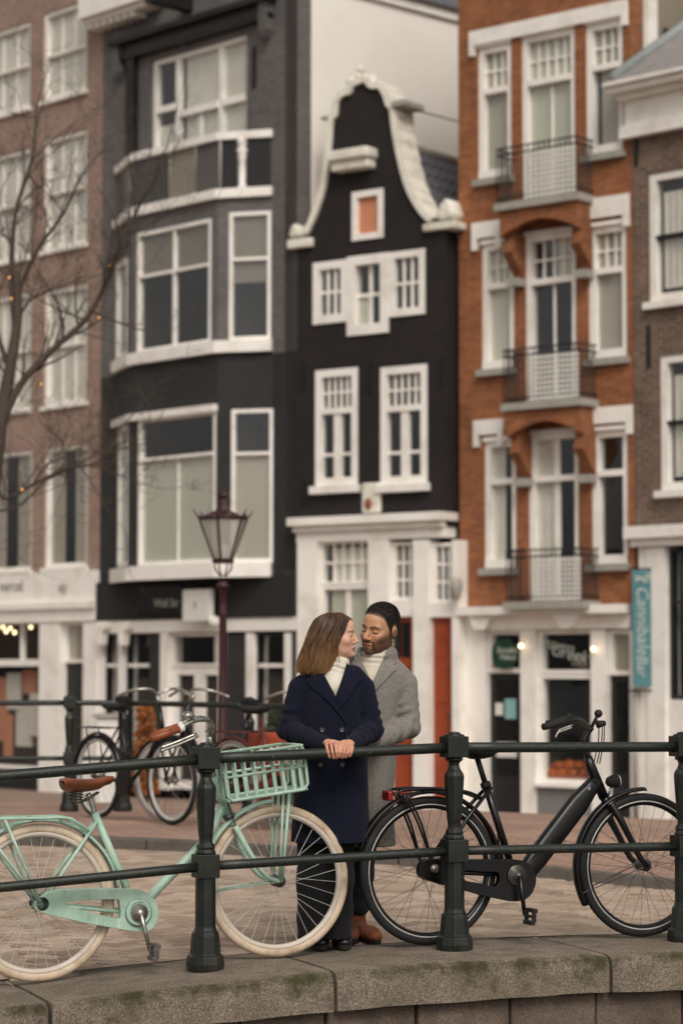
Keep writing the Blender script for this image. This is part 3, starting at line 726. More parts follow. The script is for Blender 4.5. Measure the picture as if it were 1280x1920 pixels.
# dark fascia, signs, white shop front
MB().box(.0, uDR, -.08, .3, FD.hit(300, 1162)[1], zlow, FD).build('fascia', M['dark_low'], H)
fbox(H, 'sign_board', FD, (258, 1098, 340, 1152), -.12, -.08, M['blackglass'], off=-.12)
text(H, 'Wall Str', FD, 312, 1131, .2, M['letter'], -.13, name='lettering')
sb = fbox(H, 'sign_box', FD, (342, 1105, 391, 1165), -.42, -.3, M['paper'], .01, off=-.42)
text(H, 't', FD, 366, 1133, .2, M['greyletter'], -.43)
MB().box(FD.hit(392, 1098)[0], FD.hit(392, 1098)[0] + .03, -.42, .0, FD.hit(392, 1100)[1], FD.hit(392, 1096)[1], FD).build('sign_bracket', M['iron'], H)
zl = FD.hit(300, 1186)[1]; zl2 = FD.hit(300, 1162)[1]
MB().box(.0, uDR, -.05, .3, zl, zl2 - .003, FD).build('lintel', M['white'], H)
def pil(x0, x1, ya=1187, yb=1480, mt='white', y=-.04, nm='pilaster'): return fbox(H, nm, FD, (x0, ya, x1, yb), y, .3, M[mt], off=0)
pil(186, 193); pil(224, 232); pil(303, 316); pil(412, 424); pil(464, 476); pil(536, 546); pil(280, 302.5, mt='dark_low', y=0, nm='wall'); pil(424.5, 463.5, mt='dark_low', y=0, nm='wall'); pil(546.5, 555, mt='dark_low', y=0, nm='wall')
for x0, x1 in ((193.5, 223.5), (232.5, 279.5), (476.5, 535.5)):
    fbox(H, 'plinth', FD, (x0 - 12, 1405, x1 + 12, 1485), -.09, -.05, M['black_trim'], off=-.09)
    window(H, FD, (x0, 1187, x1, 1480), [(1, [(.2, 1, 1), (.8, 1, 1)])], fw=.035, mw=.06, rec=.06, name='shop_window', mat=M['black_trim'], smat=M['white'])
window(H, FD, (316.5, 1187, 411.5, 1250), [(1, [(1, 1, 1)]), (.12, [(1, 1, 1)])], fw=.05, rec=.06, name='transom_window')
for x0, x1 in ((316.5, 366), (366.5, 411.5)): window(H, FD, (x0, 1251, x1, 1480), [(1, [(1, 1, 1)])], fw=.13, rec=.08, name='door', depth=.06)
MB().sphere(FD.P(FD.hit(402, 1166, -.3)[0], -.3, FD.hit(402, 1166, -.3)[1]), .1).build('globe_lamp', M['paper'], H, True)
MB().tube([FD.P(FD.hit(402, 1160)[0], y, FD.hit(402, 1166, -.3)[1] + .09) for y in (-.3, .0)], .015).build('lamp_arm', M['iron'], H)
for x in (205, 246):      # scrolled white brackets
    u, z = FD.hit(x, 1166); MB().prism([(u - .12, z), (u + .18, z), (u + .16, z - .12), (u + .05, z - .2), (u + .02, z - .42), (u - .1, z - .42)], 0, FD, -.22, -.05).build('bracket', M['white'], H, bevel=.02)

# ------------------------------------------------------------------ black bell-gable house
H = wthing('canal_house', 'narrow black bell gable house with white gable trim', 'house', FK.P(1.4, 0, ZG), G)
zsh = FK.hit(700, 992)[1]
h1, h2 = hole(FK, (592, 692, 671, 911)), hole(FK, (714, 686, 801, 908))
gl_, gc_, gr_ = hole(FK, (588, 490, 652, 606)), hole(FK, (652.3, 478, 729, 627)), hole(FK, (729.3, 470, 797, 592))
zg = FK.hit(700, 442)[1]
zeL = FK.hit(578, 452)[1]
wall(H, FK, 0, uKR, zsh, zeL, [h1, h2, gl_, gc_, gr_], M['tar'])
body(H, FK, .01, uKR - .005, 9, zeL - .2, M['tar'])
def kc(x, y): return (480 + x / 3.048, 60 + y / 3.048)
left_c = [(300, 1150), (350, 1040), (395, 900), (415, 780), (430, 640), (440, 510), (462, 478), (470, 410), (500, 365), (545, 350), (562, 310), (630, 280)]
right_c = [(630, 280), (662, 318), (710, 320), (740, 370), (755, 420), (775, 440), (785, 520), (800, 620), (825, 740), (860, 870), (905, 970), (960, 1050), (1000, 1085)]
Lp = [FK.hit(*kc(*q)) for q in left_c]; Rp = [FK.hit(*kc(*q)) for q in right_c]
def sm(P, n=4):       # Catmull-Rom
    out = []
    for i in range(len(P) - 1):
        a, b, c, d = [Vector(P[min(max(k, 0), len(P) - 1)]) for k in (i - 1, i, i + 1, i + 2)]
        for k in range(n):
            t_ = k / n; out.append(.5 * (2 * b + (c - a) * t_ + (2 * a - 5 * b + 4 * c - d) * t_ ** 2 + (3 * b - a - 3 * c + d) * t_ ** 3))
    return out + [Vector(P[-1])]
Ls, Rs = sm(Lp), sm(Rp)
hh = hole(FK, (661, 357, 719, 449))
curve = Ls + Rs[1:]
ml = [(0.0, zeL), (Ls[0].x - .12, zeL)] + [(q.x, q.y) for q in curve] + [(uKR, Rs[-1].y)] + [(uKR, zeL)]
g = MB(); n = len(ml)
# gable wall as a fan of vertical strips between outline and eaves line
top_ = sorted({round(q[0], 3): q[1] for q in ml}.items())
xs = [q[0] for q in top_]
def topz(u):
    for (a, za_), (b, zb2_) in zip(top_[:-1], top_[1:]):
        if a <= u <= b: return za_ + (zb2_ - za_) * (u - a) / max(1e-6, b - a)
    return top_[-1][1]
xs = sorted(set(xs) | {hh[0], hh[1]})
for a, b in zip(xs[:-1], xs[1:]):
    if b - a < 1e-4: continue
    ta, tb = max(topz(a + 1e-5), zeL + .001), max(topz(b - 1e-5), zeL + .001)
    spans = [((zeL, zeL), (ta, tb))]
    if a >= hh[0] - 1e-5 and b <= hh[1] + 1e-5: spans = [((zeL, zeL), (hh[2], hh[2])), ((hh[3], hh[3]), (ta, tb))]
    for (l0, l1), (t0_, t1_) in spans:
        g.hexa([FK.P(a, 0, l0), FK.P(b, 0, l1), FK.P(b, .3, l1), FK.P(a, .3, l0)], [FK.P(a, 0, t0_), FK.P(b, 0, t1_), FK.P(b, .3, t1_), FK.P(a, .3, t0_)])
g.build('gable', M['tar'], H, uvF=FK)
def trim(P, wd, y0, y1, name, mat):
    m = MB(); n = len(P)
    for i in range(n):
        d = (P[min(i + 1, n - 1)] - P[max(i - 1, 0)]); d = d.normalized() if d.length > 1e-6 else Vector((1, 0)); nn = Vector((-d.y, d.x))
        k = wd * (1 + .12 * sin(i * 2.1))
        for (o_, y) in ((-.02, y0), (k, y0), (k, y1), (-.02, y1)):
            q = P[i] + nn * o_; m.v.append(FK.P(q.x, y, q.y))
    m.f = [(i * 4 + j, i * 4 + (j + 1) % 4, (i + 1) * 4 + (j + 1) % 4, (i + 1) * 4 + j) for i in range(n - 1) for j in range(4)] + [(0, 3, 2, 1), tuple(range(4 * n - 4, 4 * n))]
    return m.build(name, mat, H)
trim(Ls, .085, -.06, .42, 'gable_trim', M['stone']); trim(Rs, .085, -.06, .46, 'gable_trim', M['stone'])
# scrolls, platforms, crown
for (x, y, rr, pl) in ((555, 432, 10, (537, 447, 581, 464)), (838, 392, 15, (791, 416, 852, 430))):
    u, z = FK.hit(x, y); r_ = rr / 118.0
    for k, (du, dz, q) in enumerate(((0, 0, 1), (.5, -.6, .7), (-.5, -.7, .75), (.1, .7, .5))):
        MB().lathe([(r_ * q * .55, -.07), (r_ * q, -.05), (r_ * q, .3), (r_ * q * .6, .32)], FK.P(u + du * r_, 0, z + dz * r_), 14, ax=FK.n).build('scroll', M['stone'], H, True)
    fbox(H, 'scroll_platform', FK, pl, -.1, .5, M['stone'], .02, off=-.1)
uc, zc_ = FK.hit(668, 140)
for (x, y, rr) in ((668, 128, 8), (664, 141, 8), (652, 152, 11), (690, 150, 12), (676, 146, 10), (640, 170, 9), (715, 170, 10), (630, 188, 7), (728, 190, 8), (703, 158, 9)):
    u, z = FK.hit(x, y); MB().sphere(FK.P(u, .12, z), rr / 118.0, 10, 7, (1, 1.1, 1)).build('crown_ornament', M['stone'], H, True)
u, z = FK.hit(754, 195); MB().box(u - .14, u + .12, -.12, .45, z - .05, z + .05, FK).build('shoulder_cap', M['greystone'], H, bevel=.015)
u, z = FK.hit(614, 221); MB().box(u - .1, u + .09, -.05, .35, z - .025, z + .025, FK).build('shoulder_cap', M['greystone'], H)
fbox(H, 'hoist_block', FK, (620, 281, 697, 300), -.3, .05, M['stone'], .03, off=-.15); fbox(H, 'hoist_block', FK, (626, 300.5, 695, 319), -.22, .05, M['stone'], .03, off=-.12)
m = MB(); u0, u1, a, b = hh
for bx in ((u0, u0 + .1, a, b), (u1 - .1, u1, a, b), (u0 + .1, u1 - .1, a, a + .1), (u0 + .1, u1 - .1, b - .1, b)): m.box(bx[0], bx[1], -.03, .1, bx[2], bx[3], FK)
hw_ = m.build('loft_hatch', M['white'], H); MB().box(u0 + .1, u1 - .1, .04, .08, a + .1, b - .1, FK).build('hatch_panel', M['hatch'], hw_)
window(H, FK, gl_, [(1, [(1, 3, 2)])], local=True, fw=.125, rec=-.03, bar=.045); window(H, FK, gr_, [(1, [(1, 3, 2)])], local=True, fw=.11, rec=-.03, bar=.045)
window(H, FK, gc_, [(1, [(1, 2, 2)])], local=True, fw=.15, rec=-.04, bar=.055, depth=.2, curt=((0, .5, .5, 1, M['blind']),))
for h_ in (h1, h2):
    window(H, FK, h_, [(1, [(.34, 5, 2), (.66, 1, 1)])], local=True, fw=.12, rec=-.02, bar=.035, mw=.09, sill=(.12, .12, .05, M['white']))
    u0, u1, a, b = h_; um = (u0 + u1) / 2 + .01; zt_ = a + (b - a) * .62
    MB().box(um - .07, um + .07, .0, .08, a + .12, zt_, FK).build('casement_stile', M['white'], H)
    zq = a + (b - a) * .27; MB().box(u0 + .12, um - .07, .02, .07, zq - .025, zq + .025, FK).build('casement_bar', M['white'], H); MB().box(um + .07, u1 - .12, .02, .07, zq - .025, zq + .025, FK).build('casement_bar', M['white'], H)
plq = fbox(H, 'gable_stone', FK, (677, 905, 710, 962), -.08, .02, M['stone'], .03, off=-.08)
u, z = FK.hit(697, 945); MB().sphere(FK.P(u, -.09, z), .07, 8, 6, (1, .5, 1.4)).build('relief', M['leather'], H, True)
for x, ys in ((567, (683, 730)), (690, (680, 735)), (822, (670, 725)), (566, (900, 950))):
    u, _ = FK.hit(x, 700); MB().box(u, u + .05, -.03, .02, FK.hit(x, ys[1])[1], FK.hit(x, ys[0])[1], FK).build('wall_tie', M['black_trim'], H)
# tiled roof behind the gable, right slope, each tile a piece
zr = FK.hit(775, 258, .6)[1]; ur = FK.hit(775, 258, .6)[0] - .6
ridge0 = FK.P(ur, .42, zr); run = FK.n; downv = (FK.e * .62 + Vector((0, 0, -.785))).normalized()
base = MB(); L_ = 2.9
base.hexa([ridge0 + downv * L_ - Vector((0, 0, .08)), ridge0 + downv * L_ + run * 8 - Vector((0, 0, .08)), ridge0 + run * 8 - Vector((0, 0, .08)), ridge0 - Vector((0, 0, .08))], [ridge0 + downv * L_, ridge0 + downv * L_ + run * 8, ridge0 + run * 8, ridge0])
rfo = base.build('roof', M['tile'], H)
nn = run.cross(downv); nn = nn if nn.z > 0 else -nn
tm = MB(); k = 7
for j in range(2):
    for i in range(k):
        f = i / (k - 1); tm.v.append(Vector((f * .25, 0.0 if j == 0 else .36, .035 * sin(f * pi * 2) + (.03 if j else 0.0))))
tm.f = [(i, i + 1, k + i + 1, k + i) for i in range(k - 1)]
tme = bpy.data.meshes.new('roof_tile'); tme.from_pydata([tuple(v) for v in tm.v], [], tm.f); tme.materials.append(M['tile'])
Rm = Matrix((run, downv, nn)).transposed().to_4x4()
for i in range(24):
    for j in range(9):
        o = bpy.data.objects.new('roof_tile', tme); COL.objects.link(o); o.parent = rfo
        o.matrix_local = Matrix.Translation(ridge0 + run * (i * .23) + downv * (j * .32 + .02) + nn * .03 - H.location) @ Rm
MB().tube([ridge0 + run * q + nn * .04 for q in (0, 3, 8)], .09, 10).build('ridge', M['greystone'], rfo, True)
MB().tube([FK.P(*(FK.hit(765, 202)[0], .2, FK.hit(765, 202)[1])), FP.P(3.4, -.6, FP.hit(858, 250)[1])], .012, 6).build('cable', M['iron'], H)
# white shop front
zc0, zc1 = FK.hit(700, 993)[1], FK.hit(700, 966)[1]
MB().box(-.04, uKR + .02, -.22, .3, zc0 + .1, zc1, FK).build('cornice', M['white'], H); MB().box(.0, uKR - .02, -.12, .3, zc0, zc0 + .097, FK).build('cornice', M['white'], H)
MB().box(.02, uKR - .03, -.04, .3, FK.hit(700, 1012)[1], zc0 - .003, FK).build('fascia', M['white'], H)
def kb(x0, y0_, x1, y1_, nm='pilaster', y=-.05, mt='white'): return fbox(H, nm, FK, (x0, y0_, x1, y1_), y, .3, M[mt], off=0)
for x0, x1 in ((560, 596), (693, 731), (777, 806), (850, 862)): kb(x0, 1012.5, x1, 1560)
window(H, FK, (596.5, 1013, 692.5, 1096), [(1, [(1, 5, 2)])], fw=.05, rec=.06, bar=.04, curt=((.15, 1, .1, 1, M['curtain']),))
window(H, FK, (596.5, 1097, 692.5, 1330), [(1, [(1, 2, 1)])], fw=.06, rec=.07, bar=.09, curt=((.1, .5, 0, 1, M['blind']), (.52, 1, 0, 1, M['blind'])))
kb(596.5, 1331, 692.5, 1560, 'stall_riser', 0)
window(H, FK, (731.5, 1016, 776.5, 1126), [(1, [(1, 3, 3)])], fw=.05, rec=.06, bar=.035); window(H, FK, (806.5, 1018, 849.5, 1131), [(1, [(1, 3, 3)])], fw=.05, rec=.06, bar=.035)
kb(731.5, 1127, 776.5, 1156, 'door_lintel', -.02); kb(806.5, 1132, 849.5, 1157, 'door_lintel', -.02)
for x0, x1, gl in ((731.5, 776.5, 1), (806.5, 849.5, 0)):
    u0, u1, a, b = rect(FK, (x0, 1157, x1, 1500), .1)
    D = MB().box(u0, u1, .1, .16, a, b, FK).build('door', M['red_door'], H)
    n_ = 4
    for j in range(n_):
        q0, q1 = a + (b - a) * (j + .12) / n_, a + (b - a) * (j + .88) / n_
        if gl and j >= 2:
            for i in range(2):
                MB().box(u0 + (u1 - u0) * (.14 + .38 * i), u0 + (u1 - u0) * (.46 + .38 * i), .085, .1, q0, q1, FK).build('door_pane', M['blackglass'], D)
        else:
            MB().box(u0 + (u1 - u0) * .18, u0 + (u1 - u0) * .82, .085, .1, q0, q1, FK).build('door_panel', M['red_door'], D, bevel=.012)
u, z = FK.hit(838, 1230); MB().sphere(FK.P(u, .06, z - .9), .03).build('door_knob', M['steel'], H, True)
u, z = FK.hit(868, 1108); MB().lathe([(.02, .2), (.09, .16), (.1, .05), (.06, -.1), (.02, -.14)][::-1], FK.P(u, -.2, z), 10).build('wall_lantern', M['greystone'], H, True)

# ------------------------------------------------------------------ orange brick house with three balconies
H = wthing('canal_house', 'orange brick house with white lintels and three iron balconies', 'house', FO.P(1.7, 0, ZG), G)
win = [((895, 84, 958, 334), [(1, [(.32, 3, 2), (.68, 1, 1)])], ((.05, 1, .34, 1, M['blind2']), (0, 1, 0, .32, M['blind2']))),
       ((977, 60, 1077, 372), [(1, [(.27, 5, 2), (.73, 2, 1)])], ((.0, 1, 0, 1, M['blind']),)),
       ((1097, 40, 1167, 288), [(1, [(.32, 3, 2), (.68, 1, 1)])], ((.2, 1, .34, 1, M['blind2']), (0, 1, 0, .32, M['blind2']))),
       ((902, 455, 963, 692), [(1, [(.32, 3, 2), (.68, 1, 1)])], ((0, 1, .0, 1, M['blind']),)),
       ((984, 437, 1079, 757), [(1, [(.26, 4, 2), (.74, 2, 1)])], ((.55, 1, 0, .26, M['blind']),)),
       ((1102, 422, 1174, 672), [(1, [(.32, 3, 2), (.68, 1, 1)])], ((0, 1, 0, 1, M['blind2']),)),
       ((907, 826, 967, 1066), [(1, [(.3, 1, 1), (.7, 1, 1)])], ((.0, .5, 0, 1, M['curtain']),)),
       ((990, 812, 1084, 1130), [(1, [(.25, 2, 1), (.75, 2, 1)])], ((.0, .45, 0, 1, M['curtain']),)),
       ((1108, 806, 1176, 1058), [(1, [(.3, 1, 1), (.7, 1, 1)])], ())]
hs_ = [hole(FO, r) for r, *_ in win]; zt = FO.hit(1000, -200)[1]; zsh = FO.hit(1030, 1136)[1]
wall(H, FO, .0, uOR, zsh, zt, hs_, M['orange_brick'], t=.3)
body(H, FO, .005, uOR - .005, 10, zt - .3, M['orange_brick'])
for i, (r, lay, cu) in enumerate(win):
    c_ = i % 3 == 1
    window(H, FO, r, lay, fw=.1 if not c_ else .09, rec=.03, bar=.032 if i < 6 else .1, mw=.09, curt=cu, depth=.16, sill=None if c_ else (.1, .1, .05, M['greystone']), head=(.06, .03, .0, M['white']))
    if not c_:
        u0, u1, a, b = hs_[i]; MB().box(u0 + .02, u1 - .02, -.012, .03, a + .01, a + .14, FO).build('sill_apron', M['white'], H)
def lintel(x0, y0_, x1, y1_, ear):
    u0, u1, a, b = rect(FO, (x0, y0_, x1, y1_)); m = MB()
    m.prism([(u0, b), (u0, a - ear), (u0 + .1, a - ear), (u0 + .1, a), (u1 - .1, a), (u1 - .1, a - ear), (u1, a - ear), (u1, b)][::-1], 0, FO, -.06, .03)
    m.build('lintel', M['white'], H)
lintel(882, 30, 1177, 58, .16); lintel(887, 416, 942, 446, .18); lintel(1088, 370, 1180, 408, .18); lintel(890, 787, 945, 815, .18); lintel(1093, 763, 1186, 794, .18)
# balconies
for bi, (xa, xb, ys, yr, corb) in enumerate(((927, 1080, 378, 268, 1), (940, 1086, 758, 650, 1), (945, 1090, 1134, 1030, 0))):
    dp = .44
    u0, u1 = FO.hit(xa + 4, ys, -dp)[0], FO.hit(xb, ys, -dp)[0]
    zs = FO.hit((xa + xb) / 2, ys, -dp)[1]; zr_ = FO.hit((xa + xb) / 2, yr, -dp)[1]
    Bc = MB().box(u0 - .04, u1 + .04, -dp - .04, 0, zs - .06, zs + .05, FO).build('balcony', M['greystone'], H)
    m = MB(); rr = .014
    for z in (zr_, zr_ - .1, zs + .12): m.tube([FO.P(u0, 0, z), FO.P(u0, -dp, z), FO.P(u1, -dp, z), FO.P(u1, 0, z)], rr, 6)
    m.build('balcony_rail', M['iron'], Bc)
    m = MB(); n_ = 15
    for i in range(n_ + 1):
        u = u0 + (u1 - u0) * i / n_; m.tube([FO.P(u, -dp, zs + .05), FO.P(u, -dp, zr_)], .009, 5)
    for y in lins(-dp, -.05, 6):
        for u in (u0, u1): m.tube([FO.P(u, y, zs + .05), FO.P(u, y, zr_)], .009, 5)
    m.build('balusters', M['iron'], Bc)
    pn = MB(); g0 = u0 + (u1 - u0) * .36; k_ = 0       # white woven screen tied behind the bars
    nz = 9; nx = 11; zz0, zz1 = zs + .06, zr_ - .12
    for j in range(nz): pn.box(g0, u1 + .01, -dp - .03 , -dp - .022, zz0 + (zz1 - zz0) * j / nz + .012, zz0 + (zz1 - zz0) * (j + .62) / nz, FO)
    for i in range(nx):
        a = g0 + (u1 - g0) * i / nx; pn.box(a + .02, a + (u1 - g0) / nx * .62, -dp - .02, -dp - .012, zz0, zz1, FO)
    pn.build('woven_screen', M['paper'], Bc)
    if corb:
        v0, v1 = u0 + .02, u1 - .02; arch = []; zt_ = zs - .063; ht_ = .42
        for i in range(13):
            f = i / 12; arch.append((v0 + .1 + (v1 - v0 - .2) * f, zt_ - .34 + .16 * sin(pi * f)))
        MB().prism([(v0, zt_), (v0, zt_ - .4)] + arch + [(v1, zt_ - .4), (v1, zt_)], 0, FO, -dp + .04, -dp + .16).build('brick_arch', M['orange_brick'], Bc, uvF=FO)
        for a, b in ((v0, v0 + .17), (v1 - .17, v1)):
            S_ = Frame(*FO.P(a, 0, 0).xy, FO.n.x, FO.n.y)
            pr = [(-dp + .16, zt_), (-dp + .16, zt_ - .4), (-.34, zt_ - .62), (-.16, zt_ - .82), (0, zt_ - 1.0), (0, zt_)]
            MB().prism(pr, 0, S_, -(b - a), 0.0).build('brick_bracket', M['orange_brick'], Bc, uvF=S_)
            MB().box(a - .02, b + .02, -.2, 0, zt_ - 1.12, zt_ - 1.0, FO).build('bracket_foot', M['greystone'], Bc)
# eaves at the top left, side wall at the right
MB().box(-.25, uOR, -.3, 10, zt - .3, zt - .1, FO).build('roof_eave', M['tile'], H)
FS = Frame(*J3.xy, FO.n.x, FO.n.y)
MB().box(.31, 9.8, -.02, .0, ZG, zt - .31, FS).build('side_wall', pm('taupe_render', '8d8272', .85, .1, 1.2, .2), H)
fbox(H, 'corner_board', FS, (1215, -60, 1233, 400), -.1, -.02, M['white'], off=-.1)
# shop front
zc0, zc1 = FO.hit(1030, 1152)[1], FO.hit(1030, 1136)[1]
MB().box(.12, uOR - .03, -.3, .3, zc0, zc1, FO).build('cornice', M['white'], H)
MB().box(.12, uOR - .03, -.08, .3, FO.hit(1030, 1180)[1], zc0 - .003, FO).build('fascia', M['white'], H)
for x in (915, 1075):
    u, _ = FO.hit(x, 1160); MB().prism([(u - .22, zc0 - .003), (u + .22, zc0 - .003), (u + .1, zc0 - .22), (u - .1, zc0 - .22)], 0, FO, -.24, -.08).build('bracket', M['white'], H)
def ob(x0, y0_, x1, y1_, nm='pilaster', y=-.04, mt='white'): return fbox(H, nm, FO, (x0, y0_, x1, y1_), y, .3, M[mt], off=0)
for x0, x1 in ((866, 911), (978, 1006), (1110, 1137), (1183, 1200)): ob(x0, 1181, x1, 1545)
window(H, FO, (911.5, 1181, 977.5, 1262), None, fw=.07, rec=.04, name='transom_window')
window(H, FO, (1006.5, 1181, 1109.5, 1264), None, fw=.06, rec=.04, name='transom_window', room_mat=M['room'])
window(H, FO, (1137.5, 1181, 1182.5, 1266), None, fw=.06, rec=.04, name='transom_window', curt=((0, 1, 0, 1, M['blind2']),))
window(H, FO, (1006.5, 1265, 1109.5, 1470), None, fw=.06, rec=.05, name='shop_window', sill=(.05, .1, .0, M['white']))
ob(1006.5, 1478, 1109.5, 1545, 'stall_riser', -.01, 'grey_panel')
for x0, x1, ya in ((911.5, 977.5, 1263), (1137.5, 1182.5, 1267)):
    u0, u1, a, b = rect(FO, (x0, ya, x1, 1545), .12)
    D = MB().box(u0, u1, .12, .18, a, b, FO).build('door', M['black_trim'], H)
    MB().box(u0 + .1, u1 - .08, .1, .118, a + .75, b - .1, FO).build('door_glass', M['blackglass'], D)
fbox(H, 'door_notice', FO, (928, 1318, 942, 1341), .08, .085, M['paper'], off=.08); fbox(H, 'door_notice', FO, (946, 1310, 967, 1348), .08, .085, pm('pale_teal_paper', '86b0ae', .8, .1), off=.08)
fbox(H, 'door_notice', FO, (930, 1392, 968, 1420), .08, .085, M['paper'], off=.08)
u, z = FO.hit(950, 1226); r_ = .235
gs = MB().lathe([(r_, -.02), (r_, .02)], FO.P(u, -.06, z), 28, ax=FO.n).build('round_sign', M['greensign'], H)
text(H, 'Smoke', FO, 949, 1219, .14, M['letter'], -.09, sx=1.0, shear=.2); text(H, 'Palace', FO, 951, 1232, .12, M['letter'], -.09, shear=.2)
text(H, 'Heaven', FO, 1036, 1208, .25, M['letter'], .09, rot=-.2, shear=.25); text(H, 'Greek', FO, 1066, 1226, .26, M['letter'], .09, rot=-.2, shear=.25); text(H, 'coffee', FO, 1085, 1245, .12, M['greyletter'], .09, rot=-.15, shear=.2)
for (x, y) in ((976, 1211), (1112, 1217)):
    u, z = FO.hit(x, y, -.12); o = MB().sphere(FO.P(u, -.12, z), .035).build('bulb', M['bulb'], H, True); MB().tube([FO.P(u, -.12, z), FO.P(u, -.05, z + .06)], .008, 5).build('bulb_holder', M['iron'], o)
M['pumpkin'] = pm('orange_goods', 'c0601c', .6, .3, 9)
for i in range(14):
    u = FO.hit(1014 + i * 6.6, 1450, .35)[0]; z = FO.hit(1050, 1452 - (i * 37 % 22) , .35)[1]
    MB().sphere(FO.P(u, .36 + .1 * (i % 3), z), R.uniform(.07, .13), 10, 7, (1, 1, .8)).build('shop_display', M['pumpkin'], H, True)
fbox(H, 'display_shelf', FO, (1008, 1455, 1108, 1470), .25, .8, M['hatch'], off=.25)

# ------------------------------------------------------------------ brown house at the right edge
H = wthing('canal_house', 'old brown brick house at the right edge with heavy white cornice', 'house', FRt.P(1, 0, ZG), G)
wr = [(1216, 318, 1312, 562), (1237, 662, 1333, 918)]
hs_ = [hole(FRt, r) for r in wr]; zc1 = FRt.hit(1230, 130)[1]; zsh = FRt.hit(1230, 1024)[1]
wall(H, FRt, .01, 6, zsh, zc1, hs_, M['old_brick'])
body(H, FRt, .01, 6, 9, zc1 - .05, M['old_brick'])
for r in wr: window(H, FRt, r, [(1, [(1, 1, 1), (1, 1, 1)])], fw=.11, rec=.02, mw=.05, smat=M['black_trim'], depth=.14, sill=(.1, .1, .06, M['white']), curt=((.1, .9, .1, .95, M['curtain']),))
za, zb_ = FRt.hit(1235, 252)[1], FRt.hit(1235, 150)[1]; hgt = zb_ - za
for (y, a, b) in ((-.16, 0, .2), (-.1, .2, .26), (-.06, .26, .72), (-.2, .72, .82), (-.36, .82, .93), (-.44, .93, 1.0)):
    MB().box(-.06 + y * .3, 6, y, .3, za + hgt * a + .0015, za + hgt * b, FRt).build('cornice', M['white'], H)
rf = MB(); A = [FRt.P(-.1, -.3, zb_ + .003), FRt.P(6, -.3, zb_ + .003), FRt.P(6, 3.2, zb_ + 2.8), FRt.P(1.4, 3.2, zb_ + 2.8)]
rf.hexa([a - Vector((0, 0, .002)) for a in A], [a + Vector((0, 0, .06)) for a in A]); rf.build('roof', M['slate'], H)
MB().tube([A[0] + Vector((0, 0, .08)), A[3] + Vector((0, 0, .08))], .09, 8).build('hip_flashing', M['lead'], H, True)
za, zb_ = FRt.hit(1235, 1024)[1], FRt.hit(1235, 986)[1]
MB().box(-.05, 6, -.2, .3, za + .12, zb_, FRt).build('shop_cornice', M['white'], H); MB().box(.0, 6, -.1, .3, za, za + .117, FRt).build('shop_cornice', M['white'], H)
fbox(H, 'pilaster', FRt, (1216, 1026, 1250, 1540), -.05, .3, M['white'], off=0); fbox(H, 'pilaster', FRt, (1200, 1026, 1215, 1540), -.02, .3, M['white'], off=0)
window(H, FRt, (1250.5, 1026, 1400, 1312), [(1, [(.35, 2, 1), (.65, 2, 1)])], fw=.05, rec=.06, mat=M['black_trim'], name='shop_window', curt=((.1, .9, .1, .8, M['blind2']),))
fbox(H, 'stall_riser', FRt, (1250.5, 1313, 1400, 1540), -.01, .3, M['white'], off=0)
for x, ys in ((1192, (260, 312)), (1212, (610, 690))):
    u, _ = FRt.hit(x, 500); MB().box(max(u, .02), max(u, .02) + .05, -.03, .02, FRt.hit(x, ys[1])[1], FRt.hit(x, ys[0])[1], FRt).build('wall_tie', M['black_trim'], H)
MB().tube([FRt.P(.06, -.08, ZG), FRt.P(.06, -.08, FRt.hit(1200, 1290)[1])], .04, 8).build('drainpipe', M['greystone'], H, True)
# teal banner hung square to the facade
bn = wthing('hanging_banner', 'long teal banner with pale lettering hung by the right shop', 'banner', FRt.P(.1, -.2, 1))
Fb = Frame(*FRt.P(.12, -.25, 0).xy, 1, -.05)
u0, u1, a, b = rect(Fb, (1185, 1069, 1225, 1287))
MB().box(u0, u1, 0, .012, a, b, Fb).build('cloth', M['teal'], bn)
for zz in (b + .02, a - .06): MB().tube([Fb.P(u0 - .06, .006, zz), Fb.P(u1 + .12, .006, zz)], .014, 6).build('rod', M['iron'], bn, True)
def btext(s_, py, size, px=1204, sh=0): text(bn, s_, Fb, px, py, size, M['letter'], -.008, rot=-pi / 2, shear=sh, ext=.002)
btext('&', 1085, .16, 1196); btext('De', 1084, .12, 1213); btext("'t Cannibale", 1150, .25, 1203, .25); btext('Bar', 1248, .22, 1202, .2)
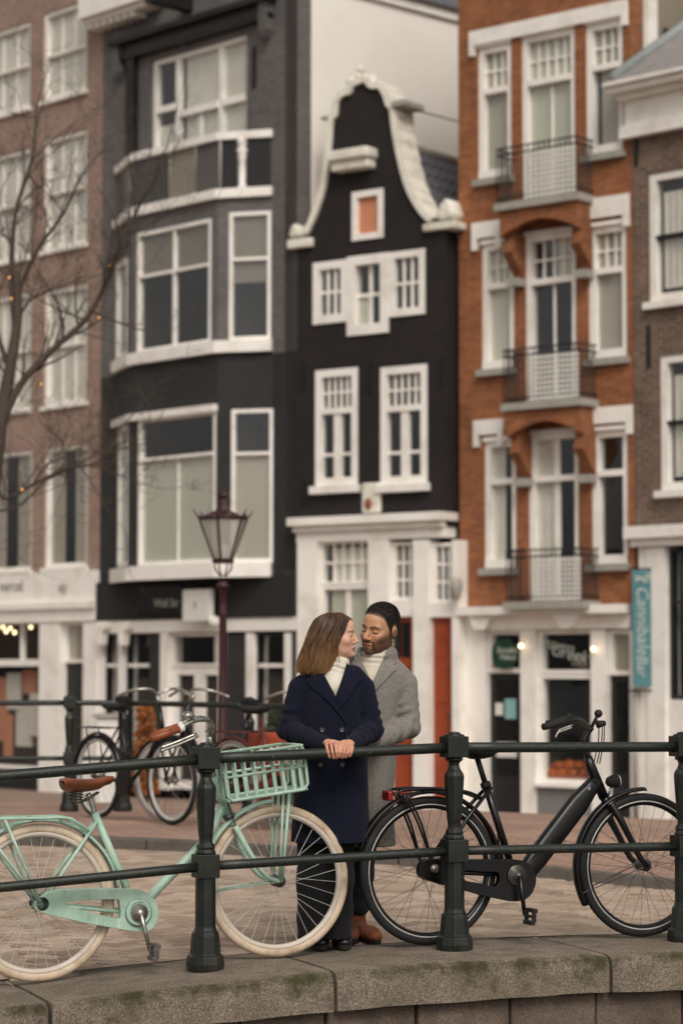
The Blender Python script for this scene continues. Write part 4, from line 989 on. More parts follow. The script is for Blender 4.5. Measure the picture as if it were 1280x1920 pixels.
# ------------------------------------------------------------------ bicycles
class LB(MB):
    """builder in a frame's own (u, y, z)"""
    def __init__(s, F): super().__init__(); s.F = F
    def build(s, name, mat, parent=None, smooth=False, uvF=None, bevel=0.0):
        s.v = [s.F.P(v.x, v.y, v.z) for v in s.v]; return super().build(name, mat, parent, smooth, uvF, bevel)
def curve(P, n=5):
    P = [Vector(q) for q in P]; out = []
    for i in range(len(P) - 1):
        a, b, c, d = [P[min(max(k, 0), len(P) - 1)] for k in (i - 1, i, i + 1, i + 2)]
        for k in range(n):
            t_ = k / n; out.append(.5 * (2 * b + (c - a) * t_ + (2 * a - 5 * b + 4 * c - d) * t_ ** 2 + (3 * b - a - 3 * c + d) * t_ ** 3))
    return out + [P[-1]]
def wheel(rt, F, c, Rw, tr, mt, mr, ms, stripe=None, nsp=32, hubr=.02, gear=0.0):
    cu, cz = c; c3 = (cu, 0, cz)
    m = LB(F); Rr = Rw - 2 * tr - .004          # box rim
    prof = [(Rr + .012, -.013), (Rr + .002, -.013), (Rr - .010, -.008), (Rr - .010, .008), (Rr + .002, .013), (Rr + .012, .013)]
    n = 64
    for i in range(n):
        a = 2 * pi * i / n
        for r, y in prof: m.v.append(Vector((cu + r * cos(a), y, cz + r * sin(a))))
    k = len(prof); m.f = [(i * k + j, ((i + 1) % n) * k + j, ((i + 1) % n) * k + (j + 1) % k, i * k + (j + 1) % k) for i in range(n) for j in range(k)]
    W = m.build('wheel', mr, rt, True)
    LB(F).torus(c3, Rw - tr, tr, 72, 12, sy=.92).build('tyre', mt, W, True)
    if stripe:
        for sgn in (-1, 1): LB(F).torus((cu, sgn * (tr * .78), cz), Rw - tr * 1.75, .0035, 72, 6).build('reflective_stripe', stripe, W, True)
    m = LB(F)
    for i in range(nsp):
        a = 2 * pi * (i + .5) / nsp + .05; sgn = 1 if i % 2 else -1; b = a + (1 if (i // 2) % 2 else -1) * 1.05
        m.tube([(cu + hubr * cos(b), sgn * .03, cz + hubr * sin(b)), (cu + (Rr - .008) * cos(a), 0, cz + (Rr - .008) * sin(a))], .00115, 4, False)
    m.build('spokes', ms, W)
    LB(F).lathe([(.008, -.065), (.008, -.036), (hubr + .008, -.034), (hubr + .008, -.026), (hubr * .7 + gear, -.02), (hubr * .7 + gear, .02), (hubr + .008, .026), (hubr + .008, .034), (.008, .036), (.008, .065)], c3, 14, ax=(0, 1, 0)).build('hub', M['steel'], W, True)
    return W
def fender(rt, F, c, Rf, a0, a1, mat, wd=.024, name='mudguard', par=None):
    m = LB(F); n = 28; cu, cz = c; prof = [(-wd, -.012), (-wd * .75, .0), (0, .006), (wd * .75, .0), (wd, -.012), (wd * .72, -.005), (0, .001), (-wd * .72, -.005)]
    for i in range(n + 1):
        a = radians(a0 + (a1 - a0) * i / n)
        for y, dr in prof: m.v.append(Vector((cu + (Rf + dr) * cos(a), y, cz + (Rf + dr) * sin(a))))
    k = len(prof); m.f = [(i * k + j, (i + 1) * k + j, (i + 1) * k + (j + 1) % k, i * k + (j + 1) % k) for i in range(n) for j in range(k)] + [tuple(range(k)), tuple(range(n * k + k - 1, n * k - 1, -1))]
    return m.build(name, mat, rt, True)
def saddle(rt, F, rear, nose, wr=.1, mat=None, th=.055):
    a, b = Vector(rear), Vector(nose); m = LB(F); n = 14; k = 16
    for i in range(n + 1):
        f = i / n; cz = a.y + (b.y - a.y) * f - .014 * sin(pi * f) ; u = a.x + (b.x - a.x) * f
        wd = (wr * (1 - .12 * (1 - min(1, f * 5)) ** 2)) * (1 - f) ** .75 * .86 + .024; t_ = th * (1 - .35 * f)
        if i == 0: wd *= .3; t_ *= .25; u -= .004
        if i == 1: u = a.x + (b.x - a.x) * .012; wd *= .85; t_ *= .85
        if i == n: wd *= .55; t_ *= .6
        for j in range(k):
            q = 2 * pi * j / k; y = wd * cos(q); z = t_ * .5 * sin(q)
            if sin(q) < 0: z *= (1.6 if f < .75 else 1.2)
            else: z *= .7 + .3 * abs(cos(q))
            m.v.append(Vector((u, y, cz + z)))
    m.f = [(i * k + j, (i + 1) * k + j, (i + 1) * k + (j + 1) % k, i * k + (j + 1) % k) for i in range(n) for j in range(k)] + [tuple(range(k - 1, -1, -1)), tuple(range(n * k, n * k + k))]
    return m.build('saddle', mat, rt, True)
def ring(c, r, n=24): return [(c[0] + r * cos(2 * pi * i / n), c[1] + r * sin(2 * pi * i / n)) for i in range(n)]
def plate_hole(rt, name, F, outer, inner, y0, y1, mat, parent=None):
    """flat plate with a window cut out of it"""
    bm = bmesh.new(); def_v = lambda L, y: [bm.verts.new(F.P(q[0], y, q[1])) for q in L]
    es = []
    for L in (outer, inner):
        vs_ = def_v(L, y0); es += [bm.edges.new((vs_[i], vs_[(i + 1) % len(vs_)])) for i in range(len(vs_))]
    bmesh.ops.triangle_fill(bm, use_beauty=True, use_dissolve=False, edges=es)
    r = bmesh.ops.extrude_face_region(bm, geom=bm.faces[:]); vs_ = [e for e in r['geom'] if isinstance(e, bmesh.types.BMVert)]
    bmesh.ops.translate(bm, verts=vs_, vec=F.n * (y1 - y0)); bmesh.ops.recalc_face_normals(bm, faces=bm.faces[:])
    off = root(rt).location if ORI.get(root(rt).name) else Vector((0, 0, 0))
    bmesh.ops.translate(bm, verts=bm.verts[:], vec=-off)
    me = bpy.data.meshes.new(name); bm.to_mesh(me); bm.free()
    o = link(name, me, mat, rt); b = o.modifiers.new('bevel', 'BEVEL'); b.width = .006; b.segments = 2; b.limit_method = 'ANGLE'; b.angle_limit = radians(50); return o
def offset_poly(P, n=3): return [(q.x, q.y) for q in curve([(a, b, 0) for a, b in P] + [(P[0][0], P[0][1], 0)], n)[:-1]]

# ---- mint city bicycle
YO = .165; F = BF.shifted(0, YO)
def H_(px, py, y=0.0): u, z = F.hit(px, py, y); return (u, y, z)
def H2(px, py, y=0.0): u, z = F.hit(px, py, y); return (u, z)
rt = wthing('bicycle', 'mint green city bicycle with front basket, cream tyres and brown saddle', 'bicycle', F.P(*H_(300, 1800)[:2], -.03))
cr, cf = H2(73, 1692), H2(520, 1662); Rw = .344
cr = (cr[0], z0(cr[0]) + .012 + Rw); cf = (cf[0], z0(cf[0]) + .012 + Rw)
wheel(rt, F, cr, Rw, .021, M['creamrubber'], M['creamrim'], M['spoke'], hubr=.028)
wheel(rt, F, cf, Rw, .021, M['creamrubber'], M['creamrim'], M['spoke'])
mint = M['mint']
bb = H_(258, 1712); st_top = H_(178, 1524); ht0, ht1 = H_(401, 1457), H_(430, 1532)
LB(F).tube([st_top, bb], .0165, 12).build('seat_tube', mint, rt, True)
LB(F).tube(curve([bb, H_(300, 1662), H_(380, 1580), H_(418, 1512)], 4), .0215, 12).build('down_tube', mint, rt, True)
LB(F).tube([ht0, ht1], .024, 14).build('head_tube', mint, rt, True)
LB(F).lathe([(.024, -.008), (.029, -.006), (.029, .012), (.024, .014)], Vector(ht1), 14, ax=(Vector(ht0) - Vector(ht1))).build('headset', M['steel'], rt, True)
fork = LB(F)
fork.tube([ht1, H_(436, 1548)], .02, 10)
for y in (-.052, .052):
    fork.tube(curve([(H_(436, 1548)[0], y * .7, H_(436, 1548)[2]), (*H_(458, 1592)[:1], y, H_(458, 1592)[2]), (H_(490, 1640)[0], y, H_(490, 1640)[2]), (cf[0], y, cf[1])], 4), [.0155 - .007 * i / 12 for i in range(13)], 10)
fork.build('fork', mint, rt, True)
for y in (-.045, .045):
    LB(F).tube([(H_(180, 1540)[0], y * .4, H_(180, 1540)[2]), (cr[0], y * 1.3, cr[1])], .008, 8).build('seat_stay', mint, rt, True)
    LB(F).tube([(bb[0], y * .6, bb[2]), (cr[0], y * 1.3, cr[1])], .009, 8).build('chain_stay', mint, rt, True)
fender(rt, F, cr, Rw + .022, 8, 175, mint, .026); fender(rt, F, cf, Rw + .022, 94, 152, mint, .026)
# rear carrier
rk = LB(F)
for y in (-.055, .055):
    rk.tube(curve([(H_(-60, 1533)[0], y, H_(0, 1533)[2]), (H_(60, 1533)[0], y, H_(60, 1533)[2]), (H_(118, 1532)[0], y, H_(118, 1532)[2]), (H_(140, 1542)[0], y, H_(140, 1542)[2]), (H_(170, 1560)[0], y * .3, H_(170, 1560)[2])], 4), .0075, 8)
    rk.tube([(H_(4, 1535)[0], y, H_(4, 1535)[2]), (cr[0] - .01, y * 1.15, cr[1] + .01)], .007, 8)
    rk.tube([(H_(-50, 1535)[0], y, H_(-50, 1535)[2]), (cr[0] - .01, y * 1.15, cr[1] + .01)], .007, 8)
for px in (-50, 4, 60, 112): rk.tube([(H_(px, 1533)[0], y, H_(px, 1533)[2]) for y in (-.055, .055)], .006, 8)
rk.build('luggage_carrier', mint, rt, True)
# chain case with its window
Fc = F.shifted(0, -.055); hc = lambda px, py: Fc.hit(px, py)
outer = offset_poly([hc(*q) for q in ((66, 1690), (84, 1677), (107, 1668), (170, 1666), (240, 1666), (272, 1672), (290, 1688), (297, 1712), (289, 1735), (268, 1747), (220, 1741), (150, 1728), (82, 1712), (64, 1702))])
inner = offset_poly([hc(*q) for q in ((122, 1691), (160, 1688), (215, 1686), (223, 1692), (225, 1716), (217, 1722), (160, 1708), (122, 1696))])
plate_hole(rt, 'chain_case', Fc, outer, inner, -.012, .028, mint)
cr_ = H2(260, 1711, -.07)
LB(F).lathe([(.062, -.004), (.055, -.01), (.05, -.012), (.047, -.008), (.02, -.012), (.018, -.03), (.008, -.034)], (cr_[0], -.07, cr_[1]), 24, ax=(0, 1, 0)).build('chain_ring_cover', mint, rt, True)
LB(F).lathe([(.04, -.012), (.038, -.02), (.022, -.026), (.018, -.042), (.004, -.045)], (cr_[0], -.07, cr_[1]), 20, ax=(0, 1, 0)).build('crank_boss', M['chrome'], rt, True)
pe = H2(281, 1782, -.11)
for sgn in (-1,):
    cm = LB(F).tube([(cr_[0], -.105, cr_[1]), (pe[0], -.112, pe[1])], [.012, .009], 8).build('crank', M['chrome'], rt, True)
    def pedal(par, c, y):
        m = LB(F); m.tube([(c[0], y, c[1]), (c[0], y - .1, c[1])], .007, 8)
        for k in (-.028, .028): m.box(c[0] - .012 + k * .25, c[0] + .012 + k * .25, y - .1, y - .015, c[1] + k - .009, c[1] + k + .009)
        for k in (-.1, -.02): m.box(c[0] - .011, c[0] + .011, y + k, y + k + .008, c[1] - .026, c[1] + .026)
        return m.build('pedal', M['rubber'] if par == 'k' else M['steel'], rt, bevel=.003)
    pedal('', pe, -.118)
fr_ = (2 * cr_[0] - pe[0], 2 * cr_[1] - pe[1])
LB(F).tube([(cr_[0], .07, cr_[1]), (fr_[0], .08, fr_[1])], [.012, .009], 8).build('crank', M['chrome'], rt, True)
# axle fittings
LB(F).lathe([(.03, -.005), (.03, .005)], (cr[0], -.062, cr[1]), 16, ax=(0, 1, 0)).build('dropout', M['rubber'], rt, True)
# saddle, post, springs
sd_ = saddle(rt, F, H2(119, 1466), H2(213, 1459), .1, M['leather'])
LB(F).tube(curve([H_(178, 1526), H_(172, 1504), H_(165, 1488)], 4), .0125, 10).build('seat_post', M['chrome'], rt, True)
sp_ = LB(F)
for y in (-.045, .045):
    c0 = H_(142, 1494); P = [(c0[0] + .02 * cos(q), y + .02 * sin(q), c0[2] - .025 + .05 * q / (2 * pi * 4)) for q in lins(0, 2 * pi * 4, 49)]
    sp_.tube(P, .0035, 6); sp_.tube(curve([(c0[0], y, c0[2] - .025), (H_(160, 1500)[0], y * .5, H_(160, 1500)[2]), (H_(185, 1485)[0], y * .3, H_(185, 1485)[2])], 4), .004, 6)
sp_.build('springs', M['steel'], sd_, True)
for f in (.06, .14, .5): pass
# handlebar
hb0 = H_(393, 1380)
LB(F).tube(curve([ht0, H_(396, 1420), hb0], 4), .0125, 12).build('stem', M['chrome'], rt, True)
for sgn in (-1, 1):
    P = [hb0]
    sk = lambda y: .62 * y if sgn > 0 else 0.0       # bars turned a little to the left
    for px, py, y in ((398, 1362, .06), (388, 1350, .13), (362, 1352, .19), (336, 1367, .215)):
        u, z = F.hit(px, py, -y); P.append((u + sk(y), sgn * y, z))
    LB(F).tube(curve(P, 5), .011, 10).build('handlebar', M['chrome'], rt, True)
    a = P[-1]; u, z = F.hit(284, 1386, -.23); b_ = (u + sk(.23), sgn * .23, z)
    LB(F).tube([a, Vector(a).lerp(Vector(b_), .5), b_], [.0155, .017, .0155], 12).build('grip', M['leather'], rt, True)
    LB(F).tube([Vector(a) + (Vector(a) - Vector(b_)).normalized() * .022, a], .018, 12).build('grip_collar', M['paper'], rt, True)
    u, z = F.hit(330, 1398, -.2); u2, z2 = F.hit(372, 1380, -.19)
    LB(F).tube(curve([(u2 + sk(.19), sgn * .19, z2), (u + sk(.2), sgn * .2, z), (F.hit(300, 1408, -.2)[0] + sk(.21), sgn * .21, F.hit(300, 1408, -.2)[1])], 4), .006, 8).build('brake_lever', M['chrome'], rt, True)
u, z = F.hit(352, 1347, -.19); LB(F).sphere((u, -.19, z + .012), .03, 14, 8, (1, 1, .7)).build('bell', M['chrome'], rt, True)
for y in (-.05, .05): LB(F).tube([(cf[0], y, cf[1]), (cf[0] + (Rw + .02) * cos(radians(186)), y * .5, cf[1] + (Rw + .02) * sin(radians(186)))], .0045, 6).build('mudguard_stay', mint, rt, True)
LB(F).tube(curve([H_(392, 1372, -.04), H_(408, 1400, -.05), H_(412, 1450, -.04), H_(432, 1520, -.035), H_(445, 1555, -.05)], 5), .003, 6).build('brake_cable', M['rubber'], rt, True)
# basket
TL, TR, BR_, BL_ = [Vector(H2(*q, -.125)) for q in ((418, 1420), (569, 1397), (578, 1479), (428, 1503))]
bk = LB(F); rr = .0075
def q3(p_, y): return (p_.x, y, p_.y)
def bl(f, g): return (TL.lerp(TR, f)).lerp(BL_.lerp(BR_, f), g)
for y in (-.125, .125):
    lp = [bl(.04, 0), bl(.96, 0), bl(1, .12), bl(1, .88), bl(.95, 1), bl(.05, 1), bl(0, .88), bl(0, .12)]
    bk.tube([q3(x, y) for x in lp + [lp[0], lp[1]]], rr, 8)
    bk.tube([q3(bl(0, .47), y), q3(bl(1, .47), y)], rr * .9, 8)
for g_ in (0, .47, 1):
    for f_ in (0.02, .98): bk.tube([q3(bl(f_, g_), -.125), q3(bl(f_, g_), .125)], rr * .9, 8)
Bk = bk.build('basket', mint, rt, True)
for y in (-.125, .125):
    for f_ in (.1, .22, .34, .46, .58, .70, .82, .91):
        p0, p1 = bl(f_, 0), bl(f_ + .015, 1)
        LB(F).add([(p0.x - .007, y - .003, p0.y), (p0.x + .007, y - .003, p0.y), (p0.x + .007, y + .003, p0.y), (p0.x - .007, y + .003, p0.y), (p1.x - .007, y - .003, p1.y), (p1.x + .007, y - .003, p1.y), (p1.x + .007, y + .003, p1.y), (p1.x - .007, y + .003, p1.y)], [(0, 1, 5, 4), (1, 2, 6, 5), (2, 3, 7, 6), (3, 0, 4, 7), (0, 3, 2, 1), (4, 5, 6, 7)]).build('basket_slat', mint, Bk)
for f_ in (.0, 1.0):
    for y in (-.075, -.025, .025, .075): LB(F).tube([q3(bl(f_, 0.03), y), q3(bl(f_, .97), y)], .0055, 6).build('basket_slat', mint, Bk)
for y in lins(-.1, .1, 7): LB(F).tube([q3(bl(.02, 1), y), q3(bl(.98, 1), y)], .005, 6).build('basket_slat', mint, Bk)
for y in (-.07, .07):
    p0 = bl(.82, 1); LB(F).tube([(p0.x, y, p0.y), (cf[0], y * .85, cf[1])], .008, 8, flat=1).build('basket_strut', mint, rt, True)
    p0 = bl(.74, 1); LB(F).tube([(p0.x, y, p0.y), (cf[0] - .01, y * .8, cf[1] + .01)], .006, 8).build('basket_strut', mint, rt, True)
p0 = bl(.06, .8); LB(F).tube([(p0.x, 0, p0.y), H_(412, 1480)], .01, 8).build('basket_bracket', mint, rt, True)

# ---- black electric bicycle
YO = .20; F = BF.shifted(0, YO)
rt = wthing('bicycle', 'black electric city bicycle with thick battery tube behind the railing', 'bicycle', F.P(*H_(1000, 1760)[:2], 0))
cr, cf = H2(803, 1629), H2(1204, 1626); Rw = .347
cr = (cr[0], z0(cr[0]) + .012 + Rw); cf = (cf[0], z0(cf[0]) + .012 + Rw)
bk_ = M['blackpaint']
wheel(rt, F, cr, Rw, .022, M['rubber'], M['blackpaint'], M['steel'], M['rim'], hubr=.04); wheel(rt, F, cf, Rw, .022, M['rubber'], M['blackpaint'], M['steel'], M['rim'], hubr=.022)
bb = H_(966, 1640)
LB(F).tube([H_(893, 1418), H_(910, 1472)], .0135, 12).build('seat_post', M['rubber'], rt, True)
LB(F).tube([H_(908, 1466), H_(956, 1618)], .018, 12).build('seat_tube', bk_, rt, True)
LB(F).lathe([(.022, -.012), (.025, -.008), (.025, .012), (.022, .014)], Vector(H_(910, 1472)), 14, ax=(Vector(H_(893, 1418)) - Vector(H_(910, 1472)))).build('seat_clamp', M['rubber'], rt, True)
# battery tube: a deep rounded section
A_, B_ = Vector(H_(1117, 1462)), Vector(H_(982, 1640)); d = (B_ - A_).normalized(); nn = Vector((-d.z, 0, d.x)); m = LB(F); k = 16; N_ = 12
for i in range(N_ + 1):
    f = i / N_; c = A_.lerp(B_, f); hh_ = .030 + .022 * min(1, f * 4); 
    if f > .85: hh_ *= 1 - (f - .85) * 1.2
    for j in range(k):
        q = 2 * pi * j / k; cx, sx_ = cos(q), sin(q); cx = math.copysign(abs(cx) ** .6, cx); sx_ = math.copysign(abs(sx_) ** .6, sx_)
        m.v.append(c + nn * hh_ * cx + Vector((0, .032 * sx_, 0)))
m.f = [(i * k + j, (i + 1) * k + j, (i + 1) * k + (j + 1) % k, i * k + (j + 1) % k) for i in range(N_) for j in range(k)] + [tuple(range(k)), tuple(range(N_ * k + k - 1, N_ * k - 1, -1))]
dt = m.build('battery_tube', bk_, rt, True)
u, z = F.hit(1103, 1478, -.034); LB(F).lathe([(.009, -.004), (.009, .004)], (u, -.033, z), 12, ax=(0, 1, 0)).build('battery_lock', M['chrome'], dt)
ht0, ht1 = H_(1101, 1420), H_(1131, 1495)
LB(F).tube([ht0, H_(1108, 1440), ht1], [.022, .025, .025], 14).build('head_tube', bk_, rt, True)
fork = LB(F); c0 = H_(1138, 1506); fork.tube([ht1, c0], .022, 10)
for y in (-.055, .055): fork.tube(curve([(c0[0], y * .6, c0[2]), (H_(1152, 1535)[0], y, H_(1152, 1535)[2]), (H_(1170, 1570)[0], y, H_(1170, 1570)[2]), (H_(1190, 1608)[0], y, H_(1190, 1608)[2]), (cf[0], y, cf[1])], 4), [.02 - .008 * i / 16 for i in range(17)], 10)
fork.build('fork', bk_, rt, True)
for y in (-.05, .05):
    LB(F).tube([(H_(916, 1476)[0], y * .5, H_(916, 1476)[2]), (H_(866, 1535)[0], y, H_(866, 1535)[2]), (cr[0], y * 1.25, cr[1])], .0095, 8).build('seat_stay', bk_, rt, True)
    LB(F).tube([(bb[0], y * .6, bb[2]), (cr[0], y * 1.25, cr[1])], .011, 8).build('chain_stay', bk_, rt, True)
    LB(F).tube([(cf[0], y, cf[1]), (cf[0] + (Rw + .02) * cos(radians(200)), y * .4, cf[1] + (Rw + .02) * sin(radians(200)))], .0025, 6).build('mudguard_stay', bk_, rt)
fender(rt, F, cr, Rw + .024, -5, 165, bk_, .028); fender(rt, F, cf, Rw + .024, 88, 210, bk_, .028)
rk = LB(F)
for y in (-.06, .06):
    rk.tube(curve([(H_(740, 1492)[0], y, H_(740, 1492)[2]), (H_(744, 1481)[0], y, H_(744, 1481)[2]), (H_(800, 1479)[0], y, H_(800, 1479)[2]), (H_(862, 1483)[0], y, H_(862, 1483)[2]), (H_(902, 1498)[0], y * .3, H_(902, 1498)[2])], 4), .0075, 8)
    for px in (746, 752): rk.tube(curve([(H_(px, 1486)[0], y, H_(px, 1486)[2]), (H_(px + 28, 1545)[0], y * 1.1, H_(px + 28, 1545)[2]), (cr[0], y * 1.15, cr[1])], 3), .006, 8)
for px in (746, 790, 840): rk.tube([(H_(px, 1480)[0], y, H_(px, 1480)[2]) for y in (-.06, .06)], .006, 8)
rk.build('luggage_carrier', bk_, rt, True)
u, z = F.hit(727, 1491); LB(F).box(u - .016, u + .012, -.045, .045, z - .026, z + .022).build('tail_light', M['redlens'], rt, bevel=.01)
Fc = F.shifted(0, -.06)
outer = offset_poly([hc(*q) for q in ((786, 1622), (798, 1611), (840, 1611), (873, 1611), (930, 1611), (972, 1612), (994, 1625), (1003, 1650), (991, 1680), (963, 1690), (921, 1683), (870, 1670), (834, 1661), (794, 1648), (784, 1636))])
inner = offset_poly([hc(*q) for q in ((868, 1631), (900, 1634), (928, 1635), (934, 1641), (933, 1655), (925, 1662), (900, 1656), (870, 1650))])
plate_hole(rt, 'chain_case', Fc, outer, inner, -.012, .03, bk_)
cr_ = H2(968, 1641, -.075); pe = H2(983, 1716, -.115)
LB(F).lathe([(.05, -.002), (.048, -.006), (.02, -.01), (.016, -.03), (.005, -.034)], (cr_[0], -.075, cr_[1]), 20, ax=(0, 1, 0)).build('crank_boss', M['steel'], rt, True)
LB(F).tube([(cr_[0], -.108, cr_[1]), (pe[0], -.115, pe[1])], [.013, .01], 8).build('crank', M['blackpaint'], rt, True)
fr_ = (2 * cr_[0] - pe[0], 2 * cr_[1] - pe[1]); LB(F).tube([(cr_[0], .07, cr_[1]), (fr_[0], .08, fr_[1])], [.012, .009], 8).build('crank', M['blackpaint'], rt, True)
pedal('k', pe, -.118)
u, z = F.hit(814, 1629, -.075); LB(F).lathe([(.022, -.006), (.02, .002)], (u, -.075, z), 12, ax=(0, 1, 0)).build('axle_cap', M['chrome'], rt, True)
saddle(rt, F, H2(872, 1403), H2(938, 1400), .085, M['rubber'], .06)
# bars
hb0 = H_(1108, 1364)
LB(F).tube(curve([ht0, H_(1097, 1402), H_(1094, 1388), H_(1102, 1372), hb0], 4), .0155, 12).build('stem', bk_, rt, True)
for sgn in (-1, 1):
    P = [hb0]
    sk = lambda y: 1.05 * y if sgn > 0 else 0.0      # bars turned, the far end swings forward
    for px, py, y in ((1100, 1362, .07), (1085, 1351, .16), (1066, 1351, .21)):
        u, z = F.hit(px, py, -y); P.append((u + sk(y), sgn * y, z))
    LB(F).tube(curve(P, 5), .011, 10).build('handlebar', bk_, rt, True)
    u, z = F.hit(1018, 1363, -.25); a = P[-1]
    LB(F).tube([a, (u + sk(.25), sgn * .25, z)], [.0155, .0165], 12).build('grip', M['rubber'], rt, True)
    bl_ = [F.hit(*q, -.2) for q in ((1070, 1364), (1056, 1369), (1044, 1374), (1040, 1383))]
    LB(F).tube(curve([(q[0] + sk(.205), sgn * .205, q[1]) for q in bl_], 4), .005, 8).build('brake_lever', M['chrome'], rt, True)
    u, z = F.hit(1066, 1352, -.21); LB(F).torus((u + sk(.21), sgn * .21, z + .008), .015, .006, 16, 6).build('shifter', M['rubber'], rt, True)
u, z = F.hit(1121, 1338); LB(F).sphere((u, 0, z), .02, 14, 10).build('bell', M['rubber'], rt, True); LB(F).tube([hb0, (u, 0, z)], .009, 8).build('bell_post', M['rubber'], rt, True)
u, z = F.hit(1126, 1358); LB(F).tube([(u - .02, 0, z), (u + .02, 0, z + .005)], [.02, .014], 10).build('display', M['rubber'], rt, True)
for k, (x1, x2) in enumerate(((1128, 1118), (1132, 1123), (1122, 1112))):
    LB(F).tube(curve([H_(x1, 1362, -.03 + .02 * k), H_(x1 - 1, 1390, -.03 + .02 * k), H_((x1 + x2) / 2, 1410, -.03 + .02 * k), H_(x2, 1432, -.02)], 5), .0028, 6).build('cable', M['rubber'], rt, True)
u, z = F.hit(1147, 1465); hl_ = LB(F).lathe([(.008, -.035), (.022, -.025), (.031, .0), (.034, .022), (.034, .027)], (u, 0, z), 16, ax=(1, 0, .12)).build('headlight', M['rubber'], rt, True)
LB(F).lathe([(.031, .0), (.029, .006), (.0, .008)], (u + .028, 0, z + .003), 16, ax=(1, 0, .12)).build('lens', M['clear'], hl_, True)
LB(F).tube([(u - .005, 0, z - .02), H_(1139, 1494)], .006, 8).build('lamp_bracket', M['chrome'], rt, True)

# ---- bicycles parked along the far railing
def city_bike(label, P0, ang, frame, crate=None, bag=None, seatm=None, flip=1, tyre=None):
    Fb = Frame(P0.x, P0.y, cos(ang) * flip, sin(ang) * flip)
    rt = wthing('bicycle', label, 'bicycle', P0, 'bicycles parked at the far railing')
    zg = P0.z; fm = M[frame]; R_ = .34; a, b = (-.53, zg + R_), (.55, zg + R_)
    for c in (a, b): wheel(rt, Fb, c, R_, .02, tyre or M['rubber'], M['rim'], M['steel'], nsp=24); fender(rt, Fb, c, R_ + .02, 20, 170, fm)
    z = lambda h: zg + h
    m = LB(Fb); m.tube([(-.2, 0, z(.86)), (-.05, 0, z(.3))], .016, 8); m.tube([(-.05, 0, z(.3)), (.2, 0, z(.48)), (.4, 0, z(.78))], .018, 8); m.tube([(.36, 0, z(.95)), (.43, 0, z(.68))], .02, 8)
    for y in (-.05, .05): m.tube([(.43, y * .6, z(.68)), (.55, y, z(R_))], .011, 8); m.tube([(-.17, y * .4, z(.78)), (-.53, y, z(R_))], .008, 8); m.tube([(-.05, y * .5, z(.3)), (-.53, y, z(R_))], .009, 8)
    m.build('frame', fm, rt, True)
    m = LB(Fb)
    for y in (-.06, .06): m.tube([(-.8, y, z(.74)), (-.25, y, z(.74))], .007, 6); m.tube([(-.62, y, z(.74)), (-.53, y, z(R_))], .006, 6)
    m.build('luggage_carrier', fm, rt, True)
    saddle(rt, Fb, (-.36, z(.93)), (-.1, z(.93)), .1, seatm or M['rubber']); LB(Fb).tube([(-.24, 0, z(.92)), (-.2, 0, z(.84))], .012, 8).build('seat_post', M['steel'], rt, True)
    LB(Fb).tube([(.36, 0, z(.95)), (.33, 0, z(1.02))], .012, 8).build('stem', M['chrome'], rt, True)
    for s_ in (-1, 1): LB(Fb).tube(curve([(.33, 0, z(1.02)), (.38, s_ * .1, z(1.06)), (.3, s_ * .22, z(1.05)), (.14, s_ * .25, z(1.0))], 5), .012, 8).build('handlebar', M['chrome'], rt, True)
    LB(Fb).lathe([(.1, -.02), (.1, .02)], (-.05, -.06, z(.3)), 18, ax=(0, 1, 0)).build('chain_case', fm, rt)
    if bag:
        for s_ in (-1, 1): LB(Fb).prism([(-.78, z(.4)), (-.34, z(.4)), (-.3, z(.73)), (-.8, z(.73))], 0, None, s_ * .08, s_ * .2).build('pannier', M[bag], rt, bevel=.03)
    if crate:
        m = LB(Fb); x0, x1, y0_, y1_, h0, h1 = .36, .72, -.22, .22, z(.72), z(.95)
        for k in range(3):
            q = h0 + (h1 - h0) * k / 2.6
            m.box(x0, x1, y0_, y0_ + .012, q, q + .07); m.box(x0, x1, y1_ - .012, y1_, q, q + .07); m.box(x0, x0 + .012, y0_ + .013, y1_ - .013, q, q + .07); m.box(x1 - .012, x1, y0_ + .013, y1_ - .013, q, q + .07)
        m.box(x0, x1, y0_, y1_, h0 - .012, h0 - .001); m.build('crate', M[crate], rt)
def gz(px, py): p_ = at_z(px, py, .07); return Vector((p_.x, p_.y, zdeck(p_.x, p_.y) + .074))
M['redframe'] = pm('dull_red_bicycle_paint', '5c2a22', .4, .25, 9); M['greenframe'] = pm('green_bicycle_paint', '24382e', .4, .25, 9); M['greytyre'] = pm('grey_tyre', '8c8078', .8, .2, 10)
city_bike('far parked bicycle with orange red panniers in front of the background railing', gz(425, 1546), radians(-30), 'blackpaint', bag='orange_bag', flip=-1, tyre=M['greytyre'])
city_bike('far parked black bicycle left of the one with panniers', gz(250, 1541), radians(-52), 'blackpaint', flip=1)
city_bike('far parked red bicycle with crate beside the woman', gz(520, 1558), radians(-48), 'redframe', crate='orange_bag', flip=1, tyre=M['greytyre'])
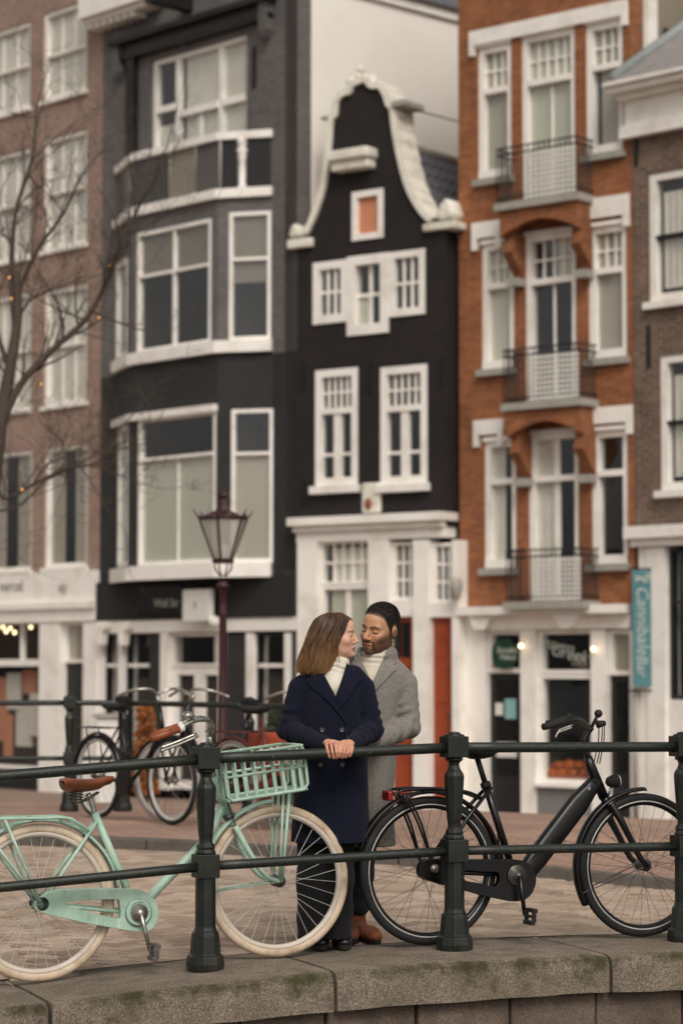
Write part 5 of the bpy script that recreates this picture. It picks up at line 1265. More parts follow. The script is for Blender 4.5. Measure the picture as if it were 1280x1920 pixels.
# ------------------------------------------------------------------ street lantern
YL = 24.0
base = at_y(417, 1500, YL); zb_l = zdeck(base.x, YL)
lp = wthing('street_lamp', 'maroon iron street lantern with glass panes on a tall post', 'street lamp', (base.x, YL, zb_l))
def lz(py): return at_y(417, py, YL).z
lx = base.x; S_l = YL / FPX
z_a = lz(1100)
MB().lathe([(.11, zb_l), (.11, zb_l + .2), (.08, zb_l + .25), (.065, zb_l + .6), (.045, zb_l + .65), (.036, z_a - .3), (.048, z_a - .26), (.036, z_a - .22), (.034, z_a - .02), (.07, z_a), (.05, z_a + .03), (.035, z_a + .06)], (lx, YL, 0), 12).build('post', M['maroon'], lp, True)
for k in range(4):
    a = k * pi / 2 + .5
    MB().tube(curve([(lx + .03 * cos(a), YL + .03 * sin(a), lz(1080)), (lx + .09 * cos(a), YL + .09 * sin(a), lz(1066)), (lx + .085 * cos(a), YL + .085 * sin(a), lz(1056))], 4), .009, 6).build('cradle_arm', M['maroon'], lp, True)
zb1_, zt1_ = lz(1050), lz(972); rb, rt_ = .095, .25
MB().lathe([(.11, lz(1056)), (.115, lz(1050)), (.1, lz(1047))], (lx, YL, 0), 6, rot=.35).build('collar', M['maroon'], lp)
ra = .35
def hx(r, z, k): a = ra + k * pi / 3; return Vector((lx + r * cos(a), YL + r * sin(a), z))
for k in range(6):
    MB().tube([hx(rb, zb1_, k), hx(rt_, zt1_, k), hx(rt_ + .065, zt1_ + .085, k)], [.011, .013, .004], 6).build('frame_bar', M['maroon'], lp, True)
    MB().tube([hx(rt_, zt1_, k), hx(rt_, zt1_, k + 1)], .016, 6).build('top_ring', M['maroon'], lp, True)
    MB().add([hx(rb, zb1_, k), hx(rb, zb1_, k + 1), hx(rt_, zt1_, k + 1), hx(rt_, zt1_, k)], [(0, 1, 2, 3)]).build('lantern_pane', M['frost'], lp)
    m = hx(rt_, zt1_, k).lerp(hx(rt_, zt1_, k + 1), .5); MB().lathe([(.02, 0), (.025, .02), (.004, .06)], m, 6).build('crown_leaf', M['maroon'], lp)
MB().lathe([(rt_ * .96, zt1_ + .01), (.15, lz(963)), (.08, lz(957)), (.05, lz(948)), (.04, lz(936)), (.06, lz(930)), (.055, lz(924)), (.02, lz(920)), (.005, lz(916))], (lx, YL, 0), 6, rot=ra).build('lantern_roof', M['maroon'], lp)
MB().lathe([(.03, zb1_), (.045, zb1_ + .06), (.05, zb1_ + .1), (.03, zb1_ + .15), (.005, zb1_ + .17)], (lx, YL, 0), 10).build('lamp_globe', M['paper'], lp, True)

# ------------------------------------------------------------------ bare tree with fairy lights
YT = 27.0
tb = at_y(-40, 1500, YT); zt_ = zdeck(tb.x, YT)
tr = wthing('bare_tree', 'bare winter tree with fairy lights at the left edge', 'tree', (tb.x, YT, zt_))
RT = random.Random(11); tw = MB(); lights = []
def T(px, py, dy=0.0): return at_y(px, py, YT + dy)
def grow(P0, d, L, r, depth):
    n = 5; pts = [P0]; rs = [r]; p = P0.copy(); dd = d.normalized()
    for i in range(n):
        dd = (dd + Vector((RT.gauss(0, .13), RT.gauss(0, .16), RT.gauss(.03, .11)))).normalized(); p = p + dd * (L / n); pts.append(p.copy()); rs.append(r * (1 - .6 * (i + 1) / n))
    tw.tube(pts, rs, 5 if r > .01 else 4, False)
    if depth <= 0: return
    for k in range(RT.choice((2, 3, 3))):
        i = RT.randint(1, n); q = Vector((RT.gauss(0, 1), RT.gauss(0, .8), RT.gauss(.35, .8))).normalized()
        grow(pts[i], (dd * .75 + q * .75), L * RT.uniform(.5, .75), max(.0022, rs[i] * .6), depth - 1)
trunk = MB(); tp = curve([Vector((tb.x, YT, zt_ - .05)), T(-38, 1300), T(-30, 1050), T(-12, 880), T(0, 790), T(18, 700), T(34, 590), T(30, 500)], 3)
trunk.tube(tp, [max(.03, .15 - .12 * i / len(tp)) for i in range(len(tp))], 10); trunk.build('trunk', M['bark'], tr, True)
limbs = [([(2, 800), (40, 720), (100, 655), (160, 600), (200, 530), (225, 460), (262, 385), (285, 330)], .034, -.3), ([(30, 620), (22, 520), (30, 400), (60, 300), (70, 200)], .028, .3), ([(30, 560), (70, 470), (120, 400), (150, 330)], .022, -.5),
         ([(-10, 900), (10, 935), (60, 910), (120, 880), (180, 868), (215, 830)], .02, -.4), ([(20, 700), (-10, 600), (-20, 480), (-5, 380)], .025, .4), ([(34, 600), (60, 560), (110, 540), (150, 520)], .014, .2), ([(-15, 960), (40, 945), (100, 890), (140, 905)], .012, -.2), ([(60, 910), (110, 860), (190, 880), (260, 905)], .008, .2)]
for P, r, dy in limbs:
    pts = curve([T(x, y, dy * i / len(P)) for i, (x, y) in enumerate(P)], 4); n = len(pts)
    r *= 1.4
    MB().tube(pts, [r * (1 - .75 * i / n) for i in range(n)], 7).build('limb', M['bark'], tr, True)
    for i in range(3, n):
        d = (pts[i] - pts[i - 1]).normalized(); q = Vector((RT.gauss(0, .8), RT.gauss(0, .8), RT.gauss(.5, .7)))
        grow(pts[i], d * .6 + q * .7, RT.uniform(.45, .95), max(.004, r * .4 * (1 - .5 * i / n)), 3)
    for i in range(2, n, 3): lights.append(pts[i] + Vector((RT.gauss(0, .02), -.02, -r)))
tw.build('twigs', M['bark'], tr)
sl_ = wthing('fairy_lights', 'small warm fairy lights strung along the bare branches', 'lights', (tb.x, YT, zt_ + 2))
for (x, y) in ((228, 452), (204, 497), (186, 595), (18, 520), (22, 560), (42, 918), (78, 720)):
    MB().sphere(T(x, y, -.15), RT.uniform(.009, .012), 8, 6).build('bulb', M['fairy'], sl_, True)
MB().tube(curve([T(230, 452, -.1), T(180, 597, -.1), T(100, 660, -.1), T(10, 800, -.1)], 5), .004, 4).build('wire', M['iron'], sl_)

# ------------------------------------------------------------------ things on the pavement by the shops
M['autumn_leaf'] = pm('orange_brown_leaf', 'a4622c', .7, .4, 9, 0, c2='5e3a1e'); M['pot'] = pm('dark_clay_pot', '4a3f38', .8, .2, 9)
def shrub(label, px, Y, wpx, ytop, seed, mt):
    g = at_y(px, 1500, Y); zg = zdeck(g.x, Y); zt_ = at_y(px, ytop, Y).z; RS = random.Random(seed); wd = wpx / FPX * Y / 2
    r_ = wthing('potted_shrub', label, 'plant', (g.x, Y, zg))
    MB().lathe([(.16, zg), (.2, zg + .3), (.22, zg + .42), (.19, zg + .42)], (g.x, Y, 0), 14).build('pot', M['pot'], r_, True)
    st = MB()
    for k in range(7): st.tube([(g.x, Y, zg + .4), (g.x + RS.gauss(0, .1), Y + RS.gauss(0, .1), zg + .9), (g.x + RS.gauss(0, wd * .6), Y + RS.gauss(0, wd * .6), zt_ - RS.random() * .5)], [.012, .009, .004], 5)
    st.build('stems', M['bark'], r_)
    lf = MB()
    for k in range(900):
        f = RS.random(); a = RS.uniform(0, 2 * pi); rr = wd * sqrt(RS.random()) * (1.15 - .5 * f); c = Vector((g.x + rr * cos(a), Y + rr * sin(a), zg + .6 + (zt_ - zg - .6) * f))
        d1 = Vector((RS.gauss(0, 1), RS.gauss(0, 1), RS.gauss(0, 1))).normalized(); d2 = d1.cross(Vector((RS.gauss(0, 1), RS.gauss(0, 1), RS.gauss(0, 1)))).normalized(); l = RS.uniform(.025, .05)
        lf.add([c - d1 * l, c + d2 * l * .5, c + d1 * l, c - d2 * l * .5], [(0, 1, 2, 3)])
    tag(lf.build('foliage', mt, r_), kind='stuff')
shrub('orange leaved potted shrub outside the dark shop', 272, 29.5, 50, 1318, 4, M['autumn_leaf'])
shrub('dark green potted shrub right of the lamp post', 520, 29.0, 56, 1335, 8, pm('dark_green_leaf', '33402a', .7, .4, 9, 0, c2='1c2617'))
ub = at_y(203, 1500, 30.0); zu = zdeck(ub.x, 30.0); zt_ = at_y(203, 1346, 30).z; hw_ = 22 / FPX * 30
cb = wthing('utility_cabinet', 'pale utility cabinet on the pavement behind the far railing', 'cabinet', (ub.x, 30.0, zu))
MB().box(ub.x - hw_, ub.x + hw_, 29.8, 30.2, zu, zt_).build('cabinet_body', M['paper'], cb, bevel=.02); MB().box(ub.x - hw_ - .03, ub.x + hw_ + .03, 29.77, 30.23, zt_ + .002, zt_ + .05).build('cabinet_roof', M['greystone'], cb)
MB().box(ub.x - hw_ + .03, ub.x + hw_ - .03, 29.785, 29.798, zu + .2, zt_ - .1).build('cabinet_door', M['white'], cb)
# ------------------------------------------------------------------ people: smooth signed-distance modelling
def V3(p): return np.array((p[0], p[1], p[2]), np.float32)
def d_ell(P, c, r):
    q = (P - V3(c)) / V3(r); k0 = np.sqrt((q * q).sum(-1)); k1 = np.sqrt(((q / V3(r)) ** 2).sum(-1)) + 1e-9
    return k0 * (k0 - 1) / k1
def d_cap(P, a, b, ra, rb=None, fold=None, sy=1.0):
    rb = ra if rb is None else rb; a = V3(a); b = V3(b); ba = b - a; pa = P - a
    t_ = np.clip((pa @ ba) / (ba @ ba), 0, 1); d = pa - t_[..., None] * ba
    if sy != 1.0: d = d * np.array((1, 1 / sy, 1), np.float32)
    r = ra + (rb - ra) * t_
    if fold is not None: r = r + fold(t_, P)
    return np.sqrt((d * d).sum(-1)) - r
def smin(a, b, k):
    h = np.clip(k - np.abs(a - b), 0, None) / k; return np.minimum(a, b) - h * h * k * .25
def smax(a, b, k): return -smin(-a, -b, k)
def d_loft(P, secs, pw=2.4, fold=None):
    """secs: (z, cx, cy, a, b) from low to high"""
    S_ = np.array(secs, np.float32); z = P[..., 2]
    f = [np.interp(z, S_[:, 0], S_[:, i]) for i in range(1, 5)]
    x = np.abs(P[..., 0] - f[0]) / f[2]; y = np.abs(P[..., 1] - f[1]) / f[3]
    r = (x ** pw + y ** pw) ** (1 / pw); d = (r - 1) * np.minimum(f[2], f[3])
    if fold is not None: d = d + fold(P)
    return np.maximum(d, np.maximum(z - S_[-1, 0], S_[0, 0] - z))
def snets(fn, lo, hi, h, sparse=False):
    """naive surface nets over fn(points)"""
    lo = np.array(lo, np.float32); n = np.ceil((np.array(hi) - lo) / h).astype(int) + 1
    ax = [lo[i] + np.arange(n[i], dtype=np.float32) * h for i in range(3)]
    D = np.empty(tuple(n), np.float32)
    if sparse:
        B = 8; nb_ = -(-n // B); cc = [lo[i] + (np.arange(nb_[i]) * B + (B - 1) / 2).astype(np.float32) * h for i in range(3)]
        C_ = fn(np.stack(np.meshgrid(*cc, indexing='ij'), -1)); D = np.repeat(np.repeat(np.repeat(C_, B, 0), B, 1), B, 2)[:n[0], :n[1], :n[2]].copy()
        for (i, j, k) in np.argwhere(np.abs(C_) < B * h * 1.5):
            s_ = tuple(slice(q * B, min((q + 1) * B, n[a])) for a, q in enumerate((i, j, k)))
            D[s_] = fn(np.stack(np.meshgrid(*[ax[a][s_[a]] for a in range(3)], indexing='ij'), -1))
    for i in (range(0, n[0], 24) if not sparse else ()):
        G_ = np.stack(np.meshgrid(ax[0][i:i + 24], ax[1], ax[2], indexing='ij'), -1); D[i:i + 24] = fn(G_)
    S_ = D < 0; c = np.zeros(tuple(n - 1), np.int8)
    off = [(a, b, d) for a in (0, 1) for b in (0, 1) for d in (0, 1)]
    sl3 = lambda A, o: A[o[0]:A.shape[0] - 1 + o[0], o[1]:A.shape[1] - 1 + o[1], o[2]:A.shape[2] - 1 + o[2]]
    for o in off: c += sl3(S_, o)
    act = (c > 0) & (c < 8); idx = -np.ones(act.shape, np.int64); cells = np.argwhere(act); idx[act] = np.arange(len(cells))
    acc = np.zeros((len(cells), 3), np.float64); cnt = np.zeros(len(cells))
    vals = {o: D[cells[:, 0] + o[0], cells[:, 1] + o[1], cells[:, 2] + o[2]] for o in off}
    for o in off:
        for k in range(3):
            if o[k]: continue
            o2 = list(o); o2[k] = 1; o2 = tuple(o2); a, b = vals[o], vals[o2]; m = (a < 0) != (b < 0)
            t_ = np.where(m, a / np.where(m, a - b, 1), 0); p = np.zeros((len(cells), 3)); p += np.array(o); p[:, k] += t_
            acc += np.where(m[:, None], p, 0); cnt += m
    verts = (cells + acc / cnt[:, None]) * h + lo
    faces = []
    for k in range(3):
        a1, a2 = (k + 1) % 3, (k + 2) % 3
        s0 = [slice(None)] * 3; s1_ = [slice(None)] * 3; s0[k] = slice(0, -1); s1_[k] = slice(1, None)
        E = np.argwhere(S_[tuple(s0)] != S_[tuple(s1_)]); E = E[(E[:, a1] > 0) & (E[:, a2] > 0) & (E[:, a1] < n[a1] - 1) & (E[:, a2] < n[a2] - 1)]
        if not len(E): continue
        q = []
        for (u, v_) in ((1, 1), (0, 1), (0, 0), (1, 0)):
            e = E.copy(); e[:, a1] -= u; e[:, a2] -= v_; q.append(idx[e[:, 0], e[:, 1], e[:, 2]])
        Q = np.stack(q, 1); ins = S_[E[:, 0], E[:, 1], E[:, 2]]; Q[~ins] = Q[~ins][:, ::-1]; faces.append(Q)
    return verts, np.concatenate(faces)
def relax(v, f, it=2, lam=.5):
    e = np.concatenate([f[:, [i, (i + 1) % 4]] for i in range(4)]); n = len(v)
    for _ in range(it):
        s_ = np.zeros_like(v); c = np.zeros(n); np.add.at(s_, e[:, 0], v[e[:, 1]]); np.add.at(c, e[:, 0], 1); np.add.at(s_, e[:, 1], v[e[:, 0]]); np.add.at(c, e[:, 1], 1)
        v = v + lam * (s_ / np.maximum(c, 1)[:, None] - v)
    return v
def npobj(name, v, f, mat, parent, cols=None):
    off = np.array(root(parent).location); me = bpy.data.meshes.new(name); me.from_pydata((v - off).tolist(), [], f.tolist())
    if cols is not None:
        ca = me.color_attributes.new('Col', 'FLOAT_COLOR', 'POINT'); ca.data.foreach_set('color', np.concatenate([cols, np.ones((len(cols), 1))], 1).astype(np.float32).ravel())
    return link(name, me, mat, parent, True)
def surf(fn, pxs, Y0, Y1, lift=.0):
    """first point of the surface met by the sight line through each pixel"""
    out = []
    for px, py in pxs:
        d = ray(px, py); d = d / d.y; ys = np.linspace(Y0, Y1, 240); P = np.array(CAM)[None] + np.outer(ys, np.array(d)); D = fn(P.astype(np.float32))
        k = np.argmax(D < 0); ok = D[k] < 0
        if ok and k > 0: y = ys[k - 1] + (ys[k] - ys[k - 1]) * D[k - 1] / (D[k - 1] - D[k])
        else: y = None
        out.append((d, y))
    good = [y for _, y in out if y is not None]; av = sum(good) / max(1, len(good)) if good else (Y0 + Y1) / 2
    return [Vector(CAM + d * ((y if y is not None else av) - lift)) for d, y in out]
def drape(name, poly, fn, Y0, Y1, lift, th, mat, parent, step=5):
    """a cloth piece cut to an outline and laid on the garment below"""
    bm = bmesh.new(); vs_ = [bm.verts.new((x, y, 0)) for x, y in poly]; bm.faces.new(vs_)
    bmesh.ops.triangulate(bm, faces=bm.faces[:])
    for _ in range(6):
        es = [e for e in bm.edges if e.calc_length() > step]
        if not es: break
        bmesh.ops.subdivide_edges(bm, edges=es, cuts=1, use_grid_fill=False); bmesh.ops.triangulate(bm, faces=[f for f in bm.faces if len(f.verts) > 3])
    P = surf(fn, [(v.co.x, v.co.y) for v in bm.verts], Y0, Y1, lift)
    off = root(parent).location
    for v, p_ in zip(bm.verts, P): v.co = p_ - off
    for _ in range(3): bmesh.ops.smooth_vert(bm, verts=[v for v in bm.verts if not v.is_boundary], factor=.5, use_axis_x=False, use_axis_y=True, use_axis_z=False)
    bmesh.ops.recalc_face_normals(bm, faces=bm.faces[:])
    if sum(f.normal.y for f in bm.faces) > 0: bmesh.ops.reverse_faces(bm, faces=bm.faces[:])
    me = bpy.data.meshes.new(name); bm.to_mesh(me); bm.free(); o = link(name, me, mat, parent, True)
    so = o.modifiers.new('solid', 'SOLIDIFY'); so.thickness = th; so.offset = -1
    b = o.modifiers.new('bevel', 'BEVEL'); b.width = th * .35; b.segments = 2; b.limit_method = 'ANGLE'; b.angle_limit = radians(50); return o

# materials
def skinmat(name):
    t = NT(name); a = t.n('ShaderNodeAttribute', attribute_name='Col'); v = t.coord()
    c = t.mix(.5, a.outputs['Color'], t.ramp(t.noise(v, 60, 4), [(.3, (.86, .82, .8, 1)), (.7, (1.08, 1.06, 1.05, 1))]), 'MULTIPLY')
    m = t.fin(c, .58, t.bump(t.noise(v, 420, 3), .2, .0015)); t.b.inputs['Subsurface Weight'].default_value = .12; t.b.inputs['Subsurface Radius'].default_value = (.01, .004, .002); t.b.inputs['Subsurface Scale'].default_value = .6; return m
def hairmat(name, root_c, tip_c, zr, zt_):
    t = NT(name); g = t.n('ShaderNodeNewGeometry'); s_ = t.n('ShaderNodeSeparateXYZ'); t.l(g.outputs['Position'], s_.inputs[0])
    mr = t.n('ShaderNodeMapRange'); mr.inputs[1].default_value = zr; mr.inputs[2].default_value = zt_; t.l(s_.outputs[2], mr.inputs[0])
    r1 = t.n('ShaderNodeMath', operation='MULTIPLY_ADD'); t.l(g.outputs['Random Per Island'], r1.inputs[0]); r1.inputs[1].default_value = .5; r1.inputs[2].default_value = -.22
    ad = t.n('ShaderNodeMath', operation='ADD'); ad.use_clamp = True; t.l(mr.outputs[0], ad.inputs[0]); t.l(r1.outputs[0], ad.inputs[1])
    c = t.mix(ad.outputs[0], lin(root_c), lin(tip_c)); mp = t.n('ShaderNodeMapping'); mp.inputs['Scale'].default_value = (85, 85, 9); t.l(g.outputs['Position'], mp.inputs[0])
    c = t.mix(1.0, c, t.ramp(t.noise(mp.outputs[0], 1.0, 4, .6), [(.3, (.42, .40, .38, 1)), (.5, (.95, .95, .95, 1)), (.7, (1.5, 1.42, 1.3, 1))]), 'MULTIPLY')
    return t.fin(c, .38, None, Specular_IOR_Level=.5)
def clothmat(name, c1, c2, scale, rough=.95, bump=.4, sheen=.3, herring=False):
    t = NT(name); v = t.coord(); n1 = t.noise(v, scale, 3, .7)
    if herring:
        w_ = t.n('ShaderNodeTexWave', wave_type='BANDS', bands_direction='DIAGONAL'); w_.inputs['Scale'].default_value = 120; w_.inputs['Distortion'].default_value = 6.0; t.l(v, w_.inputs['Vector'])
        n0 = t.mix(.22, n1, w_.outputs['Fac']); c = t.ramp(n0, [(.36, lin(c1)), (.5, lin('77716b')), (.62, lin(c2))])
        c = t.mix(.5, c, t.ramp(t.noise(v, 420, 2, .8), [(.35, (.45, .45, .45, 1)), (.65, (1.35, 1.33, 1.3, 1))]), 'MULTIPLY')
    else: c = t.ramp(n1, [(.3, lin(c1)), (.7, lin(c2))])
    big = t.noise(v, 9, 4)
    m = t.fin(c, rough, t.bump(n1, bump, .0025, t.bump(big, .3, .03)), Specular_IOR_Level=.2); t.b.inputs['Sheen Weight'].default_value = sheen; t.b.inputs['Sheen Roughness'].default_value = .6; return m
M['skin'] = skinmat('skin')
M['navy'] = clothmat('navy_wool', '0d0f1d', '121628', 260, sheen=.03)
M['tweed'] = clothmat('grey_tweed', '3d3a38', 'b0a99f', 330, herring=True, sheen=.1)
M['knit_w'] = clothmat('cream_knit', 'cfc6b6', 'e2dacb', 200); M['knit_m'] = clothmat('ivory_knit', 'c9bcab', 'ddd2c2', 200)
M['black_cloth'] = clothmat('black_trouser_cloth', '101011', '1a1a1c', 220, sheen=.05); M['dark_cloth2'] = clothmat('charcoal_trouser_cloth', '17171b', '222228', 220, sheen=.05)
M['boot'] = pm('black_boot_leather', '151413', .35, .3, 15, .2); M['suede'] = pm('brown_suede', '7a4429', .9, .3, 25, .5, 160, .002, c2='56301c'); M['sole'] = pm('dark_sole', '1c1714', .8, .2, 15)
M['button'] = pm('dark_horn_button', '4a4440', .3, .3, 40)
M['eyewhite'] = pm('eye_white', 'cfc8c0', .3, .05, 9, 0); M['iris'] = pm('brown_iris', '2a1a12', .2, .1, 9, 0)
M['hair_w'] = hairmat('brown_to_blond_hair', '432a21', 'a47a50', 1.50, 1.27); M['hair_w0'] = hairmat('hair_underlayer', '2a1912', '6e4c2f', 1.5, 1.27)
M['hair_m'] = pm('short_black_hair', '2a211c', .7, .5, 120, .7, 380, .003)

def head_sdf(male):
    e = 1.0
    def fn(P):
        X = P.copy(); X[..., 0] = np.abs(X[..., 0])       # mirrored
        d = smin(d_ell(X, (0, .012, .032), (.073, .093, .086)), d_ell(X, (0, -.030, -.036), (.060 if male else .057, .062, .083)), .03)
        d = smin(d, d_ell(X, (0, -.050, .048), (.046, .040, .036)), .03)
        jw = .053 if male else .044
        d = smin(d, d_ell(X, (0, -.040, -.074), (jw, .045, .038)), .025); d = smin(d, d_ell(X, (0, -.078, -.099), (.022, .018, .017) if male else (.015, .016, .015)), .022)
        d = smin(d, d_ell(X, (.040, -.060, -.028), (.022, .022, .020)), .025)
        d = smin(d, d_cap(X, (0, -.086, .020), (.038, -.073, .022), .0105 if male else .006), .018)
        d = smax(d, -d_ell(X, (.031, -.103, .001), (.018, .0175, .011)), .014)
        d = smin(d, d_ell(X, (.031, -.0765, .000), (.0155, .0120, .0105)), .004)
        d = smin(d, d_cap(X, (0, -.088, .010), (0, -.1115 if male else -.1095, -.031), .0075 if male else .0065, .0115 if male else .0088), .010)
        d = smin(d, d_ell(X, (.0115 if male else .0095, -.101 if male else -.098, -.036), (.009, .010, .0065) if male else (.007, .009, .0055)), .006)
        d = smin(d, d_ell(X, (0, -.0895, -.0625), (.023, .0125, .0058)), .005); d = smin(d, d_ell(X, (0, -.0880, -.0740), (.020, .0125, .0068)), .005)
        d = smax(d, -d_cap(X, (0, -.104, -.0685), (.02, -.098, -.0675), .0028), .003)
        d = smin(d, d_ell(X, (.076, .014, -.006), (.009, .020, .031)), .006); d = smax(d, -d_ell(X, (.086, .010, -.004), (.007, .010, .017)), .005)
        nk = .056 if male else .046
        d = smin(d, d_cap(X, (0, .022, -.070), (0, .045, -.210), nk, nk), .022)
        return d
    return fn
def head_cols(v, male):
    x, y, z = np.abs(v[:, 0]), v[:, 1], v[:, 2]
    base = np.array(lin('c4946f' if male else 'd8aa8e')[:3]); c = np.tile(base, (len(v), 1))
    def blend(m, col, k=1.0):
        m = np.clip(m, 0, 1)[:, None] * k; c[:] = c * (1 - m) + np.array(lin(col)[:3]) * m
    g = lambda d, w_: np.exp(-(d / w_) ** 2)
    blend(g(np.sqrt((x - .042) ** 2 + (z + .03) ** 2 * .8), .024) * (y < -.03), 'b8705a' if male else 'cf8a74', .45)
    blend(g(np.sqrt((x - .0) ** 2 + (z + .034) ** 2), .014) * (y < -.1), 'b8705a' if male else 'cc8a74', .4)
    blend(g(np.sqrt((x - .076) ** 2 + (z + .006) ** 2), .03) * (y > -.02) * (x > .068), 'b06a52', .5)
    if male:
        bz = np.interp(x, [0, .03, .05, .062, .08], [-.078, -.06, -.04, -.015, .0])
        front = (z < -.080) | ((z < bz) & (x > .028))
        bd = (1 / (1 + np.exp(-(bz - z) / .008))) * (x > .0) * ((x > .027) | (z < -.082)) * (z > -.16) * (y < .03)
        blend(bd, '261a14', .8)
        mo = g(z + .0515, .006) * (x < .032) * (y < -.08); blend(mo, '261a14', .8)
        blend(g(x - .03, .007) * (z < -.05) * (z > -.09) * (y < -.06), '211611', .9)
        blend(g(z + .089, .005) * (x < .012) * (y < -.08), '211611', .85)
        fade = np.clip((z - np.interp(y, [-.1, -.085, -.066, -.048, -.038, -.024, -.006, .03, .06, .1], [.09, .080, .068, .058, .04, .012, -.022, -.03, -.055, -.065])) / .011, 0, 1) * (y > -.1) * ((x < .0735) | (z > .03)); up_ = np.clip((z + .02) / .07, 0, 1); blend(fade, '2c211b', .62 + .0 * 1); blend(fade * up_, '1d1512', .75)
    lp = g(z + .0685, .0105) * (x < .025) * (y < -.083) * np.clip((.026 - x) / .008, 0, 1); blend(lp, '9a4c44' if male else 'b0625a', .85)
    blend(g(z + .0688, .0018) * (x < .024) * (y < -.08), '3c1a18', .9)
    bz2 = np.interp(x, [.01, .03, .05], [.018, .0245, .019]); blend(g(z - bz2, .0042 if male else .003) * (x > .01) * (x < .05) * (y < -.05), '1c120e' if male else '4a2f22', .95 if male else .8)
    if male:
        blend(g(z - np.interp(x, [.015, .031, .047], [-.0045, -.0075, -.0035]), .0024) * (x > .014) * (x < .049) * (y < -.06), '140b08', .95)
        blend(g(z - .006, .007) * g(x - .031, .016) * (y < -.06), '8a5c48', .5)
    else:
        blend(g(z - np.interp(x, [.015, .031, .047], [.0015, .0055, .0]), .0022) * (x > .015) * (x < .05) * (y < -.055), '1c110d', .9)
        blend(g(z + .001, .0042) * g(x - .035, .0135) * (y < -.055), 'd2c8c0', .9); blend(g(z + .0005, .0048) * g(x - .034, .0062) * (y < -.055), '2a1810', 1.0)
        blend(g(z + .006, .0015) * (x > .017) * (x < .046) * (y < -.06), '8a5c4c', .6)
    if not male:
        pass
    blend(g(np.sqrt((x - .009) ** 2 + (z + .042) ** 2), .003) * (y < -.1), '5a2c22', .8)
    return c
def rotm(yaw, pitch, roll):
    return Matrix.Rotation(roll, 3, 'Y') @ Matrix.Rotation(yaw, 3, 'Z') @ Matrix.Rotation(pitch, 3, 'X')
def place(v, Rm_, sc, c): return (v * sc) @ np.array(Rm_).T + np.array(c)

# ============================================================ woman in the navy coat
YW = 11.34
def w(px, py, dy=0.0): return tuple(at_y(px, py, YW + dy))
def wz(py): return at_y(620, py, YW).z
gw = z0(-.3) + .012
W_ = wthing('person', 'woman in a navy double-breasted coat with clasped hands on the railing', 'person', (w(612, 1780)[0], YW, gw))
RF = Frame(BF.O.x, BF.O.y, BF.e.x, BF.e.y)
def rail_y(px): s_, _ = BF.hit(px, 1400); return BF.P(s_, 0, 0).y
railz = zb(BF.P(BF.hit(633, 1400)[0], 0, 0)) + .93
# head and hands: the skin
hc_ = w(631, 1191, 0.0); hR = rotm(radians(78), radians(4), radians(-3)); hs_w = .90
def hand(fing, wrist, thumb, up):
    prim = []
    ks = [f[0] for f in fing]
    for f in fing:
        for i in range(len(f) - 1): prim.append((f[i], f[i + 1],   .0082 - .0005 * i, .0077 - .0007 * i))
    palm = [(wrist, k, .017, .0105) for k in ks]
    tb = [(thumb[i], thumb[i + 1], .0105 - .001 * i, .0095 - .001 * i) for i in range(len(thumb) - 1)]
    def fn(P):
        d = None
        for a, b, r0, r1 in palm: q = d_cap(P, a, b, r0, r1); d = q if d is None else smin(d, q, .008)
        fd = None
        for fi in range(len(fing)):
            q = None
            for a, b, r0, r1 in prim[fi * 3:(fi + 1) * 3]: e = d_cap(P, a, b, r0, r1); q = e if q is None else smin(q, e, .002)
            d = smin(d, q, .0015)
        q = None
        for a, b, r0, r1 in tb: e = d_cap(P, a, b, r0, r1); q = e if q is None else smin(q, e, .003)
        return smin(d, q, .004)
    return fn
def hp(px, py, Y): return tuple(at_y(px, py, Y))
yr = rail_y(633)
fl = [[hp(612, 1394, yr + .012), hp(612.5, 1400, yr - .034), hp(615, 1411, yr - .044), hp(618, 1420, yr - .038)],
      [hp(619.5, 1392, yr + .006), hp(621, 1399, yr - .038), hp(623, 1411, yr - .048), hp(625.5, 1421.5, yr - .041)],
      [hp(627, 1391.5, yr + .004), hp(629, 1399, yr - .040), hp(630.5, 1411, yr - .050), hp(631.5, 1421, yr - .043)],
      [hp(633, 1393, yr + .002), hp(635.5, 1400, yr - .042), hp(636, 1410, yr - .054), hp(634.5, 1418, yr - .05)]]
frt = [[hp(659, 1396, yr + .014), hp(660.5, 1402, yr - .026), hp(658.5, 1411, yr - .037), hp(655.5, 1418, yr - .033)],
       [hp(653.5, 1393.5, yr + .01), hp(654.5, 1401, yr - .032), hp(651.5, 1412, yr - .042), hp(648, 1420, yr - .036)],
       [hp(647.5, 1392.5, yr + .008), hp(647.5, 1400.5, yr - .034), hp(644.5, 1412, yr - .045), hp(641.5, 1420.5, yr - .039)],
       [hp(642, 1393.5, yr + .006), hp(640.5, 1401, yr - .040), hp(638.8, 1411, yr - .058), hp(637.5, 1419, yr - .052)]]
hl = hand(fl, hp(607, 1392, yr + .06), [hp(618, 1397, yr + .05), hp(628, 1394, yr + .03), hp(636, 1394, yr + .0)], 0)
hr = hand(frt, hp(661, 1392, yr + .06), [hp(652, 1396, yr + .05), hp(644, 1391, yr + .02), hp(637, 1393, yr - .02)], 0)
hR_w, hc_w = np.array(hR, np.float32), np.array(hc_, np.float32); hsd = head_sdf(False)
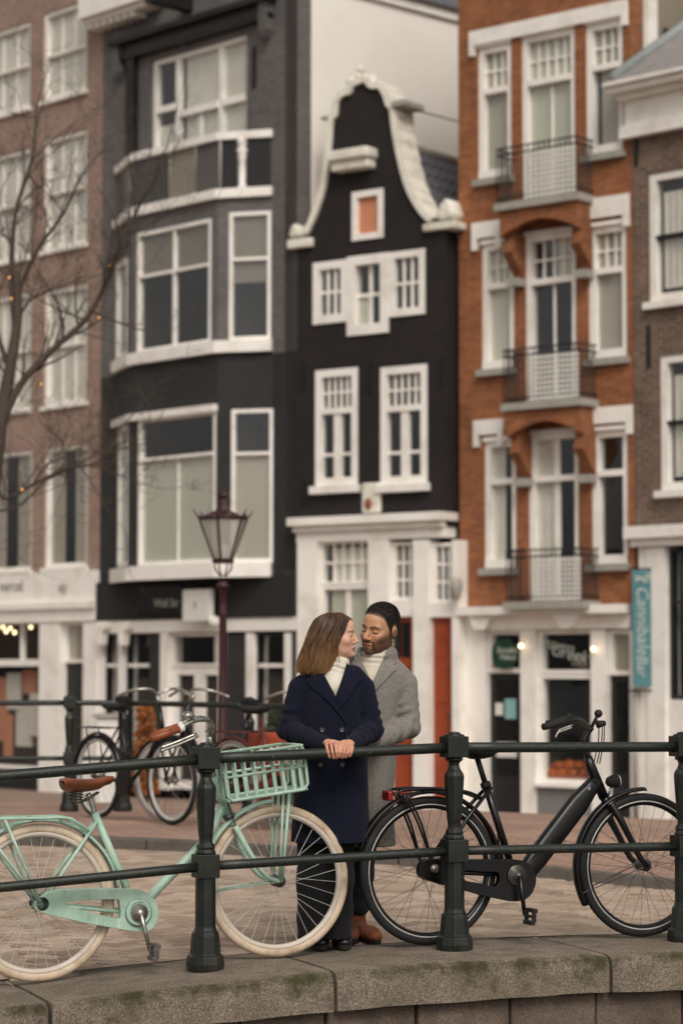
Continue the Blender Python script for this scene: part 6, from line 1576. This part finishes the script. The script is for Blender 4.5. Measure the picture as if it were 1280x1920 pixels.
def wbody(P):
    zlo, zhi = P[..., 2].min(), P[..., 2].max()
    d = np.full(P.shape[:-1], .3, np.float32)
    if zhi > wz(1282): L_ = ((P - hc_w) @ hR_w) / hs_w; d = hsd(L_.astype(np.float32)) * hs_w
    if zlo > wz(1215): return d
    d = smin(d, d_cap(P, w(634, 1245), w(626, 1285, .02), .045, .05), .02); d = smin(d, d_ell(P, w(626, 1335, .02), (.11, .075, .17)), .04)
    for s_, e_, wr in (((566, 1290), (543, 1366), hp(607, 1392, yr + .06)), ((678, 1290), (696, 1366), hp(661, 1392, yr + .06))):
        d = smin(d, d_cap(P, w(625, 1283, .02), w(*s_), .05, .034), .03); d = smin(d, d_cap(P, w(*s_), w(*e_, -.03), .034, .028), .02); d = smin(d, d_cap(P, w(*e_, -.03), wr, .029, .018), .012)
    if zlo > wz(1375): return d
    return np.minimum(np.minimum(d, hl(P)), hr(P))
v_, f_ = snets(wbody, (w(515, 1300)[0], YW - .42, wz(1430)), (w(728, 1300)[0], YW + .16, wz(1140)), .0029, True); v_ = relax(v_, f_, 1, .3)
Lv = ((v_ - np.array(hc_)) @ np.array(hR)) / hs_w; cols = head_cols(Lv, False)
hm = v_[:, 2] < wz(1375); col = np.tile(np.array(lin('cb967c')[:3]), (len(v_), 1)); k = np.clip((wz(1395) - v_[:, 2]) / .06, 0, 1)[:, None]; col = col * (1 - .55 * k) + np.array(lin('c07862')[:3]) * .55 * k
cols[hm] = col[hm]
npobj('body', v_, f_, M['skin'], W_, cols)
# coat
def S_w(y, x0, x1, b, dy=0.0): a = w(x0, y, dy); c = w(x1, y, dy); return (a[2], (a[0] + c[0]) / 2, YW + dy, (c[0] - a[0]) / 2, b)
coat_s = [S_w(1578, 541, 697, .165, .02), S_w(1540, 544, 695, .160, .02), S_w(1500, 548, 692, .150, .01), S_w(1450, 553, 690, .138, .01), S_w(1410, 560, 687, .126), S_w(1380, 564, 683, .120), S_w(1340, 567, 680, .122), S_w(1310, 569, 678, .122), S_w(1290, 574, 675, .112), S_w(1275, 575, 672, .095), S_w(1262, 592, 660, .078), S_w(1250, 606, 652, .062)]
def skirt_fold(P):
    z = P[..., 2]; k = np.clip((.86 - z) / .35, 0, 1); return -k * (.006 * np.sin(P[..., 0] * 38 + 1.0) + .004 * np.sin(P[..., 0] * 71 + z * 3))
def arm_fold(k, ph): return lambda t_, P: k * (np.sin(t_ * 26 + P[..., 0] * 40 + ph) * .6 + np.sin(t_ * 41 + P[..., 2] * 60 + ph * 2) * .4) * np.clip(np.minimum((t_ - .3) * 3, 1), 0, 1)
def arm_fold2(k, ph): return lambda t_, P: k * (np.sin(t_ * 22 + P[..., 2] * 55 + ph) * .6 + np.sin(t_ * 37 + P[..., 0] * 50 + ph) * .4) * np.clip(1 - t_ * .8, 0, 1)
def wcoat(P, cut=True):
    d = d_loft(P, coat_s, 2.3, skirt_fold)
    for s_, e_, c_, sh in (((562, 1290), (540, 1368), (611, 1396), (590, 1268)), ((681, 1290), (698, 1368), (657, 1396), (664, 1266))):
        a, b, c = w(*s_, .0), w(*e_, -.03), hp(c_[0], c_[1], yr + .055)
        d = smin(d, d_cap(P, w(*sh, 0), a, .046, .053), .04)
        d = smin(d, d_cap(P, a, b, .054, .050, arm_fold(.008, s_[0])), .005)
        ar = d_cap(P, b, c, .052, .036, arm_fold2(.009, s_[0])); d = smin(d, ar, .006)
    if cut:
        n1, n2 = w(600, 1262), w(629, 1306); n3 = w(652, 1240)
        def half(P, a, b):     # signed side of the line a-b in x,z
            ex, ez = b[0] - a[0], b[2] - a[2]; l = sqrt(ex * ex + ez * ez); return ((P[..., 0] - a[0]) * ez - (P[..., 2] - a[2]) * ex) / l
        wedge = np.maximum(half(P, n1, n2), half(P, n2, n3)) ; wedge = np.maximum(-half(P, n1, n2) * 1.0, half(P, n3, n2) * 1.0) if False else np.maximum(half(P, n1, n2), half(P, n2, n3))
        wedge = np.maximum(wedge, P[..., 1] - (YW - .02)); d = smax(d, -wedge, .006)
    return d
mid_ = np.array(w(628, 1275))
def side_ok():
    p_ = np.array(w(628, 1270, -.1), np.float32)[None]; n1, n2, n3 = w(600, 1262), w(629, 1306), w(652, 1240); return p_
v_, f_ = snets(wcoat, (w(505, 1400)[0], YW - .42, wz(1586)), (w(730, 1400)[0], YW + .22, wz(1236)), .0075); v_ = relax(v_, f_, 1, .4)
npobj('coat', v_, f_, M['navy'], W_)
full = lambda P: wcoat(P, False)
Y0_, Y1_ = YW - .45, YW + .2
drape('lapel', [(606, 1262), (629, 1305), (650, 1360), (640, 1344), (612, 1312), (580, 1286), (574, 1275), (590, 1266)], full, Y0_, Y1_, .009, .007, M['navy'], W_)
drape('lapel', [(651, 1244), (640, 1276), (629, 1305), (638, 1328), (655, 1305), (679, 1272), (668, 1262), (662, 1254)], full, Y0_, Y1_, .013, .007, M['navy'], W_)
drape('coat_front_edge', [(648, 1360), (652, 1360), (648, 1470), (645, 1574), (641, 1574), (644, 1470)], full, Y0_, Y1_, .0025, .002, M['navy'], W_, 8)
for px, py in ((604, 1369), (641, 1369), (601, 1434), (642, 1434)):
    p_ = surf(full, [(px, py)], Y0_, Y1_, .003)[0]; bt = MB().lathe([(.0105, -.003), (.0115, .0), (.0105, .003), (.008, .003), (.007, .001), (.001, .001)], p_, 16, ax=(0, -1, .1)).build('button', M['button'], W_, True)
# turtleneck
def wknit(P):
    d = d_ell(P, w(628, 1290, .0), (.085, .092, .085)); a, b = w(628, 1268, .0), w(636, 1243, .0)
    return smin(d, d_cap(P, a, b, .058, .0505, lambda t_, P: .003 * np.sin(t_ * 17)), .02)
v_, f_ = snets(wknit, (w(570, 1300)[0], YW - .15, wz(1330)), (w(700, 1300)[0], YW + .15, wz(1222)), .0055); npobj('turtleneck', v_, f_, M['knit_w'], W_)
# hair: a volume and many strands
HS = [(1150, 613, 640, .03), (1154, 602, 648, .055), (1161, 592, 659, .072), (1174, 584, 658, .084), (1190, 579, 651, .090), (1208, 573, 640, .093), (1228, 567, 633, .094), (1248, 562, 627, .092), (1262, 561, 617, .086), (1269, 570, 602, .05)]
hz_ = [wz(q[0]) for q in HS]; hx0 = [w(q[1], q[0])[0] for q in HS]; hx1 = [w(q[2], q[0])[0] for q in HS]; hb_ = [q[3] for q in HS]
hloft = [(hz_[i], (hx0[i] + hx1[i]) / 2, YW + .002, (hx1[i] - hx0[i]) / 2 - .016, hb_[i] - .014) for i in range(len(HS))][::-1]
hairv = lambda P: d_loft(P, hloft, 2.1)
v_, f_ = snets(hairv, (w(540, 1200)[0], YW - .12, wz(1276)), (w(672, 1200)[0], YW + .12, wz(1144)), .005); v_ = relax(v_, f_, 2, .5)
Hr = npobj('hair', v_, f_, M['hair_w0'], W_)
RH = random.Random(3); m = MB(); zs_ = np.array(hz_)
for i in range(1700):
    ph = RH.uniform(0, 2 * pi); cl0 = round(ph * 9); rr = RH.uniform(.90, 1.05) + .02 * sin(cl0 * 7.7); cl = round(ph * 9) ; zend = wz(1258 + 7 * sin(cl * 12.9898) + RH.gauss(0, 5) + 4 * cos(ph)); ph = ph * .75 + .25 * cl / 9; ztop_ = wz(RH.uniform(1148.8, 1153)); wob = RH.uniform(0, 6); am = RH.uniform(.002, .011); P = []; n_ = 13; tw_ = RH.gauss(0, .22)
    for k in range(n_):
        f = k / (n_ - 1); g = f ** 1.25; z = ztop_ + (zend - ztop_) * g
        x0_, x1_, b_ = np.interp(-z, -zs_, hx0), np.interp(-z, -zs_, hx1), np.interp(-z, -zs_, hb_)
        p2 = ph + tw_ * f; fl_ = 1 + .35 * max(0, f - .72) * (1 if cos(ph) < 0 else .2) * (.5 + .5 * sin(cl * 5.1))
        wv_ = (.004 + .006 * f) * f * sin(f * 8 + cl * 2.4); x = (x0_ + x1_) / 2 + (x1_ - x0_) / 2 * rr * fl_ * cos(p2) + am * sin(f * 7 + wob) * f + wv_; y = YW + .002 + b_ * rr * sin(p2) + am * cos(f * 6 + wob) * f + wv_ * .6
        P.append((x, y, z))
    m.tube(P, [.0015 * (1 - .6 * (k / (n_ - 1)) ** 2) for k in range(n_)], 3, False)
for i in range(150):      # locks
    ph = 2 * pi * (i * .618 % 1) + RH.gauss(0, .05); rr = RH.uniform(.90, .985); zend = wz(RH.gauss(1256, 9) + 5 * cos(ph)); ztop_ = wz(RH.uniform(1149, 1153)); P = []; n_ = 14; wob = RH.uniform(0, 6); am = RH.uniform(.003, .008); rad = RH.uniform(.005, .0095); tw_ = RH.gauss(0, .25)
    for k in range(n_):
        f = k / (n_ - 1); z = ztop_ + (zend - ztop_) * f ** 1.25; x0_, x1_, b_ = np.interp(-z, -zs_, hx0), np.interp(-z, -zs_, hx1), np.interp(-z, -zs_, hb_)
        p2 = ph + tw_ * f; e = rr * (1 + .3 * max(0, f - .75) * (1 if cos(ph) < 0 else .15))
        P.append(((x0_ + x1_) / 2 + (x1_ - x0_) / 2 * e * cos(p2) + am * f * sin(f * 9 + wob), YW + .002 + b_ * e * sin(p2) + am * f * cos(f * 8 + wob), z))
    m.tube(P, [rad * min(1, .35 + 2 * k / n_) * (1 - .85 * max(0, (k / (n_ - 1) - .55) / .45) ** 1.3) for k in range(n_)], 6, False)
for i in range(70):      # loose hairs
    ph = RH.uniform(2.2, 4.4); P = []
    for k in range(8):
        f = k / 7; z = wz(1185 + 75 * f); x0_, x1_, b_ = np.interp(-z, -zs_, hx0), np.interp(-z, -zs_, hx1), np.interp(-z, -zs_, hb_)
        e = 1.02 + .10 * f * RH.random(); P.append(((x0_ + x1_) / 2 + (x1_ - x0_) / 2 * e * cos(ph), YW + b_ * e * sin(ph), z))
    m.tube(P, .0006, 3, False)
P0_ = [w(637, 1178, -.075), w(634, 1200, -.085), w(633, 1220, -.08), w(637, 1243, -.075)]
for i in range(14): m.tube(curve([Vector(q) + Vector((RH.gauss(0, .0015), RH.gauss(0, .002), 0)) for q in P0_], 4), .0008, 3, False)
m.build('hair_strands', M['hair_w'], Hr, True)
# trousers and boots
def wtr(P):
    d = None
    for a, k, b in (((592, 1540), (588, 1650), (586, 1815)), ((632, 1540), (631, 1650), (630, 1815))):
        q = smin(d_cap(P, w(*a, .02), w(*k, .0), .088, .078), d_cap(P, w(*k, .0), w(*b, -.02), .078, .072, lambda t_, P: .003 * np.sin(t_ * 18 + P[..., 0] * 30)), .02); d = q if d is None else smin(d, q, .012)
    return np.maximum(d, gw + .045 - P[..., 2])
v_, f_ = snets(wtr, (w(540, 1600)[0], YW - .2, gw), (w(680, 1600)[0], YW + .2, wz(1500)), .009); npobj('trousers', v_, f_, M['black_cloth'], W_)
def shoe(rt_, name, heel, toe, g, mt, hgt=.1, wd=.046, shaft=None):
    h_, t_ = Vector(heel), Vector(toe); dd = (t_ - h_).normalized()
    ins = h_.lerp(t_, .35) + Vector((0, 0, hgt * .62))
    def fn(P0):
        P = P0.copy(); P[..., 2] = g + .012 + (P0[..., 2] - g - .012) * np.where(P0[..., 2] < g + .1, 1.25, 1.25)
        d = d_cap(P, (h_.x, h_.y, g + .042), tuple(h_.lerp(t_, .72).xy) + (g + .034,), wd * .86, wd * .98); d = smin(d, d_cap(P, tuple(h_.lerp(t_, .7).xy) + (g + .036,), tuple((t_ - dd * wd * .8).xy) + (g + .032,), wd, wd * .8), .02)
        d = smin(d, d_cap(P, tuple((h_ + dd * .035).xy) + (g + .05,), tuple((h_ + dd * .04).xy) + (g + (shaft or hgt),), .046, .05), .035)
        d = d + .0015 * np.sin((P[..., 0] * dd.x + P[..., 1] * dd.y) * 160) * np.clip(1 - np.abs(P[..., 2] - g - .07) / .04, 0, 1)
        return np.maximum(d, g + .012 - P[..., 2])
    lo = np.minimum(np.array(heel), np.array(toe)) - .09; hi = np.maximum(np.array(heel), np.array(toe)) + .09; lo[2] = g; hi[2] = g + (shaft or hgt) + .07
    v_, f_ = snets(fn, lo, hi, .006); so = npobj(name, v_, f_, mt, rt_)
    q = dd.cross(Vector((0, 0, 1))); m = MB(); n = 20; L = (t_ - h_).length; ring_ = []
    for i in range(n):
        a = 2 * pi * i / n; k = cos(a); l = (h_ + t_) / 2 + dd * k * (L / 2 + .03) + q * sin(a) * wd * (1.0 if k > 0 else .86); ring_.append(l)
    m.v = [Vector((p_.x, p_.y, g)) for p_ in ring_] + [Vector((p_.x, p_.y, g + .018)) for p_ in ring_]; m.f = [tuple(range(n - 1, -1, -1)), tuple(range(n, 2 * n))] + [(i, (i + 1) % n, n + (i + 1) % n, n + i) for i in range(n)]
    m.build('sole', M['sole'], so)
def gpt(px, py, g): p_ = at_z(px, py, g); return (p_.x, p_.y, g)
shoe(W_, 'boot', gpt(582, 1762, gw), gpt(604, 1780, gw), gw, M['boot']); shoe(W_, 'boot', gpt(634, 1762, gw), gpt(646, 1780, gw), gw, M['boot'])

# ============================================================ man in the grey tweed coat
YM = 11.60
def q_(px, py, dy=0.0): return tuple(at_y(px, py, YM + dy))
def qz(py): return at_y(700, py, YM).z
pm_ = at_z(690, 1764, 0); gm = zdeck(pm_.x, pm_.y) + .008
Mn = wthing('person', 'bearded man in a grey tweed coat standing behind the woman', 'person', (q_(700, 1764)[0], YM, gm))
hc_ = q_(712, 1180, -.03); hR = rotm(radians(-36), radians(14), radians(13)); sm_ = 1.0
hR_m, hc_m = np.array(hR, np.float32), np.array(hc_, np.float32); hsm = head_sdf(True)
def mbody(P):
    d = np.full(P.shape[:-1], .3, np.float32)
    if P[..., 2].max() > qz(1275): d = hsm(((P - hc_m) @ hR_m).astype(np.float32))
    if P[..., 2].min() > qz(1205): return d
    d = smin(d, d_cap(P, q_(706, 1235), q_(704, 1275, .02), .055, .06), .02); d = smin(d, d_ell(P, q_(704, 1330, .02), (.13, .085, .17)), .04)
    for s_, e_, c_ in (((757, 1280), (766, 1357), (704, 1388)), ((651, 1280), (641, 1364), (688, 1390))): d = smin(d, d_cap(P, q_(704, 1278, .02), q_(*s_), .06, .038), .03); d = smin(d, d_cap(P, q_(*s_), q_(*e_, -.02), .038, .032), .02); d = smin(d, d_cap(P, q_(*e_, -.02), q_(*c_, -.19), .032, .024), .012)
    return d
v_, f_ = snets(mbody, (q_(615, 1300)[0], YM - .18, qz(1425)), (q_(790, 1300)[0], YM + .16, qz(1118)), .0029, True); v_ = relax(v_, f_, 1, .3)
npobj('body', v_, f_, M['skin'], Mn, head_cols((v_ - np.array(hc_)) @ np.array(hR), True))
def hairline(y): return np.interp(y, [-.11, -.085, -.066, -.052, -.042, -.034, -.022, -.010, -.003, .003, .034, .04, .07, .11], [.086, .080, .072, .066, .058, .030, .012, -.010, -.026, .030, .030, -.018, -.050, -.060])
def mhair(P):
    hl_ = hairline(P[..., 1]).astype(np.float32)
    k_ = np.clip((P[..., 2] - hl_) / .02, 0, 1); th = -.001 + .0105 * k_ * (.25 + .75 * np.clip((P[..., 2] - .05) / .05, 0, 1))
    d = np.minimum(d_ell(P, (0, .012, .032), (.073, .093, .086)), d_ell(P, (0, -.050, .048), (.046, .040, .036))) - th
    return smax(d, (hl_ - P[..., 2]) * .7, .004)
v_, f_ = snets(mhair, (-.1, -.12, -.09), (.1, .13, .145), .003); Hm = npobj('hair', place(v_, hR, sm_, hc_), f_, M['hair_m'], Mn)
fz = MB(); RM = random.Random(5)
sel_ = v_[RM.sample(range(len(v_)), min(len(v_), 6500))]
for p_ in sel_:
    nrm = Vector((p_[0] / .0053, (p_[1] - .012) / .0086, (p_[2] - .032) / .0074)).normalized()
    up_ = min(1, max(.05, (p_[2] - float(hairline(p_[1]))) / .045)); L_ = .0065 * up_ + .0016; d = (nrm + Vector((RM.gauss(0, .4), RM.gauss(-.35, .4), RM.gauss(0, .3)))).normalized()
    a = Vector(hc_) + hR @ Vector(p_); b = Vector(hc_) + hR @ (Vector(p_) + d * L_); fz.tube([a, b], [.0011, .0004], 3, False)
fz.build('hair_strands', M['hair_m'], Hm)
def S_m(y, x0, x1, b, dy=0.0): a = q_(x0, y, dy); c = q_(x1, y, dy); return (a[2], (a[0] + c[0]) / 2, YM + dy, (c[0] - a[0]) / 2, b)
mc_s = [S_m(1585, 640, 742, .15, .02), S_m(1540, 641, 740, .145, .02), S_m(1480, 643, 738, .138, .01), S_m(1430, 645, 743, .132), S_m(1390, 646, 742, .130), S_m(1340, 648, 746, .134), S_m(1300, 650, 750, .134), S_m(1275, 652, 750, .124), S_m(1255, 656, 752, .104), S_m(1238, 672, 736, .078), S_m(1222, 682, 729, .062)]
def mcoat(P, cut=True):
    d = d_loft(P, mc_s, 2.3, lambda P: -.004 * np.sin(P[..., 0] * 45 + P[..., 2] * 9) * np.clip((.95 - P[..., 2]) * 3, 0, 1))
    for s_, e_, c_, sh in (((758, 1282), (766, 1360), (702, 1390), (732, 1254)), ((650, 1280), (640, 1365), (690, 1392), (672, 1254))):
        a, b, c = q_(*s_), q_(*e_, -.02), q_(*c_, -.19)
        d = smin(d, d_cap(P, q_(*sh), a, .055, .062), .06); d = smin(d, d_cap(P, a, b, .061, .057, arm_fold(.007, s_[0])), .005)
        d = smin(d, d_cap(P, b, c, .058, .046, arm_fold2(.011, s_[0])), .006)
    cc = V3(q_(706, 1226, .0)); rx = np.sqrt(((P[..., 0] - cc[0]) / 1.05) ** 2 + ((P[..., 1] - cc[1]) / .95) ** 2) - .083
    zc_ = P[..., 2] - cc[2] - .006; d = smin(d, np.sqrt((rx + zc_ * .25) ** 2 + (zc_ * .42) ** 2) - .012, .008)
    if cut:
        n1, n2, n3 = q_(670, 1222), q_(697, 1280), q_(729, 1210)
        def half(P, a, b): ex, ez = b[0] - a[0], b[2] - a[2]; l = sqrt(ex * ex + ez * ez); return ((P[..., 0] - a[0]) * ez - (P[..., 2] - a[2]) * ex) / l
        wedge = np.maximum(np.maximum(half(P, n1, n2), half(P, n2, n3)), P[..., 1] - (YM - .01)); d = smax(d, -wedge, .006)
    return d
v_, f_ = snets(mcoat, (q_(600, 1400)[0], YM - .32, qz(1592)), (q_(805, 1400)[0], YM + .2, qz(1205)), .0075); v_ = relax(v_, f_, 1, .4)
npobj('coat', v_, f_, M['tweed'], Mn)
fm_ = lambda P: mcoat(P, False); Y0_, Y1_ = YM - .4, YM + .2
drape('lapel', [(728, 1224), (735, 1224), (742, 1232), (746, 1242), (738, 1245), (744, 1254), (726, 1272), (702, 1297), (697, 1282), (712, 1248)], fm_, Y0_, Y1_, .010, .008, M['tweed'], Mn)
drape('lapel', [(672, 1226), (681, 1252), (697, 1282), (694, 1290), (672, 1270), (656, 1256), (652, 1240), (660, 1232)], fm_, Y0_, Y1_, .012, .008, M['tweed'], Mn)
def mknit(P):
    d = d_ell(P, q_(702, 1275), (.1, .1, .1)); a, b = q_(703, 1248, -.005), q_(705, 1222, -.012); return smin(d, d_cap(P, a, b, .072, .064, lambda t_, P: .003 * np.sin(t_ * 17)), .02)
v_, f_ = snets(mknit, (q_(640, 1300)[0], YM - .16, qz(1320)), (q_(770, 1300)[0], YM + .16, qz(1195)), .0055); npobj('turtleneck', v_, f_, M['knit_m'], Mn)
def mtr(P):
    d = None
    for a, k, b in (((676, 1540), (674, 1640), (673, 1696)), ((655, 1540), (654, 1640), (652, 1696))):
        q = smin(d_cap(P, q_(*a, .02), q_(*k, .0), .088, .066), d_cap(P, q_(*k), q_(*b), .066, .052, lambda t_, P: .003 * np.sin(t_ * 14)), .02); d = q if d is None else smin(d, q, .01)
    return d
v_, f_ = snets(mtr, (q_(610, 1600)[0], YM - .16, qz(1745)), (q_(720, 1600)[0], YM + .16, qz(1500)), .009); npobj('trousers', v_, f_, M['dark_cloth2'], Mn)
shoe(Mn, 'boot', gpt(664, 1750, gm), gpt(706, 1769, gm), gm, M['suede'], .13, .046, .19); shoe(Mn, 'boot', gpt(652, 1748, gm), gpt(660, 1768, gm), gm, M['suede'], .13, .044, .19)
